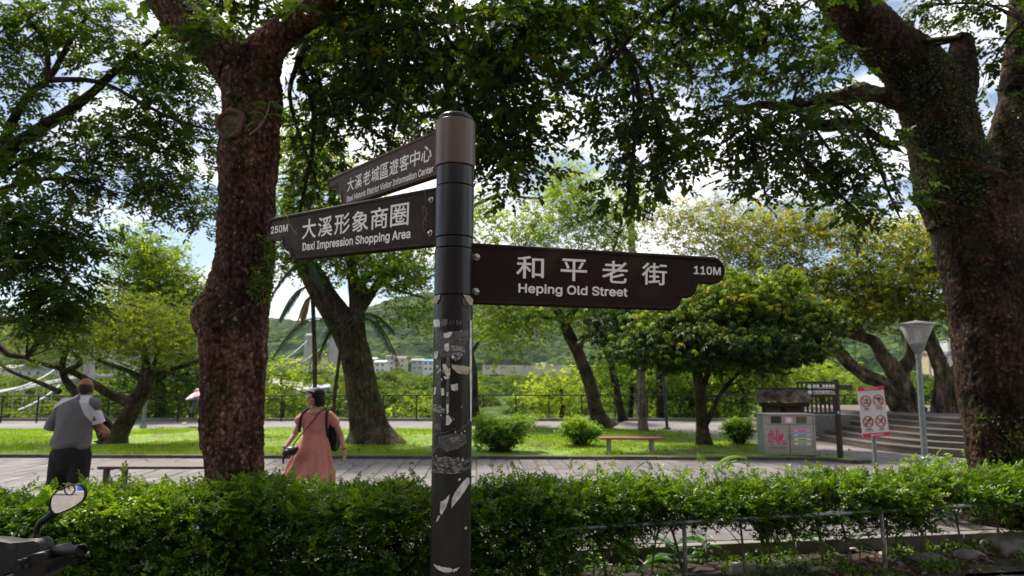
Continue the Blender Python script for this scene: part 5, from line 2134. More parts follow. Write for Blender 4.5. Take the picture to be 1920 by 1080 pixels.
hero_trunk('branch', [W(a, b, Y2 + c) for a, b, c, d in BR], [d * MPP(Y2) for *_, d in BR], 24, 60, M_barkT2, T2, .005, 26, 19)
ok, px, py = near_px(VA, 0, 1, 0, 1)
nn_ = fnoise(VA * 5, 3, 71)
sel = (VA[:, 1] < Y2 + .1) & (py > 95) & (px > 1600) & (px - 1600 > (py - 90) * .0) & (nn_ + (py - 95) * .0012 > .46)
creeper('fern_creeper', 'mat of small fern leaves growing over the left limb of the right tree', VA, sel, 2900, .038, 4, .25, 'fern')
ok, px, py = near_px(V2, 0, 1, 0, 1)
nn_ = fnoise(V2 * 5, 3, 72)
sel = (V2[:, 1] < Y2) & (py > 260) & (py < 400) & (nn_ > .48) & (px < 1850)
creeper('fern_creeper', 'fern leaves thinning out below the fork of the right tree', V2, sel, 900, .045, 5, .25, 'fern')
ok, px, py = near_px(VB, 0, 1, 0, 1)
creeper('fern_creeper', 'sparse fern leaves on the upright limb at the right edge', VB, (VB[:, 1] < Y2 + .1) & (fnoise(VB * 5, 3, 73) > .5), 800, .045, 6, .3, 'fern')
sel = (V2[:, 1] < Y2) & (fnoise(V2 * 4, 3, 75) > .55) & (near_px(V2, 1780, 1960, 780, 1000)[0])
creeper('creeper', 'few dark creeper leaves low on the right trunk above the hedge', V2, sel, 260, .045, 7, .4)


# ------------------------------------------------------------------ the near canopy of both big trees
def canopy(root, rows, leaf, lmat, bark, starts, sc=1.0):
    """rows of photo-measured leaf masses hung at their own distances; branches lead to them from the limbs"""
    bl = px_blobs(rows, sc)
    pts, own = blob_pts(bl)
    q = MB()
    starts = np.array(starts)
    A, B, ra = [], [], []
    for k, (c, r, n) in enumerate(bl):
        c = np.array(c)
        d = np.linalg.norm(starts - c, axis=1)
        s0 = starts[int(np.argmin(d))]
        L = np.linalg.norm(c - s0)
        mid = s0 * .55 + c * .45 + np.array([0, 0, .10 * L]) + rng.normal(size=3) * .06 * L
        path = catmull([s0, mid, c, c + (c - mid) * .25], 12)
        pr = np.linspace(min(.05, .012 + .012 * L), .007, 12)
        V, F, _ = tube(path, pr, 6)
        q.add(V, F)
        p = pts[own == k]
        dd = np.linalg.norm(p[:, None] - path[None, 4:], axis=2)
        jj = dd.argmin(1) + 4
        jj = np.maximum(4, jj - rng.integers(0, 3, len(jj)))
        A.append(path[jj])
        B.append(p)
        ra.append(np.full(len(p), .006))
    V, F = sticks(np.concatenate(A), np.concatenate(B), np.concatenate(ra), .002, .12, 4)
    q.add(V, F)
    obj('twigs', mesh_from('twigs', np.concatenate(q.V), [np.concatenate(q.F[4])], bark, True), root, kind='stuff')
    kind, size, per, spread, tintf, droop, flat = leaf
    (V, F, t), _ = crown(pts, kind, size, per, spread, tintf, droop, flat)
    obj('foliage', mesh_from('foliage', V, [F], lmat, True, t), root, kind='stuff')


CAN = ('broad', .165, 4, .13, tf(.40, .30, .5), .25, .7)
rows1 = [  # left tree's share, centre and left
    (590, 330, 60, 90, 7.8, .8, 22), (555, 430, 30, 50, 7.8, .4, 10), (620, 200, 90, 120, 7.6, 1.0, 52), (700, 120, 110, 110, 6.8, 1.3, 70), (600, 70, 50, 60, 7.6, .7, 26),
    (800, 60, 120, 90, 6.2, 1.4, 66), (740, 240, 70, 60, 7.6, 1.2, 18), (930, 120, 120, 110, 5.8, 1.4, 76), (850, 190, 90, 80, 6.8, 1.2, 40),
    (960, 230, 80, 80, 6.2, 1.0, 46), (960, 320, 56, 50, 6.4, .7, 22), (1010, 60, 110, 80, 5.6, 1.2, 48), (405, 62, 34, 26, 6.0, .1, 12), (400, 40, 60, 60, 7.6, .6, 30),
    (690, 0, 200, 60, 6.0, 1.6, 80), (460, -30, 120, 40, 7.4, .6, 40), (640, 90, 60, 70, 8.5, 1, 26)]
rows2 = [  # right tree's share
    (1120, 80, 110, 80, 6.4, 1.3, 42), (1230, 60, 120, 80, 6.8, 1.3, 36), (1340, 60, 110, 80, 7.0, 1.3, 32), (1450, 60, 90, 90, 7.2, 1.1, 34),
    (1190, 235, 100, 60, 6.2, 1.0, 30), (1310, 210, 90, 70, 6.6, 1.0, 24), (1240, 300, 70, 40, 6.0, .7, 20), (1180, 345, 48, 24, 5.6, .4, 10), (1110, 200, 40, 60, 6.2, .6, 12),
    (1400, 260, 90, 70, 6.6, 1.0, 32), (1500, 280, 90, 80, 6.8, 1.0, 44), (1590, 330, 70, 60, 6.8, .8, 32), (1640, 290, 40, 50, 7.9, .3, 12),
    (1430, 345, 50, 30, 6.4, .6, 8), (1600, 390, 36, 24, 6.4, .5, 6), (1670, 370, 30, 30, 7.2, .3, 6), (1520, 130, 60, 60, 7.4, .6, 20), (1290, 130, 120, 50, 7.6, 1, 22),
    (1740, 10, 50, 40, 8.6, .4, 14), (1860, 120, 34, 90, 8.4, .5, 18), (1850, 10, 60, 40, 8.2, .6, 16), (1380, -10, 240, 50, 6.6, 1.5, 50), (1560, 90, 50, 70, 9.4, .6, 34), (1640, 210, 40, 30, 9.4, .4, 12), (1100, -20, 160, 50, 6.0, 1.4, 44)]
st1 = [W(340, 30, 6.3), W(640, -20, 5.9), W(700, -130, 5.3), W(900, 20, 6.0), W(560, 110, 6.6), W(750, 60, 6.4)]
st2 = [W(1580, -5, 7.2), W(1480, -150, 6.7), W(1400, 200, 6.8), W(1485, 200, 7.1), W(1270, 0, 6.6), W(1160, 80, 6.4), W(1922, 40, 7.8), W(1803, 70, 7.5)]
canopy(T1, rows1, CAN, L_canopy, M_barkd, st1, 1.25)
canopy(T2, rows2, CAN, L_canopy, M_barkd, st2, 1.25)
canopy(T1, [(690, 130, 80, 90, 8.8, .8, 60), (760, 220, 60, 50, 8.8, .6, 26), (600, 250, 40, 60, 8.6, .6, 20), (1340, 60, 120, 50, 9.0, .8, 30)], ('broad', .165, 4, .13, tf(.86, .2, .2), .25, .7), L_canopy, M_barkd, st1, 1.0)  # light coming through these leaf masses is put into their brighter tint
# the long boughs that can be made out against the sky
for root, pts_, r0 in ((T1, [(700, -130, 5.3), (760, -20, 5.8), (830, 60, 6.1), (880, 130, 6.3)], .05), (T2, [(1480, -150, 6.7), (1360, -60, 6.6), (1270, 0, 6.5), (1190, 60, 6.4), (1150, 110, 6.3), (1100, 145, 6.3), (1030, 165, 6.3)], .055),
                      (T2, [(1480, -150, 6.7), (1400, -20, 7.0), (1330, 40, 7.2), (1270, 80, 7.3), (1240, 110, 7.4)], .035), (T1, [(640, -20, 5.9), (780, -10, 6.4), (860, 30, 6.9), (960, 90, 7.2)], .035)):
    limb_mesh('branch', [W(a, b, c) for a, b, c in pts_], np.linspace(r0, .010, len(pts_)), 8, M_barkd, root, n=30, rough=.04)
# unseen but real: the crowns go on overhead towards the viewer and shade the bed
over, _ = blob_pts([((-2.5, 3.0, 6.2), (3.2, 2.8, .8), 60), ((2.8, 3.0, 6.3), (3.4, 2.8, .8), 60), ((0, 5.2, 7.2), (6, 2.5, .8), 60), ((0, -.8, 6.4), (5, 2.4, .8), 60), ((5.5, 6, 6.8), (2, 2, .8), 40), ((-5, 6, 6.8), (2, 2, .8), 40)])
(V, F, t), _ = crown(over, 'broad', .36, 3, .3, tf(.4), .2, .6)
obj('foliage', mesh_from('foliage', V, [F], L_canopy, True, t), T2, kind='stuff')

# ------------------------------------------------------------------ the tree at the left edge with feather leaves
Yq = 8.5
lim = [px_limb([(-60, 640, Yq), (-40, 420, Yq), (-20, 320, Yq), (30, 272, Yq), (90, 232, Yq + .1), (160, 185, Yq + .2), (230, 120, Yq + .3), (300, 60, Yq + .5)], [26, 18, 16, 13, 11, 9, 7, 4]),
       px_limb([(-20, 320, Yq), (5, 270, Yq), (30, 215, Yq), (62, 170, Yq), (92, 148, Yq), (130, 80, Yq), (170, 20, Yq)], [14, 10, 8, 7, 6, 5, 3]),
       px_limb([(92, 150, Yq), (160, 150, Yq), (210, 162, Yq), (260, 190, Yq), (330, 225, Yq), (400, 245, Yq)], [6, 5, 4, 4, 3, 2]),
       px_limb([(-30, 380, Yq), (10, 355, Yq), (60, 338, Yq), (120, 336, Yq), (180, 345, Yq)], [8, 6, 5, 3, 2]),
       px_limb([(-30, 345, Yq), (20, 315, Yq), (60, 298, Yq), (120, 300, Yq), (200, 310, Yq)], [5, 4, 3, 3, 2]),
       px_limb([(90, 148, Yq), (88, 90, Yq), (60, 45, Yq), (35, 10, Yq)], [5, 4, 3, 2])]
rows = [(60, 40, 90, 60, 8.6, .8, 42), (190, 50, 100, 60, 8.8, .9, 46), (320, 130, 90, 80, 9.2, .9, 52), (240, 130, 90, 60, 9.0, .9, 30), (330, 250, 80, 70, 9.2, .9, 62), (230, 260, 90, 60, 9.0, .9, 52),
        (290, 350, 100, 48, 9.2, .8, 56), (180, 350, 70, 40, 8.8, .6, 26), (390, 400, 30, 26, 9.2, .5, 10), (60, 180, 70, 70, 8.6, .7, 24), (20, 290, 60, 50, 8.4, .6, 22), (100, 290, 80, 30, 8.6, .6, 20), (10, 90, 50, 80, 8.8, .6, 26),
        (60, 400, 70, 50, 8.0, .6, 34), (130, 450, 70, 36, 8.0, .6, 34), (40, 490, 70, 46, 7.8, .6, 40), (100, 540, 50, 34, 7.8, .5, 24), (95, 590, 56, 28, 7.8, .5, 30), (30, 445, 60, 40, 8, .5, 24), (400, 60, 60, 60, 10, 1, 26), (440, 380, 40, 40, 10.5, .6, 10)]
make_tree('feather_leaved_tree', 'dark feather leaved tree reaching in from the left edge over the hedge', 'tree', (W(-60, 700, Yq)[0], Yq, 0), lim,
          px_blobs(rows, 1.25), ('pinnate', .225, 4, .15, tf(.45, .25, .4), .30, .6), M_barkd, L_left, seg=12)

# ------------------------------------------------------------------ trees of the park, nearest to farthest
Y3 = 18.1
b3 = G(700, 835)
lim = [px_limb([(700, 842, Y3), (693, 800, Y3), (682, 740, Y3), (670, 680, Y3), (655, 630, Y3), (632, 590, Y3), (606, 550, Y3), (580, 505, Y3), (556, 460, Y3), (540, 400, Y3), (545, 340, Y3)], [50, 34, 30, 28, 28, 26, 24, 21, 18, 14, 9]),
       px_limb([(664, 655, Y3), (668, 600, Y3), (668, 560, Y3), (662, 520, Y3), (655, 470, Y3)], [22, 17, 14, 11, 6]),
       px_limb([(668, 590, Y3), (690, 560, Y3), (712, 528, Y3), (740, 500, Y3), (775, 470, Y3)], [12, 9, 8, 6, 4]),
       px_limb([(690, 560, Y3), (680, 530, Y3), (700, 510, Y3), (730, 480, Y3)], [8, 7, 5, 3]),
       px_limb([(556, 460, Y3), (590, 420, Y3), (620, 380, Y3), (640, 330, Y3)], [9, 7, 5, 3]),
       px_limb([(712, 528, Y3), (750, 545, Y3), (800, 560, Y3)], [4, 3, 2])]
rows = [(560, 420, 60, 60, 18, 1.6, 60), (640, 480, 80, 40, 18, 1.6, 50), (720, 500, 70, 34, 18, 1.5, 40), (600, 330, 90, 60, 18.5, 1.8, 70), (700, 420, 90, 50, 18, 1.8, 50), (760, 520, 60, 36, 17.5, 1.2, 34), (560, 480, 40, 36, 18, 1, 30),
        (790, 590, 40, 26, 17, 1, 16), (540, 270, 40, 60, 18, 1.5, 30), (770, 440, 50, 40, 18, 1.2, 26)]
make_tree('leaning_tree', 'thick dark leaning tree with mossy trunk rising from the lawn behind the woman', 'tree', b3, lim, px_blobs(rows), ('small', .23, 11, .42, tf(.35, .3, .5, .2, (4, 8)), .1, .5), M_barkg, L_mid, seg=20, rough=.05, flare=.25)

Y4 = 18.5
b4 = G(213, 832)
lim = [px_limb([(214, 836, Y4), (222, 815, Y4), (240, 780, Y4), (262, 745, Y4), (272, 725, Y4), (276, 700, Y4), (272, 670, Y4), (268, 640, Y4)], [22, 17, 15, 15, 15, 10, 6, 4]),
       px_limb([(208, 825, Y4), (190, 795, Y4), (165, 765, Y4), (150, 745, Y4), (130, 722, Y4), (118, 700, Y4), (120, 670, Y4), (140, 640, Y4)], [18, 16, 12, 9, 7, 6, 5, 3]),
       px_limb([(238, 775, Y4), (248, 762, Y4), (225, 748, Y4), (200, 735, Y4), (172, 718, Y4), (140, 700, Y4), (90, 685, Y4), (40, 670, Y4)], [10, 10, 9, 8, 7, 5, 4, 2]),
       px_limb([(112, 735, Y4), (80, 720, Y4), (40, 705, Y4), (10, 690, Y4), (-15, 665, Y4)], [5, 4, 3, 3, 2]),
       px_limb([(118, 700, Y4), (150, 680, Y4), (130, 655, Y4), (100, 630, Y4)], [6, 5, 3, 2]),
       px_limb([(272, 715, Y4), (300, 700, Y4), (340, 688, Y4), (385, 672, Y4)], [8, 5, 4, 3]),
       px_limb([(272, 715, Y4), (250, 700, Y4), (225, 690, Y4), (180, 675, Y4)], [8, 5, 4, 3]),
       px_limb([(276, 705, Y4), (290, 680, Y4), (300, 650, Y4), (320, 630, Y4)], [6, 4, 3, 2])]
rows = [(30, 620, 60, 44, 18.5, 1.6, 30), (110, 610, 70, 44, 18.5, 1.6, 42), (190, 600, 70, 50, 18.5, 1.6, 50), (270, 590, 70, 50, 18.5, 1.6, 54), (340, 605, 46, 50, 18.5, 1.6, 40), (160, 650, 80, 26, 18.3, 1.5, 34),
        (240, 640, 80, 30, 18.3, 1.5, 44), (320, 650, 60, 30, 18.3, 1.5, 34), (60, 665, 60, 20, 18.3, 1.2, 14)]
make_tree('crooked_tree', 'low crooked tree with spreading boughs on the lawn behind the man', 'tree', b4, lim, px_blobs(rows), ('small', .17, 11, .40, tf(.30, .28, .35), .1, .5), M_barkg, L_yel, seg=16, rough=.07)

# tall feathery tree and dark ivy clump behind it
Y5 = 33.0
rows = [(265, 470, 40, 50, Y5, 1.5, 44), (270, 550, 55, 40, Y5, 1.8, 56), (320, 545, 46, 50, Y5, 1.6, 56), (350, 600, 50, 50, Y5, 1.6, 60), (235, 610, 60, 40, Y5, 1.6, 44), (300, 500, 40, 30, Y5, 1.2, 26), (385, 560, 20, 30, Y5, 1, 16)]
lim = [px_limb([(300, 800, Y5), (298, 700, Y5), (290, 600, Y5), (278, 520, Y5), (266, 440, Y5)], [8, 7, 5, 3, 2]), px_limb([(295, 640, Y5), (330, 580, Y5), (352, 545, Y5)], [4, 3, 2])]
make_tree('feathery_tree', 'tall feathery green tree against the sky behind the crooked tree', 'tree', (W(300, 800, Y5)[0], Y5, -2), lim, px_blobs(rows, 1.5), ('small', .36, 10, .55, tf(.42, .3, .5), .0, .7), M_barkd, L_mid, seg=8)
rows = [(310, 690, 60, 36, 32.5, 1.2, 50), (330, 745, 56, 40, 32.2, 1.0, 60), (260, 740, 50, 40, 32.2, 1.0, 50), (200, 760, 50, 26, 32.5, 1.0, 30), (370, 700, 40, 60, 33, 1.0, 40)]
lim = [px_limb([(300, 800, 32.4), (305, 740, 32.4), (310, 680, 32.4)], [5, 4, 2])]
make_tree('dark_shrub_mass', 'dark leafy thicket on the railing behind the crooked tree', 'shrub', (W(300, 800, 32.4)[0], 32.4, -1), lim, px_blobs(rows), ('small', .34, 7, .5, tf(.12, .2, .25), .1, .7), M_barkd, L_mid, seg=6)
rows = [(530, 705, 40, 24, 33, 1.0, 36), (520, 750, 36, 36, 32.4, .8, 44), (560, 765, 30, 20, 32.4, .8, 20), (600, 700, 50, 14, 36, 1.5, 24), (500, 690, 26, 24, 33, .8, 14), (640, 712, 30, 12, 37, 1.2, 12)]
lim = [px_limb([(528, 800, 32.6), (530, 750, 32.6), (526, 705, 32.6)], [4, 3, 2])]
make_tree('pale_shrub', 'bright leafed shrub on the railing between big trunk and woman', 'shrub', (W(528, 800, 32.6)[0], 32.6, -1), lim, px_blobs(rows), ('small', .32, 6, .45, tf(.62, .4, .5), .1, .7), M_barkd, L_mid, seg=6)

# behind the signpost: two light trees
Y6 = 25.4
b6 = G(1135, 800)
lim = [px_limb([(1133, 806, Y6), (1118, 770, Y6), (1106, 720, Y6), (1088, 670, Y6), (1068, 630, Y6), (1055, 600, Y6), (1030, 560, Y6), (1000, 520, Y6)], [20, 13, 12, 11, 11, 9, 6, 4]),
       px_limb([(1084, 665, Y6), (1090, 640, Y6), (1103, 615, Y6), (1100, 590, Y6), (1120, 555, Y6)], [7, 6, 5, 4, 3]),
       px_limb([(1058, 605, Y6), (1075, 585, Y6), (1095, 560, Y6), (1130, 520, Y6), (1160, 440, Y6)], [8, 6, 5, 4, 2]),
       px_limb([(1055, 600, Y6), (1010, 595, Y6), (970, 600, Y6), (930, 620, Y6)], [4, 3, 3, 2])]
rows = [(980, 600, 60, 40, 25, 1.6, 50), (1060, 560, 70, 40, 25.4, 1.8, 60), (1130, 600, 50, 40, 25.4, 1.6, 34), (930, 570, 40, 50, 25, 1.4, 34), (1000, 430, 60, 50, 26, 1.8, 60), (1080, 400, 80, 60, 26, 2, 84), (1160, 430, 60, 60, 26, 1.8, 56),
        (1060, 340, 60, 40, 26, 1.6, 40), (1120, 500, 80, 40, 26, 1.8, 50), (1020, 500, 60, 40, 26, 1.6, 40), (1190, 370, 44, 50, 26, 1.6, 30), (940, 650, 40, 20, 24.5, 1, 14)]
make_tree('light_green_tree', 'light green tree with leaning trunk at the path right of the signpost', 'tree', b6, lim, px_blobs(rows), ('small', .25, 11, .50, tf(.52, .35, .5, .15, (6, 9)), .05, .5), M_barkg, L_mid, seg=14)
Y7 = 27.0
b7 = G(893, 795)
lim = [px_limb([(893, 798, Y7), (890, 760, Y7), (888, 700, Y7), (880, 650, Y7), (870, 580, Y7), (878, 500, Y7)], [9, 8, 7, 6, 5, 3]),
       px_limb([(884, 660, Y7), (900, 640, Y7), (925, 620, Y7)], [4, 3, 2]), px_limb([(860, 400, Y7), (905, 378, Y7), (940, 365, Y7), (1000, 372, Y7), (1050, 365, Y7)], [5, 4, 3, 3, 2])]
rows = [(910, 400, 36, 60, 27, 1.5, 34), (900, 470, 36, 40, 27, 1.5, 22), (920, 620, 30, 30, 27, 1, 20), (840, 480, 50, 50, 27, 1.5, 24), (860, 420, 60, 50, 27, 1.5, 30)]
make_tree('slender_tree', 'slender tree hidden by the signpost with small pale crown', 'tree', b7, lim, px_blobs(rows), ('small', .34, 5, .45, tf(.5, .35, .5), .05, .5), M_barkg, L_mid, seg=10)

# ringed palm trunk far up, straight pale trunk, two thin dark trunks
M_ring = pmat('ringed_palm_bark', (.16, .14, .125), (.28, .25, .23), 3, .85, .3, 30, stretch=(.3, .3, 5))
p_ = np.array([W(1196, 700, 38)[0], 38, -2.5])
r_ = empty('palm_tree', p_, 'tall slim ringed palm trunk rising above the right board', 'palm')
q = MB()
P_ = [W(1198, 780, 38) - p_, W(1192, 600, 38) - p_, W(1184, 440, 38) - p_, W(1178, 300, 38) - p_, W(1170, 150, 38) - p_, W(1168, 40, 38) - p_]
C_ = catmull(P_, 120)
q.tube(C_, .21 + .018 * (np.arange(120) % 2) - np.linspace(0, .04, 120), 12)
q.build('trunk', [M_ring], r_)
Y8 = 21.7
b8 = G(1205, 816)
lim = [px_limb([(1207, 818, Y8), (1205, 780, Y8), (1203, 720, Y8), (1200, 680, Y8), (1198, 640, Y8), (1196, 590, Y8)], [10, 8.5, 8, 7.5, 7, 5])]
rows = [(1190, 610, 50, 40, 21.7, 1.4, 50), (1150, 630, 40, 30, 21.4, 1.1, 34), (1160, 600, 46, 30, 21.4, 1.1, 34)]
make_tree('straight_tree', 'straight pale trunked tree behind the red bench', 'tree', b8, lim, px_blobs(rows), ('rosette', .30, 7, .35, tf(.35, .25, .3), .2, .6), M_barkp, L_dense, seg=14, flare=.15)
for px0, pts_, lab in ((1166, [(1168, 790), (1160, 750), (1150, 700), (1138, 650), (1126, 600)], 'thin dark creeper hung trunk behind the railing left of the straight tree'), (1240, [(1240, 800), (1238, 750), (1236, 690), (1238, 640)], 'dark upright trunk in the thicket behind the slim green post')):
    Y9 = 29.0 if px0 < 1200 else 31.5
    lim = [px_limb([(a, b, Y9) for a, b in pts_], np.linspace(8, 5, len(pts_)))]
    rows = [(pts_[2][0], pts_[2][1], 18, 60, Y9, .5, 26), (pts_[-1][0], pts_[-1][1], 40, 30, Y9, .8, 30)]
    make_tree('thin_tree', lab, 'tree', (W(px0, 790, Y9)[0], Y9, -.5), lim, px_blobs(rows), ('small', .30, 5, .35, tf(.2, .3, .3), .2, .7), M_barkd, L_mid, seg=9)

# dense glossy tree on the lawn
YA_ = 17.4
bA = G(1320, 842)
lim = [px_limb([(1321, 845, YA_), (1318, 810, YA_), (1315, 770, YA_), (1312, 730, YA_), (1306, 690, YA_), (1300, 650, YA_), (1296, 610, YA_)], [16, 12, 10, 10, 9, 7, 5]),
       px_limb([(1322, 795, YA_), (1336, 770, YA_), (1350, 740, YA_), (1370, 715, YA_), (1392, 692, YA_)], [7, 5, 4, 4, 3]),
       px_limb([(1316, 730, YA_), (1328, 700, YA_), (1340, 670, YA_), (1350, 630, YA_)], [6, 5, 4, 3]),
       px_limb([(1306, 690, YA_), (1280, 660, YA_), (1250, 640, YA_)], [5, 4, 2])]
rows = [(1200, 650, 50, 36, 17.0, 1.1, 56), (1260, 610, 60, 44, 17.4, 1.5, 90), (1340, 570, 80, 44, 17.6, 1.7, 130), (1430, 570, 70, 44, 17.6, 1.6, 110), (1500, 610, 56, 44, 17.4, 1.3, 90), (1420, 650, 80, 50, 17.0, 1.6, 130),
        (1330, 650, 80, 44, 16.8, 1.5, 110), (1500, 655, 36, 26, 17.2, 1, 36), (1260, 670, 60, 26, 17.0, 1.2, 44), (1360, 530, 50, 20, 17.6, 1, 34), (1465, 535, 46, 20, 17.6, 1, 34)]


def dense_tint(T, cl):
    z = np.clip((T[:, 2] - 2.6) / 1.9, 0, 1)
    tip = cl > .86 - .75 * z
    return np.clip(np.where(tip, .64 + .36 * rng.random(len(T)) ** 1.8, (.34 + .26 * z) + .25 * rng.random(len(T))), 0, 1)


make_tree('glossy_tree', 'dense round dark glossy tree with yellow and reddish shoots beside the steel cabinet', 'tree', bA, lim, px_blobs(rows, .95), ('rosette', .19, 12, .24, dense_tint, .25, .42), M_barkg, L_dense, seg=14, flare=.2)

# thicket behind the railing on the right
for k, (x, y, hw, hh, Y_, n, t0, lab) in enumerate(((1180, 700, 60, 60, 33.5, 80, .15, 'dark thicket tree behind the railing beside the straight pale trunk'), (1290, 720, 70, 60, 33, 110, .22, 'dark green thicket tree behind the railing beneath the glossy crown'),
                                      (1390, 700, 70, 70, 33.5, 110, .32, 'mid green thicket tree behind the railing left of the shingle roof'), (1460, 690, 60, 50, 34, 80, .5, 'brighter green thicket tree behind the shingle roofed case'), (1340, 775, 90, 24, 32.6, 60, .35, 'low leafy shrub along the railing under the glossy crown'),
                                      (1050, 730, 60, 44, 40, 70, .75, 'yellow green tree below the railing behind the leaning trunk'), (800, 770, 70, 20, 34, 34, .5, 'low pale shrub along the railing left of the signpost'),
                                      (1540, 700, 50, 24, 44, 40, .6, 'bright green treetop beyond the railing between shingle roof and notice'))):
    lim = [px_limb([(x, y + hh + 40, Y_), (x + 5, y + 20, Y_), (x - 4, y - hh * .4, Y_)], [5, 4, 2])]
    rows = [(x, y, hw, hh, Y_, 1.4, n), (x - hw * .4, y + hh * .3, hw * .6, hh * .6, Y_ - .5, 1.0, n // 3)]
    make_tree('thicket_tree', lab, 'tree', (W(x, 790, Y_)[0], Y_, -2), lim, px_blobs(rows, .9), ('small', .40, 6, .50, tf(t0, .35, .4), .1, .7), M_barkd, L_mid, seg=7, group='thicket trees behind the railing')

# ------------------------------------------------------------------ banyans on the terrace
YB_ = 21.0
zb = .73
lim = [px_limb([(1712, 785, YB_), (1690, 760, YB_), (1672, 735, YB_), (1648, 715, YB_), (1622, 705, YB_), (1595, 685, YB_), (1575, 662, YB_), (1560, 648, YB_), (1545, 640, YB_)], [24, 18, 14, 12, 11, 11, 9, 8, 7]),
       px_limb([(1710, 785, YB_), (1705, 755, YB_), (1688, 720, YB_), (1672, 690, YB_), (1655, 665, YB_), (1638, 640, YB_), (1625, 635, YB_), (1600, 628, YB_), (1575, 622, YB_), (1540, 600, YB_)], [22, 20, 18, 15, 12, 10, 9, 8, 6, 3]),
       px_limb([(1692, 745, YB_), (1684, 712, YB_), (1696, 690, YB_), (1708, 668, YB_), (1712, 640, YB_), (1705, 610, YB_), (1690, 570, YB_)], [17, 15, 13, 11, 9, 7, 4]),
       px_limb([(1725, 790, YB_), (1718, 768, YB_), (1702, 745, YB_), (1690, 720, YB_)], [12, 12, 11, 8]),
       px_limb([(1625, 635, YB_), (1600, 600, YB_), (1570, 570, YB_), (1530, 540, YB_)], [6, 5, 4, 2])]
rows = [(1340, 400, 60, 34, 24, 1.8, 26), (1420, 430, 70, 46, 23, 2, 48), (1520, 420, 70, 46, 22, 2, 54), (1610, 450, 60, 46, 22, 2, 50), (1700, 440, 50, 46, 22, 2, 40), (1560, 520, 70, 36, 21.5, 2, 56), (1640, 540, 70, 40, 21, 2, 64), (1720, 520, 60, 46, 21, 2, 54),
        (1590, 590, 60, 26, 21, 1.6, 44), (1690, 590, 50, 24, 21, 1.6, 34), (1440, 490, 70, 36, 22.5, 2, 46), (1360, 470, 60, 40, 23.5, 1.8, 30), (1290, 440, 46, 46, 24.5, 1.6, 26), (1250, 400, 40, 40, 25, 1.6, 18)]
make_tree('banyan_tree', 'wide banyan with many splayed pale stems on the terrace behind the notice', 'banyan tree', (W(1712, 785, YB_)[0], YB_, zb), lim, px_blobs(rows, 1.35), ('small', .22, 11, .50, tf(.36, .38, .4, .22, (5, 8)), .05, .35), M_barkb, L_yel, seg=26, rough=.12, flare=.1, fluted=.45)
YC_ = 20.4
lim = [px_limb([(1788, 786, YC_), (1782, 750, YC_), (1776, 715, YC_), (1765, 690, YC_), (1752, 660, YC_), (1742, 630, YC_), (1735, 600, YC_)], [30, 24, 19, 12, 11, 10, 8]),
       px_limb([(1784, 770, YC_), (1782, 730, YC_), (1790, 705, YC_), (1805, 680, YC_), (1825, 655, YC_)], [20, 16, 13, 11, 9]),
       px_limb([(1765, 786, YC_), (1770, 760, YC_), (1774, 735, YC_), (1776, 715, YC_)], [12, 11, 11, 8])]
rows = [(1790, 500, 40, 60, 20.5, 1.6, 40), (1750, 580, 40, 24, 20.5, 1.4, 26), (1840, 560, 50, 60, 20.5, 1.4, 30), (1900, 470, 50, 60, 21, 1.6, 34), (1740, 470, 40, 46, 20.5, 1.4, 30)]
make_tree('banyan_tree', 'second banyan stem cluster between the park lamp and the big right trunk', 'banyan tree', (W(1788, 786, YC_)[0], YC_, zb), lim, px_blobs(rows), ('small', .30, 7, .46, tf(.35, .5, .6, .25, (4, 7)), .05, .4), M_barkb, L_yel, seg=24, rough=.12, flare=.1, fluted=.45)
ar = empty('aerial_roots', W(1700, 640, YB_), 'hanging aerial roots below the banyan boughs', 'roots')
A, B = [], []
for k in range(46):
    x = random.choice((random.gauss(1696, 8), random.gauss(1580, 14)))
    y = 600 + random.random() * 25
    a = W(x, y, YB_ - .1 + random.uniform(-.4, .4))
    A.append(a)
    B.append(a + np.array([random.uniform(-.05, .05), 0, -random.uniform(.4, 1.1)]))
V, F = sticks(A, B, .009, .004, .03, 4)
obj('roots', mesh_from('roots', V - np.array(W(1700, 640, YB_)), [F], [M_barkb], True), ar, kind='stuff')

# ------------------------------------------------------------------ palms beside the leaning tree
def frond(parent, base, tip, sag, nleaf, ll, tint, name='frond'):
    base, tip = np.array(base, float), np.array(tip, float)
    t = np.linspace(0, 1, 18)
    d = tip - base
    L = np.linalg.norm(d)
    P = base + d * t[:, None]
    P[:, 2] += sag * L * 4 * t * (1 - t)
    V, F, _ = tube(P, np.linspace(.018, .004, 18), 5)
    Vs, F3, n = [], [], 0
    T = np.gradient(P, axis=0)
    T /= np.linalg.norm(T, axis=1)[:, None]
    side = np.cross(T, [0, 0, 1.0])
    side /= np.linalg.norm(side, axis=1)[:, None] + 1e-6
    out = []
    for i in range(nleaf):
        u = .15 + .85 * i / nleaf
        p = np.array([np.interp(u, t, P[:, k]) for k in range(3)])
        tt = T[min(17, int(u * 17))]
        ss = side[min(17, int(u * 17))]
        l = ll * (0.55 + .9 * sin(pi * min(1, u * .9 + .08))) * .72 * random.uniform(.85, 1.1)
        for s in (-1, 1):
            dd = ss * s * .8 + tt * .75 + np.array([0, 0, -.25])
            dd /= np.linalg.norm(dd)
            e = p + dd * l + np.array([0, 0, -.45 * l])
            m_ = p + dd * l * .5
            wv = np.cross(dd, [0, 0, 1.0])
            wv = wv / (np.linalg.norm(wv) + 1e-6) * .013
            k = len(out)
            out += [p, m_ + wv, e, m_ - wv]
    V4 = np.array(out)
    Fq = np.array([[4 * k, 4 * k + 1, 4 * k + 2, 4 * k + 3] for k in range(len(V4) // 4)])
    me_ = mesh_from(name, np.concatenate([V, V4]), [np.concatenate([F, Fq + len(V)])], [L_palm], False, np.full(len(V) + len(V4), tint))
    return obj(name, me_, parent)


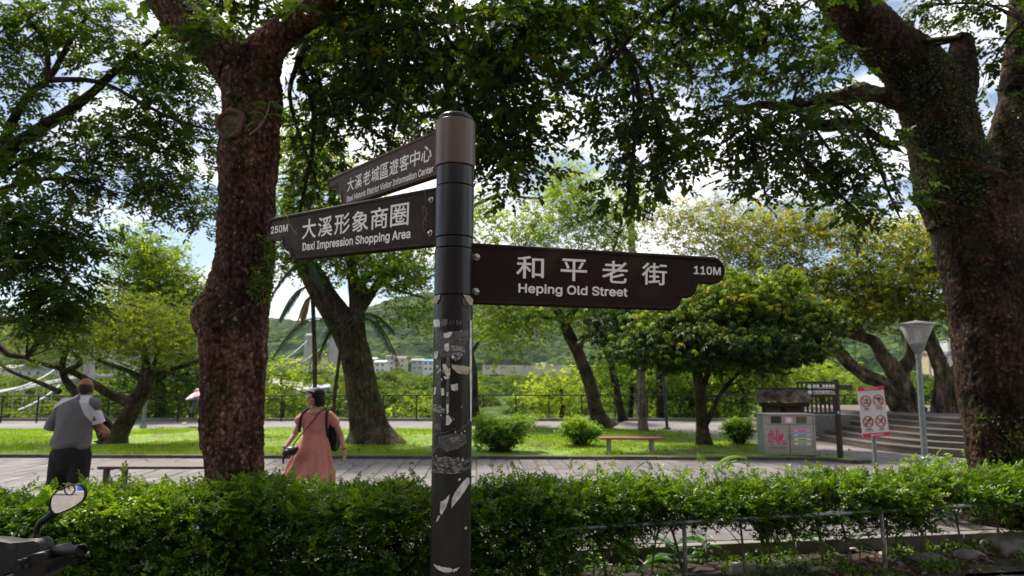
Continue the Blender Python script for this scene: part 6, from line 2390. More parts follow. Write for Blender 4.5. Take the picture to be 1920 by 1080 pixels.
YP = 17.2


def palm(label, stem, rpx, fr_):
    b = W(*stem[0], YP)
    r = empty('palm_tree', (b[0], YP, 0), label, 'palm')
    o = np.array([b[0], YP, 0])
    q = MB()
    C_ = catmull([W(a, c, YP) - o for a, c in stem], 50)
    q.tube(C_, rpx * MPP(YP) * (1 + .06 * (np.arange(50) % 2)), 10)
    q.build('trunk', [M_barkp if False else M_barkg], r)
    for (bx0, by0, tx, ty, dy, sag, tint) in fr_:
        frond(r, W(bx0, by0, YP) - o, W(tx, ty, YP + dy) - o, sag, 40, .40, tint)


palm('slender palm with arching fronds left of the leaning tree', [(592, 850), (591, 760), (590, 680), (588, 600), (584, 520), (583, 490)], 3.8,
     [(584, 505, 512, 548, -.4, .30, .2), (584, 500, 545, 470, .3, .12, .2), (584, 500, 628, 470, .5, .15, .2), (585, 540, 524, 600, -.5, .25, .2), (586, 550, 563, 596, -.2, .15, .95), (584, 500, 612, 545, -.7, .3, .3)])
palm('second palm with drooping dark fronds in front of the bridge', [(622, 850), (625, 780), (630, 720), (638, 660), (645, 620), (648, 600)], 3.2,
     [(645, 632, 512, 668, -.3, .40, .10), (645, 625, 748, 685, -.4, .42, .08), (645, 625, 578, 712, .4, .42, .10), (648, 605, 738, 620, .4, .28, .15)])

# ------------------------------------------------------------------ bushes on the lawn
def bush(label, px, py, hwpx, hpx, n, tint, stems=5):
    b = G(px, py)
    Y_ = b[1]
    m_ = MPP(Y_)
    r = empty('bush', (b[0], b[1], .05), label, 'bush')
    h = hpx * m_
    w = hwpx * m_
    rb_ = random.Random(int(px))
    bl_ = [((0, 0, h * .55), (w * .75, w * .6, h * .36), n)]
    for j in range(9): bl_.append(((w * rb_.uniform(-.85, .85), w * rb_.uniform(-.5, .5), h * rb_.uniform(.35, .88)), (w * rb_.uniform(.16, .34),) * 2 + (h * rb_.uniform(.08, .2),), n // 6))
    pts, own = blob_pts(bl_)
    A = np.stack([rng.normal(size=len(pts)) * w * .15, rng.normal(size=len(pts)) * w * .15, 0 * pts[:, 0]], -1)
    V, F = sticks(A, pts, .008, .003, .08, 4)
    obj('twigs', mesh_from('twigs', V, [F], [M_barkg], True), r, kind='stuff')
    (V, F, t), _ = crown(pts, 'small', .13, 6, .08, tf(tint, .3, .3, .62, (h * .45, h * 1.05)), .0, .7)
    obj('foliage', mesh_from('foliage', V, [F], [L_bush], True, t), r, kind='stuff')


bush('broad round green bush on the lawn just right of the signpost', 938, 850, 56, 62, 150, .30)
bush('smaller lime topped bush between the leaning trunk and the red bench', 1090, 840, 36, 50, 90, .45)
bush('low bush at the left side of the steel cabinet', 1388, 838, 26, 46, 60, .25)

# ------------------------------------------------------------------ the hedge
def hedge_mid(x): return rail_y(x) + .42 + (0 if x > .3 else .10 * (.3 - x) * .3)


M_twig = pmat('hedge_twig', (.15, .105, .065), (.27, .20, .13), 20, .85, .3, 60)
hg = empty('hedge', (0, 0, 0), 'long leafy green hedge running across the whole foreground', 'hedge')
clus = []
N = 29000
x_ = rng.uniform(-6.2, 8.6, N * 2)
cx_ = []
for x in x_:
    left = x < .55
    zt_ = np.interp(x, [-3, -1, .5, 3.5, 6, 8], [.84, .78, .72, .66, .68, .74]) + .035 * sin(x * 2.3) + .03 * sin(x * 5.9 + 1)
    zl = -.08 if left else (.20 if x < 5.0 else .12)
    dep = .50 if left else .44
    u = random.random()
    yy = hedge_mid(x) + random.uniform(-1, 1) * dep
    edge = abs(yy - hedge_mid(x)) / dep
    top = zt_ - .10 * edge ** 3 - .03 * random.random()
    zz = top - (top - zl) * (random.random() ** 1.5)
    if left and zz < .12 and random.random() < .3: continue
    if not left:
        hole = vnoise(np.array([x * 2.1, yy * 2, zz * 3.5]), 5)
        if hole > .74 - .22 * (zz < .40): continue
        if zz < .36 and random.random() < .35: continue
    # mostly the near face and the top, thinner inside
    face = (yy - (hedge_mid(x) - dep)) / (2 * dep)
    if face > .35 and zz < top - .22 and random.random() < (.35 if left else .7): continue
    cx_.append((x, yy, zz))
cl = np.array(cx_)
vis = np.abs(cl[:, 0]) < cl[:, 1] * .80 + .35
cl = cl[vis]
bn = fnoise(cl * 2.6, 3, 60)
cl = cl[(bn > .34) | (rng.random(len(cl)) < .75)]
n = len(cl)
D = rng.normal(size=(n, 3)) * np.array([1, .7, .6]) + np.array([0, -.7, .35])
Rr = look_R(D, rng.normal(size=n) * .6)
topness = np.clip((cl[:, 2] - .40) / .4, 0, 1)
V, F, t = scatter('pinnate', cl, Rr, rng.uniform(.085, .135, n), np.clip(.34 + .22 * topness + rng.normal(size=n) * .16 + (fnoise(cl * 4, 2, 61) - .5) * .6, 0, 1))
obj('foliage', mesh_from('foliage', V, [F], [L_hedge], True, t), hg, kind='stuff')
# sprigs standing above the clipped top
sx = rng.uniform(-5.5, 7.5, 420)
sy = np.array([hedge_mid(x) for x in sx]) + rng.uniform(-.35, .5, 420)
szb = np.interp(sx, [-3, -1, .5, 3.5, 6, 8], [.76, .70, .66, .62, .62, .66])
hgt = rng.uniform(.05, .20, 420) * np.where((sx > -.3) & (sx < 3.2), 1.1, .7)
tp = np.stack([sx + rng.normal(size=420) * .04, sy, szb + hgt], -1)
V, F = sticks(np.stack([sx, sy, szb - .12], -1), tp, .0035, .0015, .06, 4)
obj('twigs', mesh_from('twigs', V, [F], [M_twig], True), hg, kind='stuff')
pp = np.repeat(tp, 4, 0) - np.array([0, 0, 1]) * rng.uniform(0, .16, (1680, 1)) + rng.normal(size=(1680, 3)) * .02
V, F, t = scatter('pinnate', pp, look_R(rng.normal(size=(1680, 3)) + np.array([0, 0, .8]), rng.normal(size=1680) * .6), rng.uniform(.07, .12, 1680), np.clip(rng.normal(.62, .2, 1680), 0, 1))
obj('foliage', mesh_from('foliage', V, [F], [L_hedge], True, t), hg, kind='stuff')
# woody stems, each a part
for k in range(30):
    x = -5 + k * .42 + random.uniform(-.12, .12)
    y = hedge_mid(x) + random.uniform(-.18, .18)
    lean = random.uniform(-.28, .28)
    h = .75 if x < .5 else .5
    st_ = empty('stem_tmp') if False else None
    q = MB()
    P_ = catmull([(x, y, -.22), (x + lean * .4, y + random.uniform(-.05, .05), h * .45), (x + lean, y + random.uniform(-.1, .1), h)], 9)
    q.tube(P_, np.linspace(random.uniform(.010, .017), .006, 9), 7)
    for j in (3, 4, 5, 6):
        e = P_[j] + np.array([random.uniform(-.28, .28), random.uniform(-.15, .15), random.uniform(.15, .32)])
        q.tube([P_[j], (P_[j] + e) / 2 + rng.normal(size=3) * .02, e], [.006, .0045, .003], 5)
    q.build('stem', [M_twig], hg, True)

# ------------------------------------------------------------------ stones, plants and litter in the bed
def stone(c, s, label=None, seed=0, flat=.6, par=None, mat=None, name='stone'):
    b = bmesh.new()
    bmesh.ops.create_icosphere(b, subdivisions=3, radius=1)
    V = np.array([v.co[:] for v in b.verts])
    F = [[v.index for v in f.verts] for f in b.faces]
    b.free()
    V = V * (1 + .55 * (fnoise(V * 1.3 + seed * 5, 3, seed) - .5))[:, None]
    V = np.sign(V) * np.abs(V) ** .85
    V = V * np.array(s) * np.array([1, 1, flat])
    a = seed * 1.7
    V = V @ np.array([[cos(a), -sin(a), 0], [sin(a), cos(a), 0], [0, 0, 1]]).T
    o = obj(name, mesh_from(name, V, [np.array(F)], [mat or M_stone], True), par, tuple(c))
    if label: tag(o, label, name, 'stones lying in the planting bed')
    return o


def gp(px, py, z=-.14): return G(px, py, z)


for k, (px, py, s, lab) in enumerate(((1070, 1068, .13, 'rounded brown stone half buried beside the thin hedge stem right of the signpost'), (1096, 1056, .09, 'smaller grey stone behind the rounded brown stone'), (1060, 1062, .08, 'low mossy stone nearest the signpost under the hedge'),
                                      (1395, 1075, .15, 'broad reddish stone at the bottom edge below the hedge gap'), (1300, 1052, .13, 'grey stone just right of the middle rail post'), (1378, 1062, .07, 'small pinkish stone above the broad reddish stone'),
                                      (1745, 1056, .16, 'flat broken grey stone beside the dark paving'), (1686, 1058, .06, 'small pale stone left of the flat broken stone'), (1820, 1046, .14, 'flat pinkish stone slab right of the flat broken stone'),
                                      (1655, 1040, .06, 'small reddish block at the foot of the right rail post'), (1770, 998, .20, 'large rounded grey stone at the foot of the big right trunk'), (1890, 1035, .26, 'dark mossy stone block at the right edge'),
                                      (1450, 1052, .06, 'small dark stone among the leaf litter'), (1560, 1066, .07, 'half buried stone left of the dark litter twig'), (1740, 1012, .11, 'stone wedged behind the leaning hedge stem'), (1000, 1072, .10, 'brown stone at the bottom edge right of the pole'))):
    c = gp(px, py)
    stone((c[0], c[1], -.15 + s * .10), (s, s * .8, s), lab, k + 1, .55)

M_big = leafmat('broad_plant_leaves', [(0, (.015, .06, .015)), (.5, (.035, .12, .02)), (.9, (.10, .26, .03)), (1, (.30, .50, .05))], .35, .35, .5, 1.5)


def leafplant(label, px, py, z0, nl, L, wd, tint, h, spread=.9, name='broad_leaf_plant'):
    c = gp(px, py, z0)
    r = empty(name, c, label, 'plant')
    q = MB()
    q.tube([(0, 0, -.03), (.01, 0, h * .6), (0, .01, h)], [.008, .006, .004], 6)
    q.build('stem', [M_twig], r, True)
    V0, F0 = leaf_tpl(1.0, wd, fold=.18, curl=.30)
    for k in range(nl):
        a = k * 2.4
        zz = h * (.25 + .75 * k / nl)
        d = np.array([cos(a) * spread, sin(a) * spread, random.uniform(-.1, .55)])
        Rr = look_R(d[None], np.array([random.uniform(-.3, .3)]))[0]
        V = V0 * L * random.uniform(.75, 1.1) @ Rr.T + np.array([0, 0, zz])
        obj('leaf', mesh_from('leaf', V, [F0], [M_big], True, np.full(len(V0), np.clip(tint + random.uniform(-.12, .12), 0, 1))), r)
    return r


leafplant('broad glossy leaved plant hanging under the rail left of the middle rail post', 1150, 1050, -.12, 12, .24, .36, .55, .50)
leafplant('dark long leaved plant by the middle rail post', 1265, 1066, -.12, 9, .34, .26, .35, .22)
leafplant('spiky leaved seedling between middle post and stone', 1325, 1056, -.12, 11, .17, .22, .45, .28)
leafplant('light green seedling low in front of the first hedge stem', 1112, 1076, -.12, 9, .13, .35, .7, .2)
leafplant('small green plant beside the right rail post', 1612, 1046, -.12, 10, .14, .45, .4, .22)
leafplant('leafy seedling left of the right hedge stems', 1540, 1040, -.12, 12, .13, .45, .45, .36)
leafplant('pale leaved weed beneath the rail near the kerb', 1500, 1028, -.12, 9, .12, .4, .6, .2)
# bright curved strap leaf rising above the hedge
c = W(1345, 880, 7.1)
r_ = empty('strap_leaf_plant', c, 'bright green strap leaves arching above the hedge top', 'plant')
for (pts_, wv, tt) in ((((1342, 884, 7.1), (1352, 866, 7.05), (1376, 857, 7.0), (1404, 859, 7.0)), .030, .98), (((1350, 880, 7.1), (1375, 866, 7.0), (1395, 868, 6.95), (1412, 880, 6.9)), .016, .9), (((1190, 884, 7.0), (1200, 872, 7.0), (1220, 862, 6.95)), .012, .85)):
    C_ = catmull([W(*p) - c for p in pts_], 12)
    w_ = wv * np.sin(np.linspace(.25, pi, 12)) + .002
    up = np.array([0, .35, .55])
    V = np.concatenate([C_ + up * w_[:, None], C_ - up * w_[:, None] * .9, C_ + np.array([0, -.01, 0])])
    Fq = [[i, i + 1, 24 + i + 1, 24 + i] for i in range(11)] + [[24 + i, 24 + i + 1, 12 + i + 1, 12 + i] for i in range(11)]
    obj('leaf', mesh_from('leaf', V, [np.array(Fq)], [M_big], True, np.full(36, tt)), r_)

# ground cover and litter
N = 2600
gx = rng.uniform(.3, 8.4, N)
fr0 = np.array([bed_front(x) for x in gx])
fr1_ = np.array([kerb_y(x) for x in gx])
gy = fr0 + .1 + rng.random(N) * (fr1_ - fr0 - .1)
P_ = np.stack([gx, gy, -.13 + 0 * gx], -1)
k_ = (fnoise(P_ * 1.7, 3, 91) > .47)
P_ = P_[k_]
n = len(P_)
P_[:, 2] += rng.random(n) * .05
V, F, t = scatter('small', P_, look_R(rng.normal(size=(n, 3)) + np.array([0, 0, .9]), rng.normal(size=n)), rng.uniform(.05, .11, n), np.clip(rng.normal(.42, .2, n), 0, 1))
o = obj('ground_cover', mesh_from('ground_cover', V, [F], [L_hedge], True, t))
tag(o, 'low green weeds creeping over the soil below the hedge', 'weeds', kind='stuff')
N = 1500
gx = rng.uniform(.5, 8.4, N)
gy = np.array([bed_front(x) for x in gx]) + rng.random(N) * 1.0
P_ = np.stack([gx, gy, -.130 + rng.random(N) * .02], -1)
M_lit = leafmat('dead_leaves', [(0, (.05, .025, .015)), (.5, (.14, .07, .04)), (1, (.30, .20, .12))], .1, .8, .2)
V0, F0 = leaf_tpl(.07, .04, fine=False)
Rr = look_R(rng.normal(size=(N, 3)) * np.array([1, 1, .25]), rng.normal(size=N) * .5)
V = (np.einsum('nij,vj->nvi', Rr, V0) * rng.uniform(.5, 1.3, N)[:, None, None] + P_[:, None]).reshape(-1, 3)
F = (F0[None] + (np.arange(N) * 4)[:, None, None]).reshape(-1, 3)
o = obj('leaf_litter', mesh_from('leaf_litter', V, [F], [M_lit], False, np.repeat(rng.random(N), 4)))
tag(o, 'dry brown fallen leaves scattered over the soil bed', 'fallen leaves', kind='stuff')
for k, (a, b, c_, d, lab) in enumerate(((1520, 1048, 1562, 1060, 'thin grey twig lying on the soil left of the right post'), (1605, 1034, 1650, 1046, 'pale broken branch beside the reddish block'), (1712, 1040, 1736, 1066, 'dry stick leaning on the flat broken stone'), (1180, 1042, 1218, 1068, 'dry stalk crossing in front of the dark long leaved plant'), (1520, 1070, 1562, 1074, 'short flat piece of old wood at the bottom edge'))):
    A, B = gp(a, b, -.08), gp(c_, d, -.12)
    q = MB()
    q.tube(catmull([A, (A + B) / 2 + np.array([0, 0, .03]), B], 8), np.linspace(.009, .004, 8) if k < 4 else .025, 6)
    tag(q.build('twig', [M_twig], None, True), lab, 'twig')
# round bush at the lamp's foot
Yb_ = 9.0
pts, own = blob_pts([(W(1775, 885, Yb_), (.34, .3, .16), 60), (W(1730, 890, 8.6), (.28, .3, .10), 40)])
r_ = empty('bush', (W(1775, 885, Yb_)[0], Yb_, 0), 'light green rounded bush at the foot of the park lamp behind the hedge', 'bush')
o_ = np.array([W(1775, 885, Yb_)[0], Yb_, 0])
V, F = sticks(np.tile(o_ + np.array([0, 0, 0.]), (len(pts), 1)), pts, .008, .003, .05, 4)
obj('twigs', mesh_from('twigs', V - o_, [F], [M_twig], True), r_, kind='stuff')
(V, F, t), _ = crown(pts, 'pinnate', .11, 4, .07, tf(.72, .3, .3), -.2, .8)
obj('foliage', mesh_from('foliage', V - o_, [F], [L_hedge], True, t), r_, kind='stuff')
#==PART5==

# fallen leaves on the lawn and the paving
N = 1300
gx, gy = rng.uniform(-9, 9, N), rng.uniform(7.6, 23, N)
keep = np.abs(gx) < gy * .78
gx, gy = gx[keep], gy[keep]
n = len(gx)
gz = np.where(gy > 15.15, .035 + .03 + .05 * np.sin(gx * .9 + 1) * np.sin(gy * 1.1) + .035, .008)
Rr = look_R(rng.normal(size=(n, 3)) * np.array([1, 1, .12]), rng.normal(size=n) * .3)
V0, F0 = leaf_tpl(.10, .06, fine=False)
V = (np.einsum('nij,vj->nvi', Rr, V0) * rng.uniform(.5, 1.2, n)[:, None, None] + np.stack([gx, gy, gz], -1)[:, None]).reshape(-1, 3)
F = (F0[None] + (np.arange(n) * 4)[:, None, None]).reshape(-1, 3)
o = obj('fallen_leaves', mesh_from('fallen_leaves', V, [F], [M_lit], False, np.repeat(rng.random(n), 4)))
tag(o, 'brown fallen leaves strewn over the paving and the lawn', 'fallen leaves', kind='stuff')

# ------------------------------------------------------------------ people
def cap_geo(p0, p1, r0, r1, seg=14, sq0=(1, 1), n=7):
    """a tapered limb with round ends; closed"""
    p0, p1 = np.array(p0, float), np.array(p1, float)
    L = np.linalg.norm(p1 - p0) + 1e-6
    d = (p1 - p0) / L
    prof = []
    for a in np.linspace(-pi / 2, 0, n): prof.append((r0 * cos(a), r0 * sin(a)))
    for a in np.linspace(0, pi / 2, n): prof.append((r1 * cos(a), L + r1 * sin(a)))
    ref = np.array([0, 1.0, 0]) if abs(d[1]) < .9 else np.array([1.0, 0, 0])
    x = np.cross(ref, d)
    x /= np.linalg.norm(x)
    y = np.cross(d, x)
    an = np.linspace(0, 2 * pi, seg, endpoint=False)
    V = np.array([p0 + d * z + x * r * cos(a) + y * r * sin(a) for r, z in prof for a in an])
    m = len(prof)
    i = np.arange(m - 1)[:, None] * seg
    j = np.arange(seg)[None]
    jn = (j + 1) % seg
    F = np.stack([i + j, i + jn, i + seg + jn, i + seg + j], -1).reshape(-1, 4)
    return V, F


def ell_geo(c, r, R=None, seg=20):
    V, F = cap_geo((0, 0, -.0001), (0, 0, .0001), 1, 1, seg, n=9)
    V = V * np.array(r)
    if R is not None: V = V @ np.array(R).T
    return V + np.array(c, float), F


def loft_geo(rings, seg=40, fold=None):
    """rings: (z, cx, cy, rx, ry); closed top and bottom"""
    an = np.linspace(0, 2 * pi, seg, endpoint=False)
    V = []
    for k, (z, cx, cy, rx, ry) in enumerate(rings):
        f = fold(z, an) if fold is not None else 1.0
        V.append(np.stack([cx + rx * np.cos(an) * f, cy + ry * np.sin(an) * f, np.full(seg, z)], -1))
    V = np.concatenate(V)
    m = len(rings)
    i = np.arange(m - 1)[:, None] * seg
    j = np.arange(seg)[None]
    jn = (j + 1) % seg
    F = np.stack([i + j, i + jn, i + seg + jn, i + seg + j], -1).reshape(-1, 4)
    c0, c1 = V[:seg].mean(0), V[-seg:].mean(0)
    n = len(V)
    V = np.vstack([V, c0, c1])
    T = np.array([[n, (k + 1) % seg, k] for k in range(seg)] + [[n + 1, (m - 1) * seg + k, (m - 1) * seg + (k + 1) % seg] for k in range(seg)])
    return V, F, T


def solid(name, geos, voxel, mats, parent=None, smooth=6, classify=None):
    """fuse overlapping closed shapes into one continuous skin"""
    q = MB()
    for g in geos: q.add(g[0], *g[1:])
    me = q.mesh(name, [mats[0]])
    o = bpy.data.objects.new(name, me)
    COL.objects.link(o)
    r = o.modifiers.new('r', 'REMESH')
    r.mode = 'VOXEL'
    r.voxel_size = voxel
    if smooth:
        s = o.modifiers.new('s', 'SMOOTH')
        s.factor = .5
        s.iterations = smooth
    dg = bpy.context.evaluated_depsgraph_get()
    me2 = bpy.data.meshes.new_from_object(o.evaluated_get(dg))
    bpy.data.objects.remove(o)
    me2.name = name
    me2.materials.clear()
    for m in mats: me2.materials.append(m)
    n = len(me2.polygons)
    me2.polygons.foreach_set('use_smooth', np.ones(n, bool))
    if classify is not None:
        c = np.zeros(n * 3)
        me2.polygons.foreach_get('center', c)
        nn = np.zeros(n * 3)
        me2.polygons.foreach_get('normal', nn)
        me2.polygons.foreach_set('material_index', classify(c.reshape(-1, 3), nn.reshape(-1, 3)).astype(np.int32))
    else:
        me2.polygons.foreach_set('material_index', np.zeros(n, np.int32))
    return obj(name, me2, parent)


def arm_chain(sh, el, wr, r=(.046, .040, .027)):
    return [cap_geo(sh, el, r[0], r[1]), cap_geo(el, wr, r[1] * .98, r[2])]


def hand_geo(wr, d, up, s=1.0, curl=.5, thumb=1, spread=.16):
    """palm and five fingers; d points along the hand, up is the back of the hand"""
    wr, d, up = np.array(wr, float), np.array(d, float), np.array(up, float)
    d /= np.linalg.norm(d)
    up = up - d * (up @ d)
    up /= np.linalg.norm(up)
    x = np.cross(d, up)
    g = []
    R = np.stack([x, d, up], 1)
    g.append(ell_geo(wr + d * .045 * s, (.040 * s, .052 * s, .017 * s), R))
    g.append(cap_geo(wr, wr + d * .03 * s, .025 * s, .028 * s))
    for k, (o, L) in enumerate(((-.030, .062), (-.010, .075), (.011, .070), (.030, .055))):
        b = wr + d * .082 * s + x * o * s
        p = b
        dd = d + x * o * spread * 10 * .35
        a = 0
        for j, l in enumerate((.42, .33, .25)):
            a += curl * (.55 + .25 * j)
            v = dd * cos(a) - up * sin(a)
            v /= np.linalg.norm(v)
            e = p + v * L * l * s * 1.1
            g.append(cap_geo(p, e, .0098 * s, .0088 * s, 10, n=4))
            p = e
    b = wr + d * .025 * s - x * thumb * .032 * s
    m = b + (d * .6 - x * thumb * .8 - up * .25) * .038 * s
    e = m + (d * .9 - x * thumb * .25 - up * .4) * .034 * s
    g += [cap_geo(b, m, .0125 * s, .0105 * s, 10, n=4), cap_geo(m, e, .0105 * s, .0085 * s, 10, n=4)]
    return g


def head_geo(c, yaw, h=.225, nod=0.0, roll=0.0):
    """skull, jaw, nose, ears, brow, lips; faces -Y at yaw 0, positive yaw turns to -X"""
    c = np.array(c, float)
    k = h / .23
    Rz = Rxyz(np.array(nod), np.array(roll), np.array(-yaw))
    P = lambda v: c + Rz @ (np.array(v) * k)
    g = [ell_geo(P((0, .012, .028)), np.array((.074, .094, .088)) * k, Rz), ell_geo(P((0, -.022, -.045)), np.array((.052, .062, .062)) * k, Rz),
         ell_geo(P((0, -.048, -.085)), np.array((.030, .028, .022)) * k, Rz), ell_geo(P((0, -.070, .012)), np.array((.050, .020, .014)) * k, Rz)]
    g += [cap_geo(P((0, -.082, .004)), P((0, -.102, -.028)), .009 * k, .013 * k, 10, n=4)]
    for s in (-1, 1):
        g.append(ell_geo(P((s * .076, .012, -.008)), np.array((.009, .020, .032)) * k, Rz))
        g.append(ell_geo(P((s * .034, -.060, -.028)), np.array((.024, .020, .018)) * k, Rz))
    g.append(ell_geo(P((0, -.080, -.056)), np.array((.022, .010, .006)) * k, Rz))
    g.append(ell_geo(P((0, -.078, -.067)), np.array((.018, .010, .007)) * k, Rz))
    return g, P, Rz


def skinmat(name, c, c2):
    m = pmat(name, c, c2, 14, .55, .15, 200, lo=.3, hi=.7)
    b = m.node_tree.nodes['Principled BSDF']
    b.inputs['Subsurface Weight'].default_value = .08
    b.inputs['Subsurface Radius'].default_value = (.02, .008, .004)
    return m


def eyes(P, Rz, k, parent):
    M_e, M_b = M_wht, M_blk
    for s in (-1, 1):
        q = MB()
        V, F = ell_geo(P((s * .031, -.073, -.004)), (.011, .006, .0055), Rz, 12)
        q.add(V, F)
        e = q.build('eye', [M_e], parent, True)
        q = MB()
        V, F = ell_geo(P((s * .031, -.0785, -.004)), (.0048, .003, .0048), Rz, 10)
        q.add(V, F)
        q.build('iris', [M_b], e, True)
        q = MB()
        q.tube([P((s * .014, -.083, .016)), P((s * .032, -.082, .021)), P((s * .050, -.072, .016))], .003, 6)
        q.build('eyebrow', [M_b], parent, True)


def cloth(name, c1, c2, scale=60, rough=.9, bump=.4):
    return pmat(name, c1, c2, scale, rough, bump, 320, dist=.003)


# ---- the man seen from behind
Ym = 7.7
mm = MPP(Ym)
mo = np.array([W(137, 800, Ym)[0], Ym, 0.0])
man = empty('person', mo, 'balding man seen from behind in grey shirt with white raglan stripes and black trousers', 'person')
mo_z = -.0
M_skin1 = skinmat('skin_tan', (.30, .13, .075), (.38, .18, .11))
hc = (.09, .03, 1.572)
hg1, HP, HR = head_geo(hc, pi * .93, .225)
el1, wr1 = (.225, .12, 1.14), (.195, .32, 1.08)
el2, wr2 = (-.245, .10, 1.13), (-.13, .33, 1.12)
body = hg1 + [cap_geo((.075, .02, 1.44), (.088, .02, 1.54), .060, .056), cap_geo((-.10, .0, 1.38), (.18, 0, 1.38), .05, .05), cap_geo((.05, 0, 1.30), (.0, 0, .95), .125, .13)]
body += arm_chain((.190, .02, 1.34), el1, wr1, (.05, .044, .029)) + arm_chain((-.135, .02, 1.34), el2, wr2, (.05, .044, .029))
body += hand_geo(wr1, np.array(wr1) - np.array(el1) + np.array([-.1, 0, 0]), (0, .1, 1), 1.0, .5, 1) + hand_geo(wr2, np.array(wr2) - np.array(el2), (0, .1, 1), 1.0, .5, -1)
for s, x in ((-1, -.095), (1, .095)):
    body += [cap_geo((x, 0, .88), (x * 1.1, -.02, .48), .085, .058), cap_geo((x * 1.1, -.02, .48), (x * 1.15, .03, .09), .055, .038), cap_geo((x * 1.15, .02, .05), (x * 1.3, .16, .035), .036, .03)]
solid('body', body, .0065, [M_skin1], man, 4)
# hair: a low dark band round the back and sides
q = []
k = .225 / .23
for a in np.linspace(-2.0, 2.0, 26):
    zz = -.006 + .014 * cos(a * 1.0)
    q.append(ell_geo(HP((sin(a) * .066, .012 + cos(a) * .085, zz)), (.012, .012, .046), HR))
q.append(ell_geo(HP((0, .056, -.022)), (.052, .048, .050), HR))
solid('hair', q, .006, [pmat('dark_hair', (.012, .010, .009), (.03, .026, .024), 90, .6, .6, 300)], man, 3)
M_sg = cloth('grey_jersey', (.135, .125, .130), (.165, .155, .16))
M_sw = cloth('white_jersey', (.62, .60, .66), (.70, .68, .74))


def crease(z, an):
    return 1 + .040 * np.sin(an * 3 + z * 17) + .022 * np.sin(an * 7 - z * 9) + .042 * np.sin(an * 4 - z * 44) * np.clip((1.20 - z) * 5, 0, 1) - .03 * np.exp(-((z - 1.0) / .03) ** 2)


shirt = [loft_geo([(.905, .0, .0, .185, .13), (.93, -.005, 0, .205, .145), (.98, -.005, 0, .212, .155), (1.06, 0, .0, .200, .15), (1.16, .01, .0, .190, .145), (1.28, .025, 0, .188, .14), (1.36, .035, 0, .190, .13),
                   (1.42, .055, .0, .200, .12), (1.46, .07, .01, .130, .09), (1.485, .078, .015, .085, .078), (1.50, .08, .015, .072, .070)], 48, crease),
         cap_geo((-.135, 0, 1.375), (-.245, .03, 1.19), .068, .072), cap_geo((.185, 0, 1.370), (.225, .05, 1.235), .070, .074), cap_geo((-.10, 0, 1.40), (.22, 0, 1.40), .07, .07)]


def shirt_cls(c, n):
    x, z = c[:, 0], c[:, 2]
    m = np.zeros(len(c), int)
    # white band running from the collar down to the right armpit, and another over the left shoulder
    d_ = 1.49 - z
    m[(x > .090 + d_ * .42) & (x < .165 + d_ * .50 - np.clip(d_ - .18, 0, 1) * .85) & (z > 1.16) & (z < 1.5)] = 1
    m[(z > 1.445 + (x + .02) * .50) & (x < .06) & (x > -.20)] = 1
    m[(z > 1.355 + (x + .20) * .9) & (x <= -.20) & (z < 1.38)] = 1
    m[(x > .235 + (z - 1.30) * -.35) & (z < 1.33)] = 1
    return m


so_ = solid('shirt', shirt, .0085, [M_sg, M_sw], man, 2, shirt_cls)
# open sleeve ends: trim each sleeve with a dark inner cuff ring
for e0, e1 in (((-.245, .03, 1.19), (-.265, .036, 1.12)), ((.225, .05, 1.235), (.235, .06, 1.19))):
    q = MB()
    q.tube([e0, e1], [.071, .076], 18)
    q.build('cuff', [M_sg if e0[0] < 0 else M_sw], man, True)
tr_ = [loft_geo([(.55, .0, 0, .01, .01), (.70, 0, 0, .17, .12), (.80, .0, .0, .195, .14), (.88, .0, .0, .200, .145), (.95, .0, 0, .19, .14)], 40, lambda z, an: 1 + .03 * np.sin(an * 5 + z * 14))]
for x in (-.105, .105): tr_ += [cap_geo((x, 0, .84), (x * 1.1, -.02, .46), .115, .100), cap_geo((x * 1.1, -.02, .46), (x * 1.1, .0, .12), .100, .085)]
solid('trousers', tr_, .010, [cloth('black_cloth', (.006, .006, .007), (.012, .012, .013))], man, 4)
for x in (-.125, .125):
    solid('shoe', [cap_geo((x, -.03, .05), (x * 1.1, .17, .042), .050, .042), ell_geo((x, -.02, .08), (.05, .06, .05))], .008, [M_blk], man, 3)

# ---- the woman in the pink dress
Yw = 8.4
wo_ = np.array([W(595, 800, Yw)[0], Yw, 0.0])
wom = empty('person', wo_, 'woman with black bobbed hair in a salmon pink dress holding a camera', 'person')
M_skin2 = skinmat('skin_light', (.42, .22, .15), (.50, .28, .20))
M_skin1 = M_skin1
ZS = lambda py: 1.65 - (py - 715) / (FPX / Yw)
XS = lambda px: (px - 595) / (FPX / Yw)
hc = (XS(588), -.01, ZS(745))
hgw, WP, WR = head_geo(hc, .88, .222, 0.0)
shR, elR, wrR = (XS(569), .0, ZS(780)), (XS(556), -.06, ZS(812)), (XS(548), -.22, ZS(832))
shL, elL, wrL = (XS(621), .02, ZS(780)), (XS(636), .06, ZS(812)), (XS(646), .0, ZS(840))
body = hgw + [cap_geo((XS(594), .01, ZS(775)), (XS(590), .01, ZS(757)), .047, .046), cap_geo((XS(580), .0, ZS(778)), (XS(610), 0, ZS(778)), .040, .040), cap_geo((XS(594), 0, 1.18), (XS(594), 0, .8), .10, .12)]
body += arm_chain(shR, elR, wrR, (.040, .035, .024)) + arm_chain(shL, elL, wrL, (.040, .035, .024))
body += hand_geo(wrR, (-.12, -.30, -.5), (-.8, -.2, .2), .92, .75, -1) + hand_geo(wrL, (.06, -.02, -1), (.9, -.3, 0), .92, .55, 1)
for x in (-.075, .075):
    body += [cap_geo((x, 0, .80), (x, -.02, .44), .075, .05), cap_geo((x, -.02, .44), (x, .03, .08), .052, .034), cap_geo((x, .02, .045), (x * 1.2, -.13, .03), .032, .026)]
solid('body', body, .0062, [M_skin2], wom, 3)
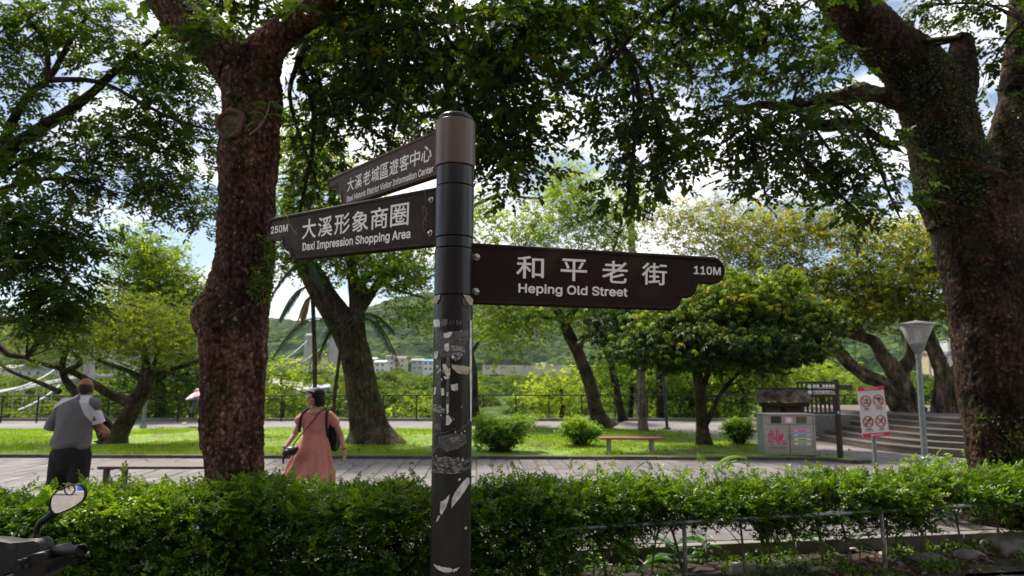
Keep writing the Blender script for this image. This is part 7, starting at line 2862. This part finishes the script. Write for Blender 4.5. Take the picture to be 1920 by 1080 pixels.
eyes(WP, WR, 1, wom)
M_hair = pmat('black_hair', (.003, .003, .003), (.008, .007, .007), 60, .6, .2, 260, stretch=(1, 1, .2), spec=.2)
hair = [ell_geo(WP((0, .030, .040)), (.090, .100, .088), WR), ell_geo(WP((0, .052, -.035)), (.092, .082, .085), WR)]
for s in (-1, 1): hair += [ell_geo(WP((s * .078, .034, -.035)), (.024, .052, .080), WR), ell_geo(WP((s * .062, -.036, .040)), (.020, .026, .040), WR)]
hair += [ell_geo(WP((0, -.058, .074)), (.056, .026, .020), WR)]
solid('hair', hair, .006, [M_hair], wom, 3)
M_dress = cloth('salmon_cotton', (.56, .205, .170), (.64, .25, .205), 30)


def folds(z, an):
    w = np.clip((1.0 - z) / .30, 0, 1) ** .7
    return 1 + w * (.075 * np.sin(an * 8 + 1 + .8 * sin(z * 5)) + .045 * np.sin(an * 13 + z * 3) + .02 * np.sin(an * 4)) + .018 * np.sin(an * 5 + z * 24) - .075 * np.exp(-((z - 1.0) / .022) ** 2)


rings = []
for py, x0, x1, ry in ((765, 584, 604, .050), (768.5, 575, 612, .075), (772, 567, 621, .095), (780, 566, 619, .115), (790, 567, 616, .125), (800, 568, 615, .125), (812, 569, 614, .118), (818, 568, 615, .12), (828, 565, 618, .14), (845, 556, 620, .17), (862, 549, 623, .20), (878, 542, 626, .23), (894, 537, 628, .25), (900, 539, 627, .24)):
    rings.append((ZS(py), XS((x0 + x1) / 2), 0.0, (x1 - x0) / 2 / (FPX / Yw), ry))
dress = [loft_geo(rings[::-1], 72, folds), cap_geo((XS(573), 0, ZS(777)), (XS(563), -.02, ZS(786)), .055, .062), cap_geo((XS(616), 0, ZS(777)), (XS(626), .02, ZS(790)), .055, .060)]
solid('dress', dress, .0072, [M_dress], wom, 2)
q = MB()
q.add(*ell_geo((XS(591), -.052, ZS(771)), (.080, .070, .046))[:2])
q.build('neckline_skin', [M_skin2], wom, True)
M_strap = cloth('black_webbing', (.008, .008, .009), (.015, .015, .016))
for pts in ([(XS(577), .08, ZS(767)), (XS(576), -.03, ZS(766)), (XS(571), -.105, ZS(775)), (XS(568), -.12, ZS(792)), (XS(566), -.06, ZS(806))],
            [(XS(613), .08, ZS(768)), (XS(614), -.03, ZS(767)), (XS(615.5), -.108, ZS(778)), (XS(617), -.125, ZS(795)), (XS(618), -.08, ZS(815))]):
    C_ = catmull(pts, 20)
    V, F, _ = tube(C_, .017, 8)
    Cc = np.repeat(C_, 8, 0)
    V = Cc + (V - Cc) * np.array([1, .5, 1])
    q = MB()
    q.add(V, F)
    tag_ = q.build('backpack_strap', [M_strap], wom, True)
bp_ = empty('backpack', wo_, 'black backpack worn on the back of the woman in the pink dress', 'backpack')
solid('pack', [ell_geo((XS(606), .20, ZS(808)), (.145, .11, .20)), ell_geo((XS(622), .16, ZS(822)), (.075, .10, .155))], .010, [M_strap], bp_, 4)
q = MB()
q.tube(catmull([(XS(628), .05, ZS(806)), (XS(631), .04, ZS(822)), (XS(629), .05, ZS(838))], 10), .004, 5)
q.build('zip', [M_gtube], bp_, True)
M_cord = cloth('dark_red_strap', (.10, .018, .018), (.14, .03, .03))
cm = empty('camera_bag', wo_ + np.array([XS(560), -.27, ZS(838)]), 'black camera with strap held at the waist of the woman in the pink dress', 'camera')
oc = np.array([XS(560), -.27, ZS(838)])
solid('camera_body', [ell_geo((0, 0, 0), (.085, .05, .055)), cap_geo((.03, 0, .01), (.075, -.03, .03), .042, .035), cap_geo((-.05, 0, -.02), (-.06, 0, -.06), .035, .03)], .008, [M_blk], cm, 2)
q = MB()
q.lathe([(0, -.05), (.032, -.05), (.034, 0), (0, 0)], c=(-.02, -.05, .0), R=Rxyz(np.array(-pi / 2 + .3), np.array(0.), np.array(0.)), seg=16)
q.build('lens', [M_blk], cm, True)
q = MB()
q.lathe([(0, .002), (.014, .002), (.017, 0)], c=(-.058, -.045, .045), R=Rxyz(np.array(pi / 2), np.array(0.), np.array(0.)), seg=14)
q.build('blue_screen', [pmat('blue_plastic', (.05, .20, .32), None, rough=.3)], cm)
q = MB()
q.tube([(-.07, -.01, -.04), (-.072, -.02, -.10), (-.068, -.02, -.135)], .010, 6)
q.build('hanging_strap', [M_strap], cm, True)
q = MB()
C_ = catmull([np.array((XS(612), .06, ZS(764))) - oc, np.array((XS(606), -.075, ZS(767))) - oc, np.array((XS(594), -.135, ZS(783))) - oc, np.array((XS(580), -.150, ZS(802))) - oc, np.array((XS(566), -.21, ZS(822))) - oc, np.array((XS(562), -.25, ZS(834))) - oc], 26)
q.tube(C_, .0075, 6)
q.build('neck_strap', [M_cord], cm, True)
q = MB()
w_ = np.array(wrL)
q.lathe([(.027, -.006), (.030, 0), (.027, .006)], c=w_ + np.array([-.003, .002, .015]), R=Rxyz(np.array(0.1), np.array(-.25), np.array(0.)), seg=14)
q.build('bracelet', [M_cord], wom, True)
for x in (-.085, .085): solid('shoe', [cap_geo((x, .03, .04), (x * 1.15, -.14, .03), .042, .036)], .008, [M_wht], wom, 2)

# ---- the passer-by under the pink umbrella
Yu = 26.6
uo = np.array([W(370, 800, Yu)[0], Yu, 0.0])
um = empty('person', uo, 'passer by in pale top and grey green trousers striding beside the big left trunk', 'person')
M_skin3 = M_skin2
XU = lambda px: (px - 370) / (FPX / Yu)
ZU = lambda py: 1.65 - (py - 715) / (FPX / Yu)
hgx, UP, UR = head_geo((XU(372), 0, ZU(746)), 1.4, .22)
solid('body', hgx + [cap_geo((XU(371), 0, 1.25), (XU(372), 0, 1.42), .05, .045), cap_geo((XU(366), 0, 1.2), (XU(368), 0, .95), .10, .10)] + arm_chain((XU(368), -.12, 1.28), (XU(364), -.16, 1.08), (XU(366), -.2, 1.22), (.038, .034, .024))
      + hand_geo((XU(366), -.2, 1.22), (0, 0, 1), (0, -1, 0), .9, 1.0, 1) + [cap_geo((XU(356), -.06, .20), (XU(351), -.06, .09), .04, .035), cap_geo((XU(372), .06, .30), (XU(377), .06, .16), .04, .035)], .012, [M_skin3], um, 3)
solid('hair', [ell_geo(UP((0, .02, .03)), (.09, .10, .09), UR)], .012, [M_hair], um, 2)
solid('top', [loft_geo([(.93, XU(368), 0, .14, .11), (1.1, XU(368), 0, .15, .12), (1.3, XU(369), 0, .16, .11), (1.38, XU(370), 0, .08, .07)], 24), cap_geo((XU(368), -.12, 1.30), (XU(365), -.15, 1.16), .06, .055)], .012, [cloth('pale_cotton', (.40, .42, .40), (.50, .52, .50))], um, 2)
solid('trousers', [ell_geo((XU(367), 0, .92), (.14, .12, .12)), cap_geo((XU(365), -.05, .90), (XU(362), -.06, .52), .085, .065), cap_geo((XU(362), -.06, .52), (XU(354), -.06, .16), .065, .05), cap_geo((XU(370), .05, .90), (XU(374), .05, .55), .085, .065), cap_geo((XU(374), .05, .55), (XU(378), .06, .25), .065, .05)], .012, [cloth('grey_green_cloth', (.09, .12, .10), (.13, .16, .14))], um, 2)
for px, y, z in ((349, -.06, .05), (379, .06, .14)): solid('shoe', [cap_geo((XU(px) + .04, y, z), (XU(px) - .10, y, z - .005), .045, .036)], .010, [M_wht], um, 2)
sb = empty('shoulder_bag', uo, 'small black shoulder bag at the hip of the umbrella walker', 'bag')
q = MB()
q.box((XU(361), -.16, ZU(776)), (.20, .08, .18), bevel=.02)
q.build('pouch', [M_strap], sb)
q = MB()
q.tube([(XU(363), -.15, ZU(771)), (XU(369), -.14, 1.25), (XU(370), -.02, 1.40)], .012, 5)
q.build('strap', [M_strap], sb)
ub = empty('umbrella', uo, 'pink and white umbrella carried by the passer by beside the trunk', 'umbrella')
M_pk = [pmat('umbrella_pink', (.62, .16, .28), None, rough=.7), pmat('umbrella_white', (.72, .62, .66), None, rough=.7)]
top_ = np.array([XU(370), -.15, ZU(734)])
Ru = Rxyz(np.array(0.), np.array(-.26), np.array(0.))
for k in range(8):
    a0, a1 = k * pi / 4, (k + 1) * pi / 4
    V, F, m_ = [], [], 5
    for i in range(m_ + 1):
        for a in (a0, (a0 + a1) / 2, a1):
            r_ = .50 * i / m_ * (1 if a != (a0 + a1) / 2 else .965)
            V.append(Ru @ np.array([r_ * cos(a), r_ * sin(a), -.62 * (i / m_) ** 2 * .33]) + top_)
    for i in range(m_):
        for j in range(2): F.append([3 * i + j, 3 * i + j + 1, 3 * i + 3 + j + 1, 3 * i + 3 + j])
    q = MB()
    q.add(V, F)
    q.build('gore', [M_pk[(k % 2)]], ub, True)
q = MB()
q.tube([top_ + Ru @ np.array([0, 0, .05]), np.array([XU(366), -.2, 1.18])], .008, 6)
q.build('shaft', [M_gtube], ub, True)

# ------------------------------------------------------------------ the scooter at the left corner
M_cowl = pmat('scooter_grey_plastic', (.020, .019, .020), (.030, .028, .029), 4, .5, .08, 200, spec=.25)
M_cowld = pmat('scooter_black_plastic', (.006, .006, .006), (.011, .010, .010), 8, .42, .1, 150, spec=.3)
M_mir, n_, b_, o_ = new_mat('mirror_glass')
setp(b_, Metallic=1.0, Roughness=.02)
b_.inputs['Base Color'].default_value = (.80, .80, .80, 1)
Ysc = 2.36
sco = empty('scooter', (W(-60, 1080, Ysc)[0], Ysc, -.13), 'grey and black scooter cut by the left bottom corner with one round mirror', 'scooter')
os_ = np.array([W(-60, 1080, Ysc)[0], Ysc, -.13])


def SW(px, py, Y=Ysc): return W(px, py, Y) - os_


def slab_from(name, out, Y0, Y1, mat, bev=.006, par=sco):
    A = np.array([SW(a, b, Y0) for a, b in out])
    c = A.mean(0)
    n = len(A)
    rings = []
    for f, dy in ((.93, 0), (.985, .008), (1.0, .02), (1.0, Y1 - Y0 - .02), (.97, Y1 - Y0)):
        R_ = c + (A - c) * np.array([f, 1, f])
        R_[:, 1] = A[:, 1] + dy
        rings.append(R_)
    V = np.concatenate(rings)
    F = [[k * n + i, k * n + (i + 1) % n, (k + 1) * n + (i + 1) % n, (k + 1) * n + i] for k in range(4) for i in range(n)]
    q = MB()
    q.add(V, F)
    q.add(rings[0], [list(range(n))])
    q.add(rings[-1], [list(range(n))[::-1]])
    o = q.build(name, [mat], par)
    for p_ in o.data.polygons: p_.use_smooth = len(p_.vertices) == 4
    return o


cw_ = [(-190, 1030), (-150, 1014), (-60, 1010), (0, 1013), (22, 1017), (48, 1015), (70, 1012), (79, 1018), (84, 1032), (80, 1050), (60, 1062), (30, 1072), (-10, 1088), (-60, 1100), (-140, 1088), (-185, 1060)]
slab_from('cowl', cw_, Ysc - .06, Ysc + .0, M_cowl)
q = MB()
q.tube(catmull([SW(a, b - 1, Ysc - .035) for a, b in [(-150, 1014), (-60, 1010), (0, 1013), (22, 1017), (48, 1015), (70, 1012), (79, 1018), (84, 1030)]], 40), .0022, 6)
q.build('trim_line', [M_inox], sco, True)
slab_from('switch_housing', [(26, 1050), (60, 1038), (84, 1034), (90, 1050), (88, 1072), (70, 1090), (30, 1095), (20, 1075)], Ysc - .085, Ysc + .05, M_cowld)
for k, (a, b) in enumerate(((38, 1052), (47, 1049), (38, 1064), (52, 1061))):
    q = MB()
    q.box(SW(a, b, Ysc - .09), (.014, .012, .010), bevel=.002)
    q.build('switch', [M_cowl], sco)
q = MB()
c_ = SW(21, 1026, Ysc - .062)
q.lathe([(0, .0005), (.014, .0005), (.016, 0)], c=c_, R=Rxyz(np.array(pi / 2), np.array(0.), np.array(0.)) @ np.diag([1, .55, 1]), seg=18)
q.build('key_slot', [M_blk], sco)
q = MB()
q.tube(catmull([SW(78, 1037, Ysc), SW(95, 1035, Ysc - .03), SW(125, 1033, Ysc - .06), SW(150, 1031, Ysc - .08), SW(153, 1031, Ysc - .083)], 22), np.r_[np.full(5, .021), np.full(14, .0175), [.020, .020, .017]], 16)
q.build('grip', [M_cowld], sco, True)
q = MB()
q.tube(catmull([SW(82, 1046, Ysc + .06), SW(110, 1044, Ysc + .05), (SW(140, 1040, Ysc + .02)), SW(158, 1038, Ysc), SW(167, 1038, Ysc)], 16), np.r_[np.linspace(.006, .004, 14), .006, .007], 8)
q.build('brake_lever', [M_inox], sco, True)
for k, pts in enumerate(([SW(90, 1040, Ysc + .03), SW(100, 1060, Ysc + .05), SW(70, 1085, Ysc + .06)], [SW(84, 1052, Ysc + .02), SW(96, 1075, Ysc + .05), SW(60, 1110, Ysc + .05)])):
    q = MB()
    q.tube(catmull(pts, 12), .0035, 6)
    q.build('cable', [M_blk], sco, True)
# mirror
gl = [(98, 934), (102, 928), (110.5, 920.5), (123, 914.5), (133, 912), (146, 910), (153, 913), (157.5, 919.5), (158, 929), (155, 936), (149, 942), (137, 950), (124, 956), (110.5, 961), (103.5, 961), (98, 955), (96.5, 947)]
mc = SW(128, 935)
nm_ = np.array([.205, -.975, -.020])
nm_ /= np.linalg.norm(nm_)


def onmirror(px, py, push=0.0):
    d = ray(px, py)
    o = np.array([0, 0, CAMH]) - os_
    t = ((mc - o) @ nm_) / (d @ nm_)
    return o + d * t + nm_ * push


G_ = catmull(np.array([onmirror(a, b) for a, b in gl + gl[:1]]), 64)[:-1]
cen = G_.mean(0)
RC = 1.5
V, F = [], []
nr_, na = 10, len(G_)
for i in range(nr_ + 1):
    f_ = i / nr_
    for g_ in G_:
        p = cen + (g_ - cen) * f_
        V.append(p + nm_ * (.004 - (np.linalg.norm(p - cen) ** 2) / (2 * RC)))
for i in range(nr_):
    for k in range(na): F.append([i * na + k, i * na + (k + 1) % na, (i + 1) * na + (k + 1) % na, (i + 1) * na + k])
mr = empty('mirror_group', (0, 0, 0)) if False else None
q = MB()
H = []
for f_, pu in ((1.0, .0035), (1.03, .007), (1.09, .007), (1.13, .0), (1.08, -.016), (.7, -.030), (.05, -.034)):
    H.append(np.array([cen + (g_ - cen) * f_ + nm_ * pu for g_ in G_]))
Vh = np.concatenate(H)
Fh = [[k * na + i, k * na + (i + 1) % na, (k + 1) * na + (i + 1) % na, (k + 1) * na + i] for k in range(len(H) - 1) for i in range(na)]
q.add(Vh, Fh)
mh = q.build('mirror_housing', [M_cowld], sco, True)
gm = mesh_from('mirror_glass', np.array(V), [np.array(F)], [M_mir], True)
bmx = bmesh.new()
bmx.from_mesh(gm)
bmesh.ops.remove_doubles(bmx, verts=bmx.verts, dist=1e-5)
bmesh.ops.recalc_face_normals(bmx, faces=bmx.faces)
bmx.to_mesh(gm)
bmx.free()
obj('mirror_glass', gm, mh)
q = MB()
q.tube(catmull([SW(106, 957, Ysc + .015), SW(94, 968, Ysc + .01), SW(80, 977, Ysc + .01), SW(71, 988, Ysc + .01), SW(68, 1000, Ysc + .01), SW(68, 1016, Ysc + .01)], 24), np.r_[np.linspace(.017, .011, 12), np.linspace(.010, .0085, 8), [.012, .012, .012, .012]], 12)
q.build('mirror_stem', [M_cowld], sco, True)
# the rest of the machine, out of frame: fairing, floor, seat, wheels
slab_from('front_shield', [(-150, 1085), (30, 1085), (10, 1300), (-20, 1420), (-100, 1420), (-140, 1300)], Ysc + .0, Ysc + .18, M_cowl)
q = MB()
q.box((0, -.35, .32), (.30, .55, .10), bevel=.02)
q.build('footboard', [M_cowld], sco)
q = MB()
q.box((0, -.95, .55), (.30, .70, .36), bevel=.08)
q.build('rear_body', [M_cowl], sco)
q = MB()
q.box((0, -.92, .78), (.26, .66, .09), bevel=.035)
q.build('seat', [M_cowld], sco)


def wheel(par, c, r=.24, wdt=.05, axis='x', nsp=5, mat=M_blk):
    t = np.linspace(0, 2 * pi, 33)
    ax = (lambda a: (0, cos(a), sin(a))) if axis == 'x' else (lambda a: (cos(a), 0, sin(a)))
    q = MB()
    P_ = np.array([np.array(c) + np.array(ax(a)) * r for a in t])
    q.tube(P_, wdt, 8, cap=False)
    w_ = q.build('wheel', [mat], par, True)
    q = MB()
    q.tube(np.array([np.array(c) + np.array(ax(a)) * (r - wdt) for a in t]), .012, 6, cap=False)
    for k in range(nsp):
        a = k * 2 * pi / nsp
        q.tube([np.array(c), np.array(c) + np.array(ax(a)) * (r - wdt)], .016, 5)
    q.build('rim', [M_inox], w_, True)
    return w_


wheel(sco, (0, .25, .24))
wheel(sco, (0, -1.25, .24))

# ------------------------------------------------------------------ the street behind the viewer (seen in the mirror and in reflections)
rd = MB()
rd.add([[-60, -26, -.232], [60, -26, -.232], [60, -1.2, -.232], [-60, -1.2, -.232]], [[0, 1, 2, 3]])
tag(rd.build('road', [pmat('street_asphalt', (.16, .145, .14), (.22, .20, .19), 6, .9, .3, 90)]), kind='structure')
ln = MB()
ln.add([[-60, -8.2, -.228], [60, -8.2, -.228], [60, -8.05, -.228], [-60, -8.05, -.228]], [[0, 1, 2, 3]])
tag(ln.build('road_line', [M_wht]), kind='structure')
M_fac = [pmat('street_wall_' + a, c, tuple(k * .75 for k in c), 2, .9, .3, 30) for a, c in (('brick', (.17, .085, .06)), ('plaster', (.26, .23, .19)), ('grey', (.18, .175, .17)))]
for k in range(6):  # unseen house row, added partly to darken reflections and the foreground
    x0 = -33 + k * 11
    bb = empty('street_house', (x0 + 5.5, -14.5, -.23), ('brick', 'plaster', 'grey')[k % 3] + ' fronted two storey shop house across the street, ' + ('on the scooter side of the row' if k < 3 else 'on the lamp side of the row'), 'building', 'shop houses across the street')
    q = MB()
    hgt_ = 8.5 + (k * 37 % 5) * .6
    q.box((0, -4, hgt_ / 2), (10.96, 8, hgt_))
    q.build('wall', [M_fac[k % 3]], bb)
    q = MB()
    q.box((0, .5, 3.4), (10.9, 1.6, .2))
    q.build('canopy', [M_fac[(k + 1) % 3]], bb)
    for fl in (0, 1):
        for j in range(3):
            q = MB()
            q.box((-3.4 + 3.4 * j, .04, 5.0 + 2.6 * fl), (1.7, .1, 1.5))
            q.build('window', [M_pane], bb)
    q = MB()
    q.box((0, .04, 1.6), (8.8, .1, 3.0))
    q.build('shopfront', [M_dark], bb)
mc_ = empty('motorcycle', (-3.4, -6.9, -.23), 'dark motorcycle parked across the street, seen only in the scooter mirror', 'motorcycle')
wheel(mc_, (.62, 0, .30), .26, .045, 'y', 5)
wheel(mc_, (-.62, 0, .30), .26, .045, 'y', 5)
solid('engine_body', [ell_geo((.05, 0, .42), (.32, .14, .18)), cap_geo((-.5, 0, .62), (.3, 0, .66), .11, .12), cap_geo((.3, 0, .8), (.6, 0, .35), .05, .04), cap_geo((-.62, 0, .35), (0, 0, .35), .04, .05)], .02, [M_cowld], mc_, 2)
q = MB()
q.tube([(.42, -.3, .98), (.38, 0, .96), (.42, .3, .98)], .018, 6)
q.build('handlebar', [M_inox], mc_)
q = MB()
q.box((-.35, 0, .80), (.6, .22, .08), bevel=.03)
q.build('seat', [M_blk], mc_)
bl_ = empty('plastic_drum', (-2.3, -8.8, -.23), 'blue plastic drum beside the parked motorcycle across the street', 'drum')
q = MB()
q.lathe([(0, 0), (.28, 0), (.29, .3), (.28, .85), (0, .85)], seg=20)
q.build('drum_body', [pmat('blue_drum', (.02, .07, .40), None, rough=.4)], bl_)
#==PART6==

# ------------------------------------------------------------------ the air over the valley
hz = MB()
hz.box((0, 200, 108), (6600, 6500, 276))
hm = bpy.data.materials.new('haze')
hm.use_nodes = True
hn = hm.node_tree
hn.nodes.clear()
ho = hn.nodes.new('ShaderNodeOutputMaterial')
hv = hn.nodes.new('ShaderNodeVolumePrincipled')
hv.inputs['Color'].default_value = (.82, .88, .98, 1)
hv.inputs['Density'].default_value = .00004
hv.inputs['Anisotropy'].default_value = .3
hn.links.new(hv.outputs[0], ho.inputs['Volume'])
hzo = hz.build('haze', [hm])
tag(hzo, 'thin pale air over the valley', 'haze', kind='stuff')
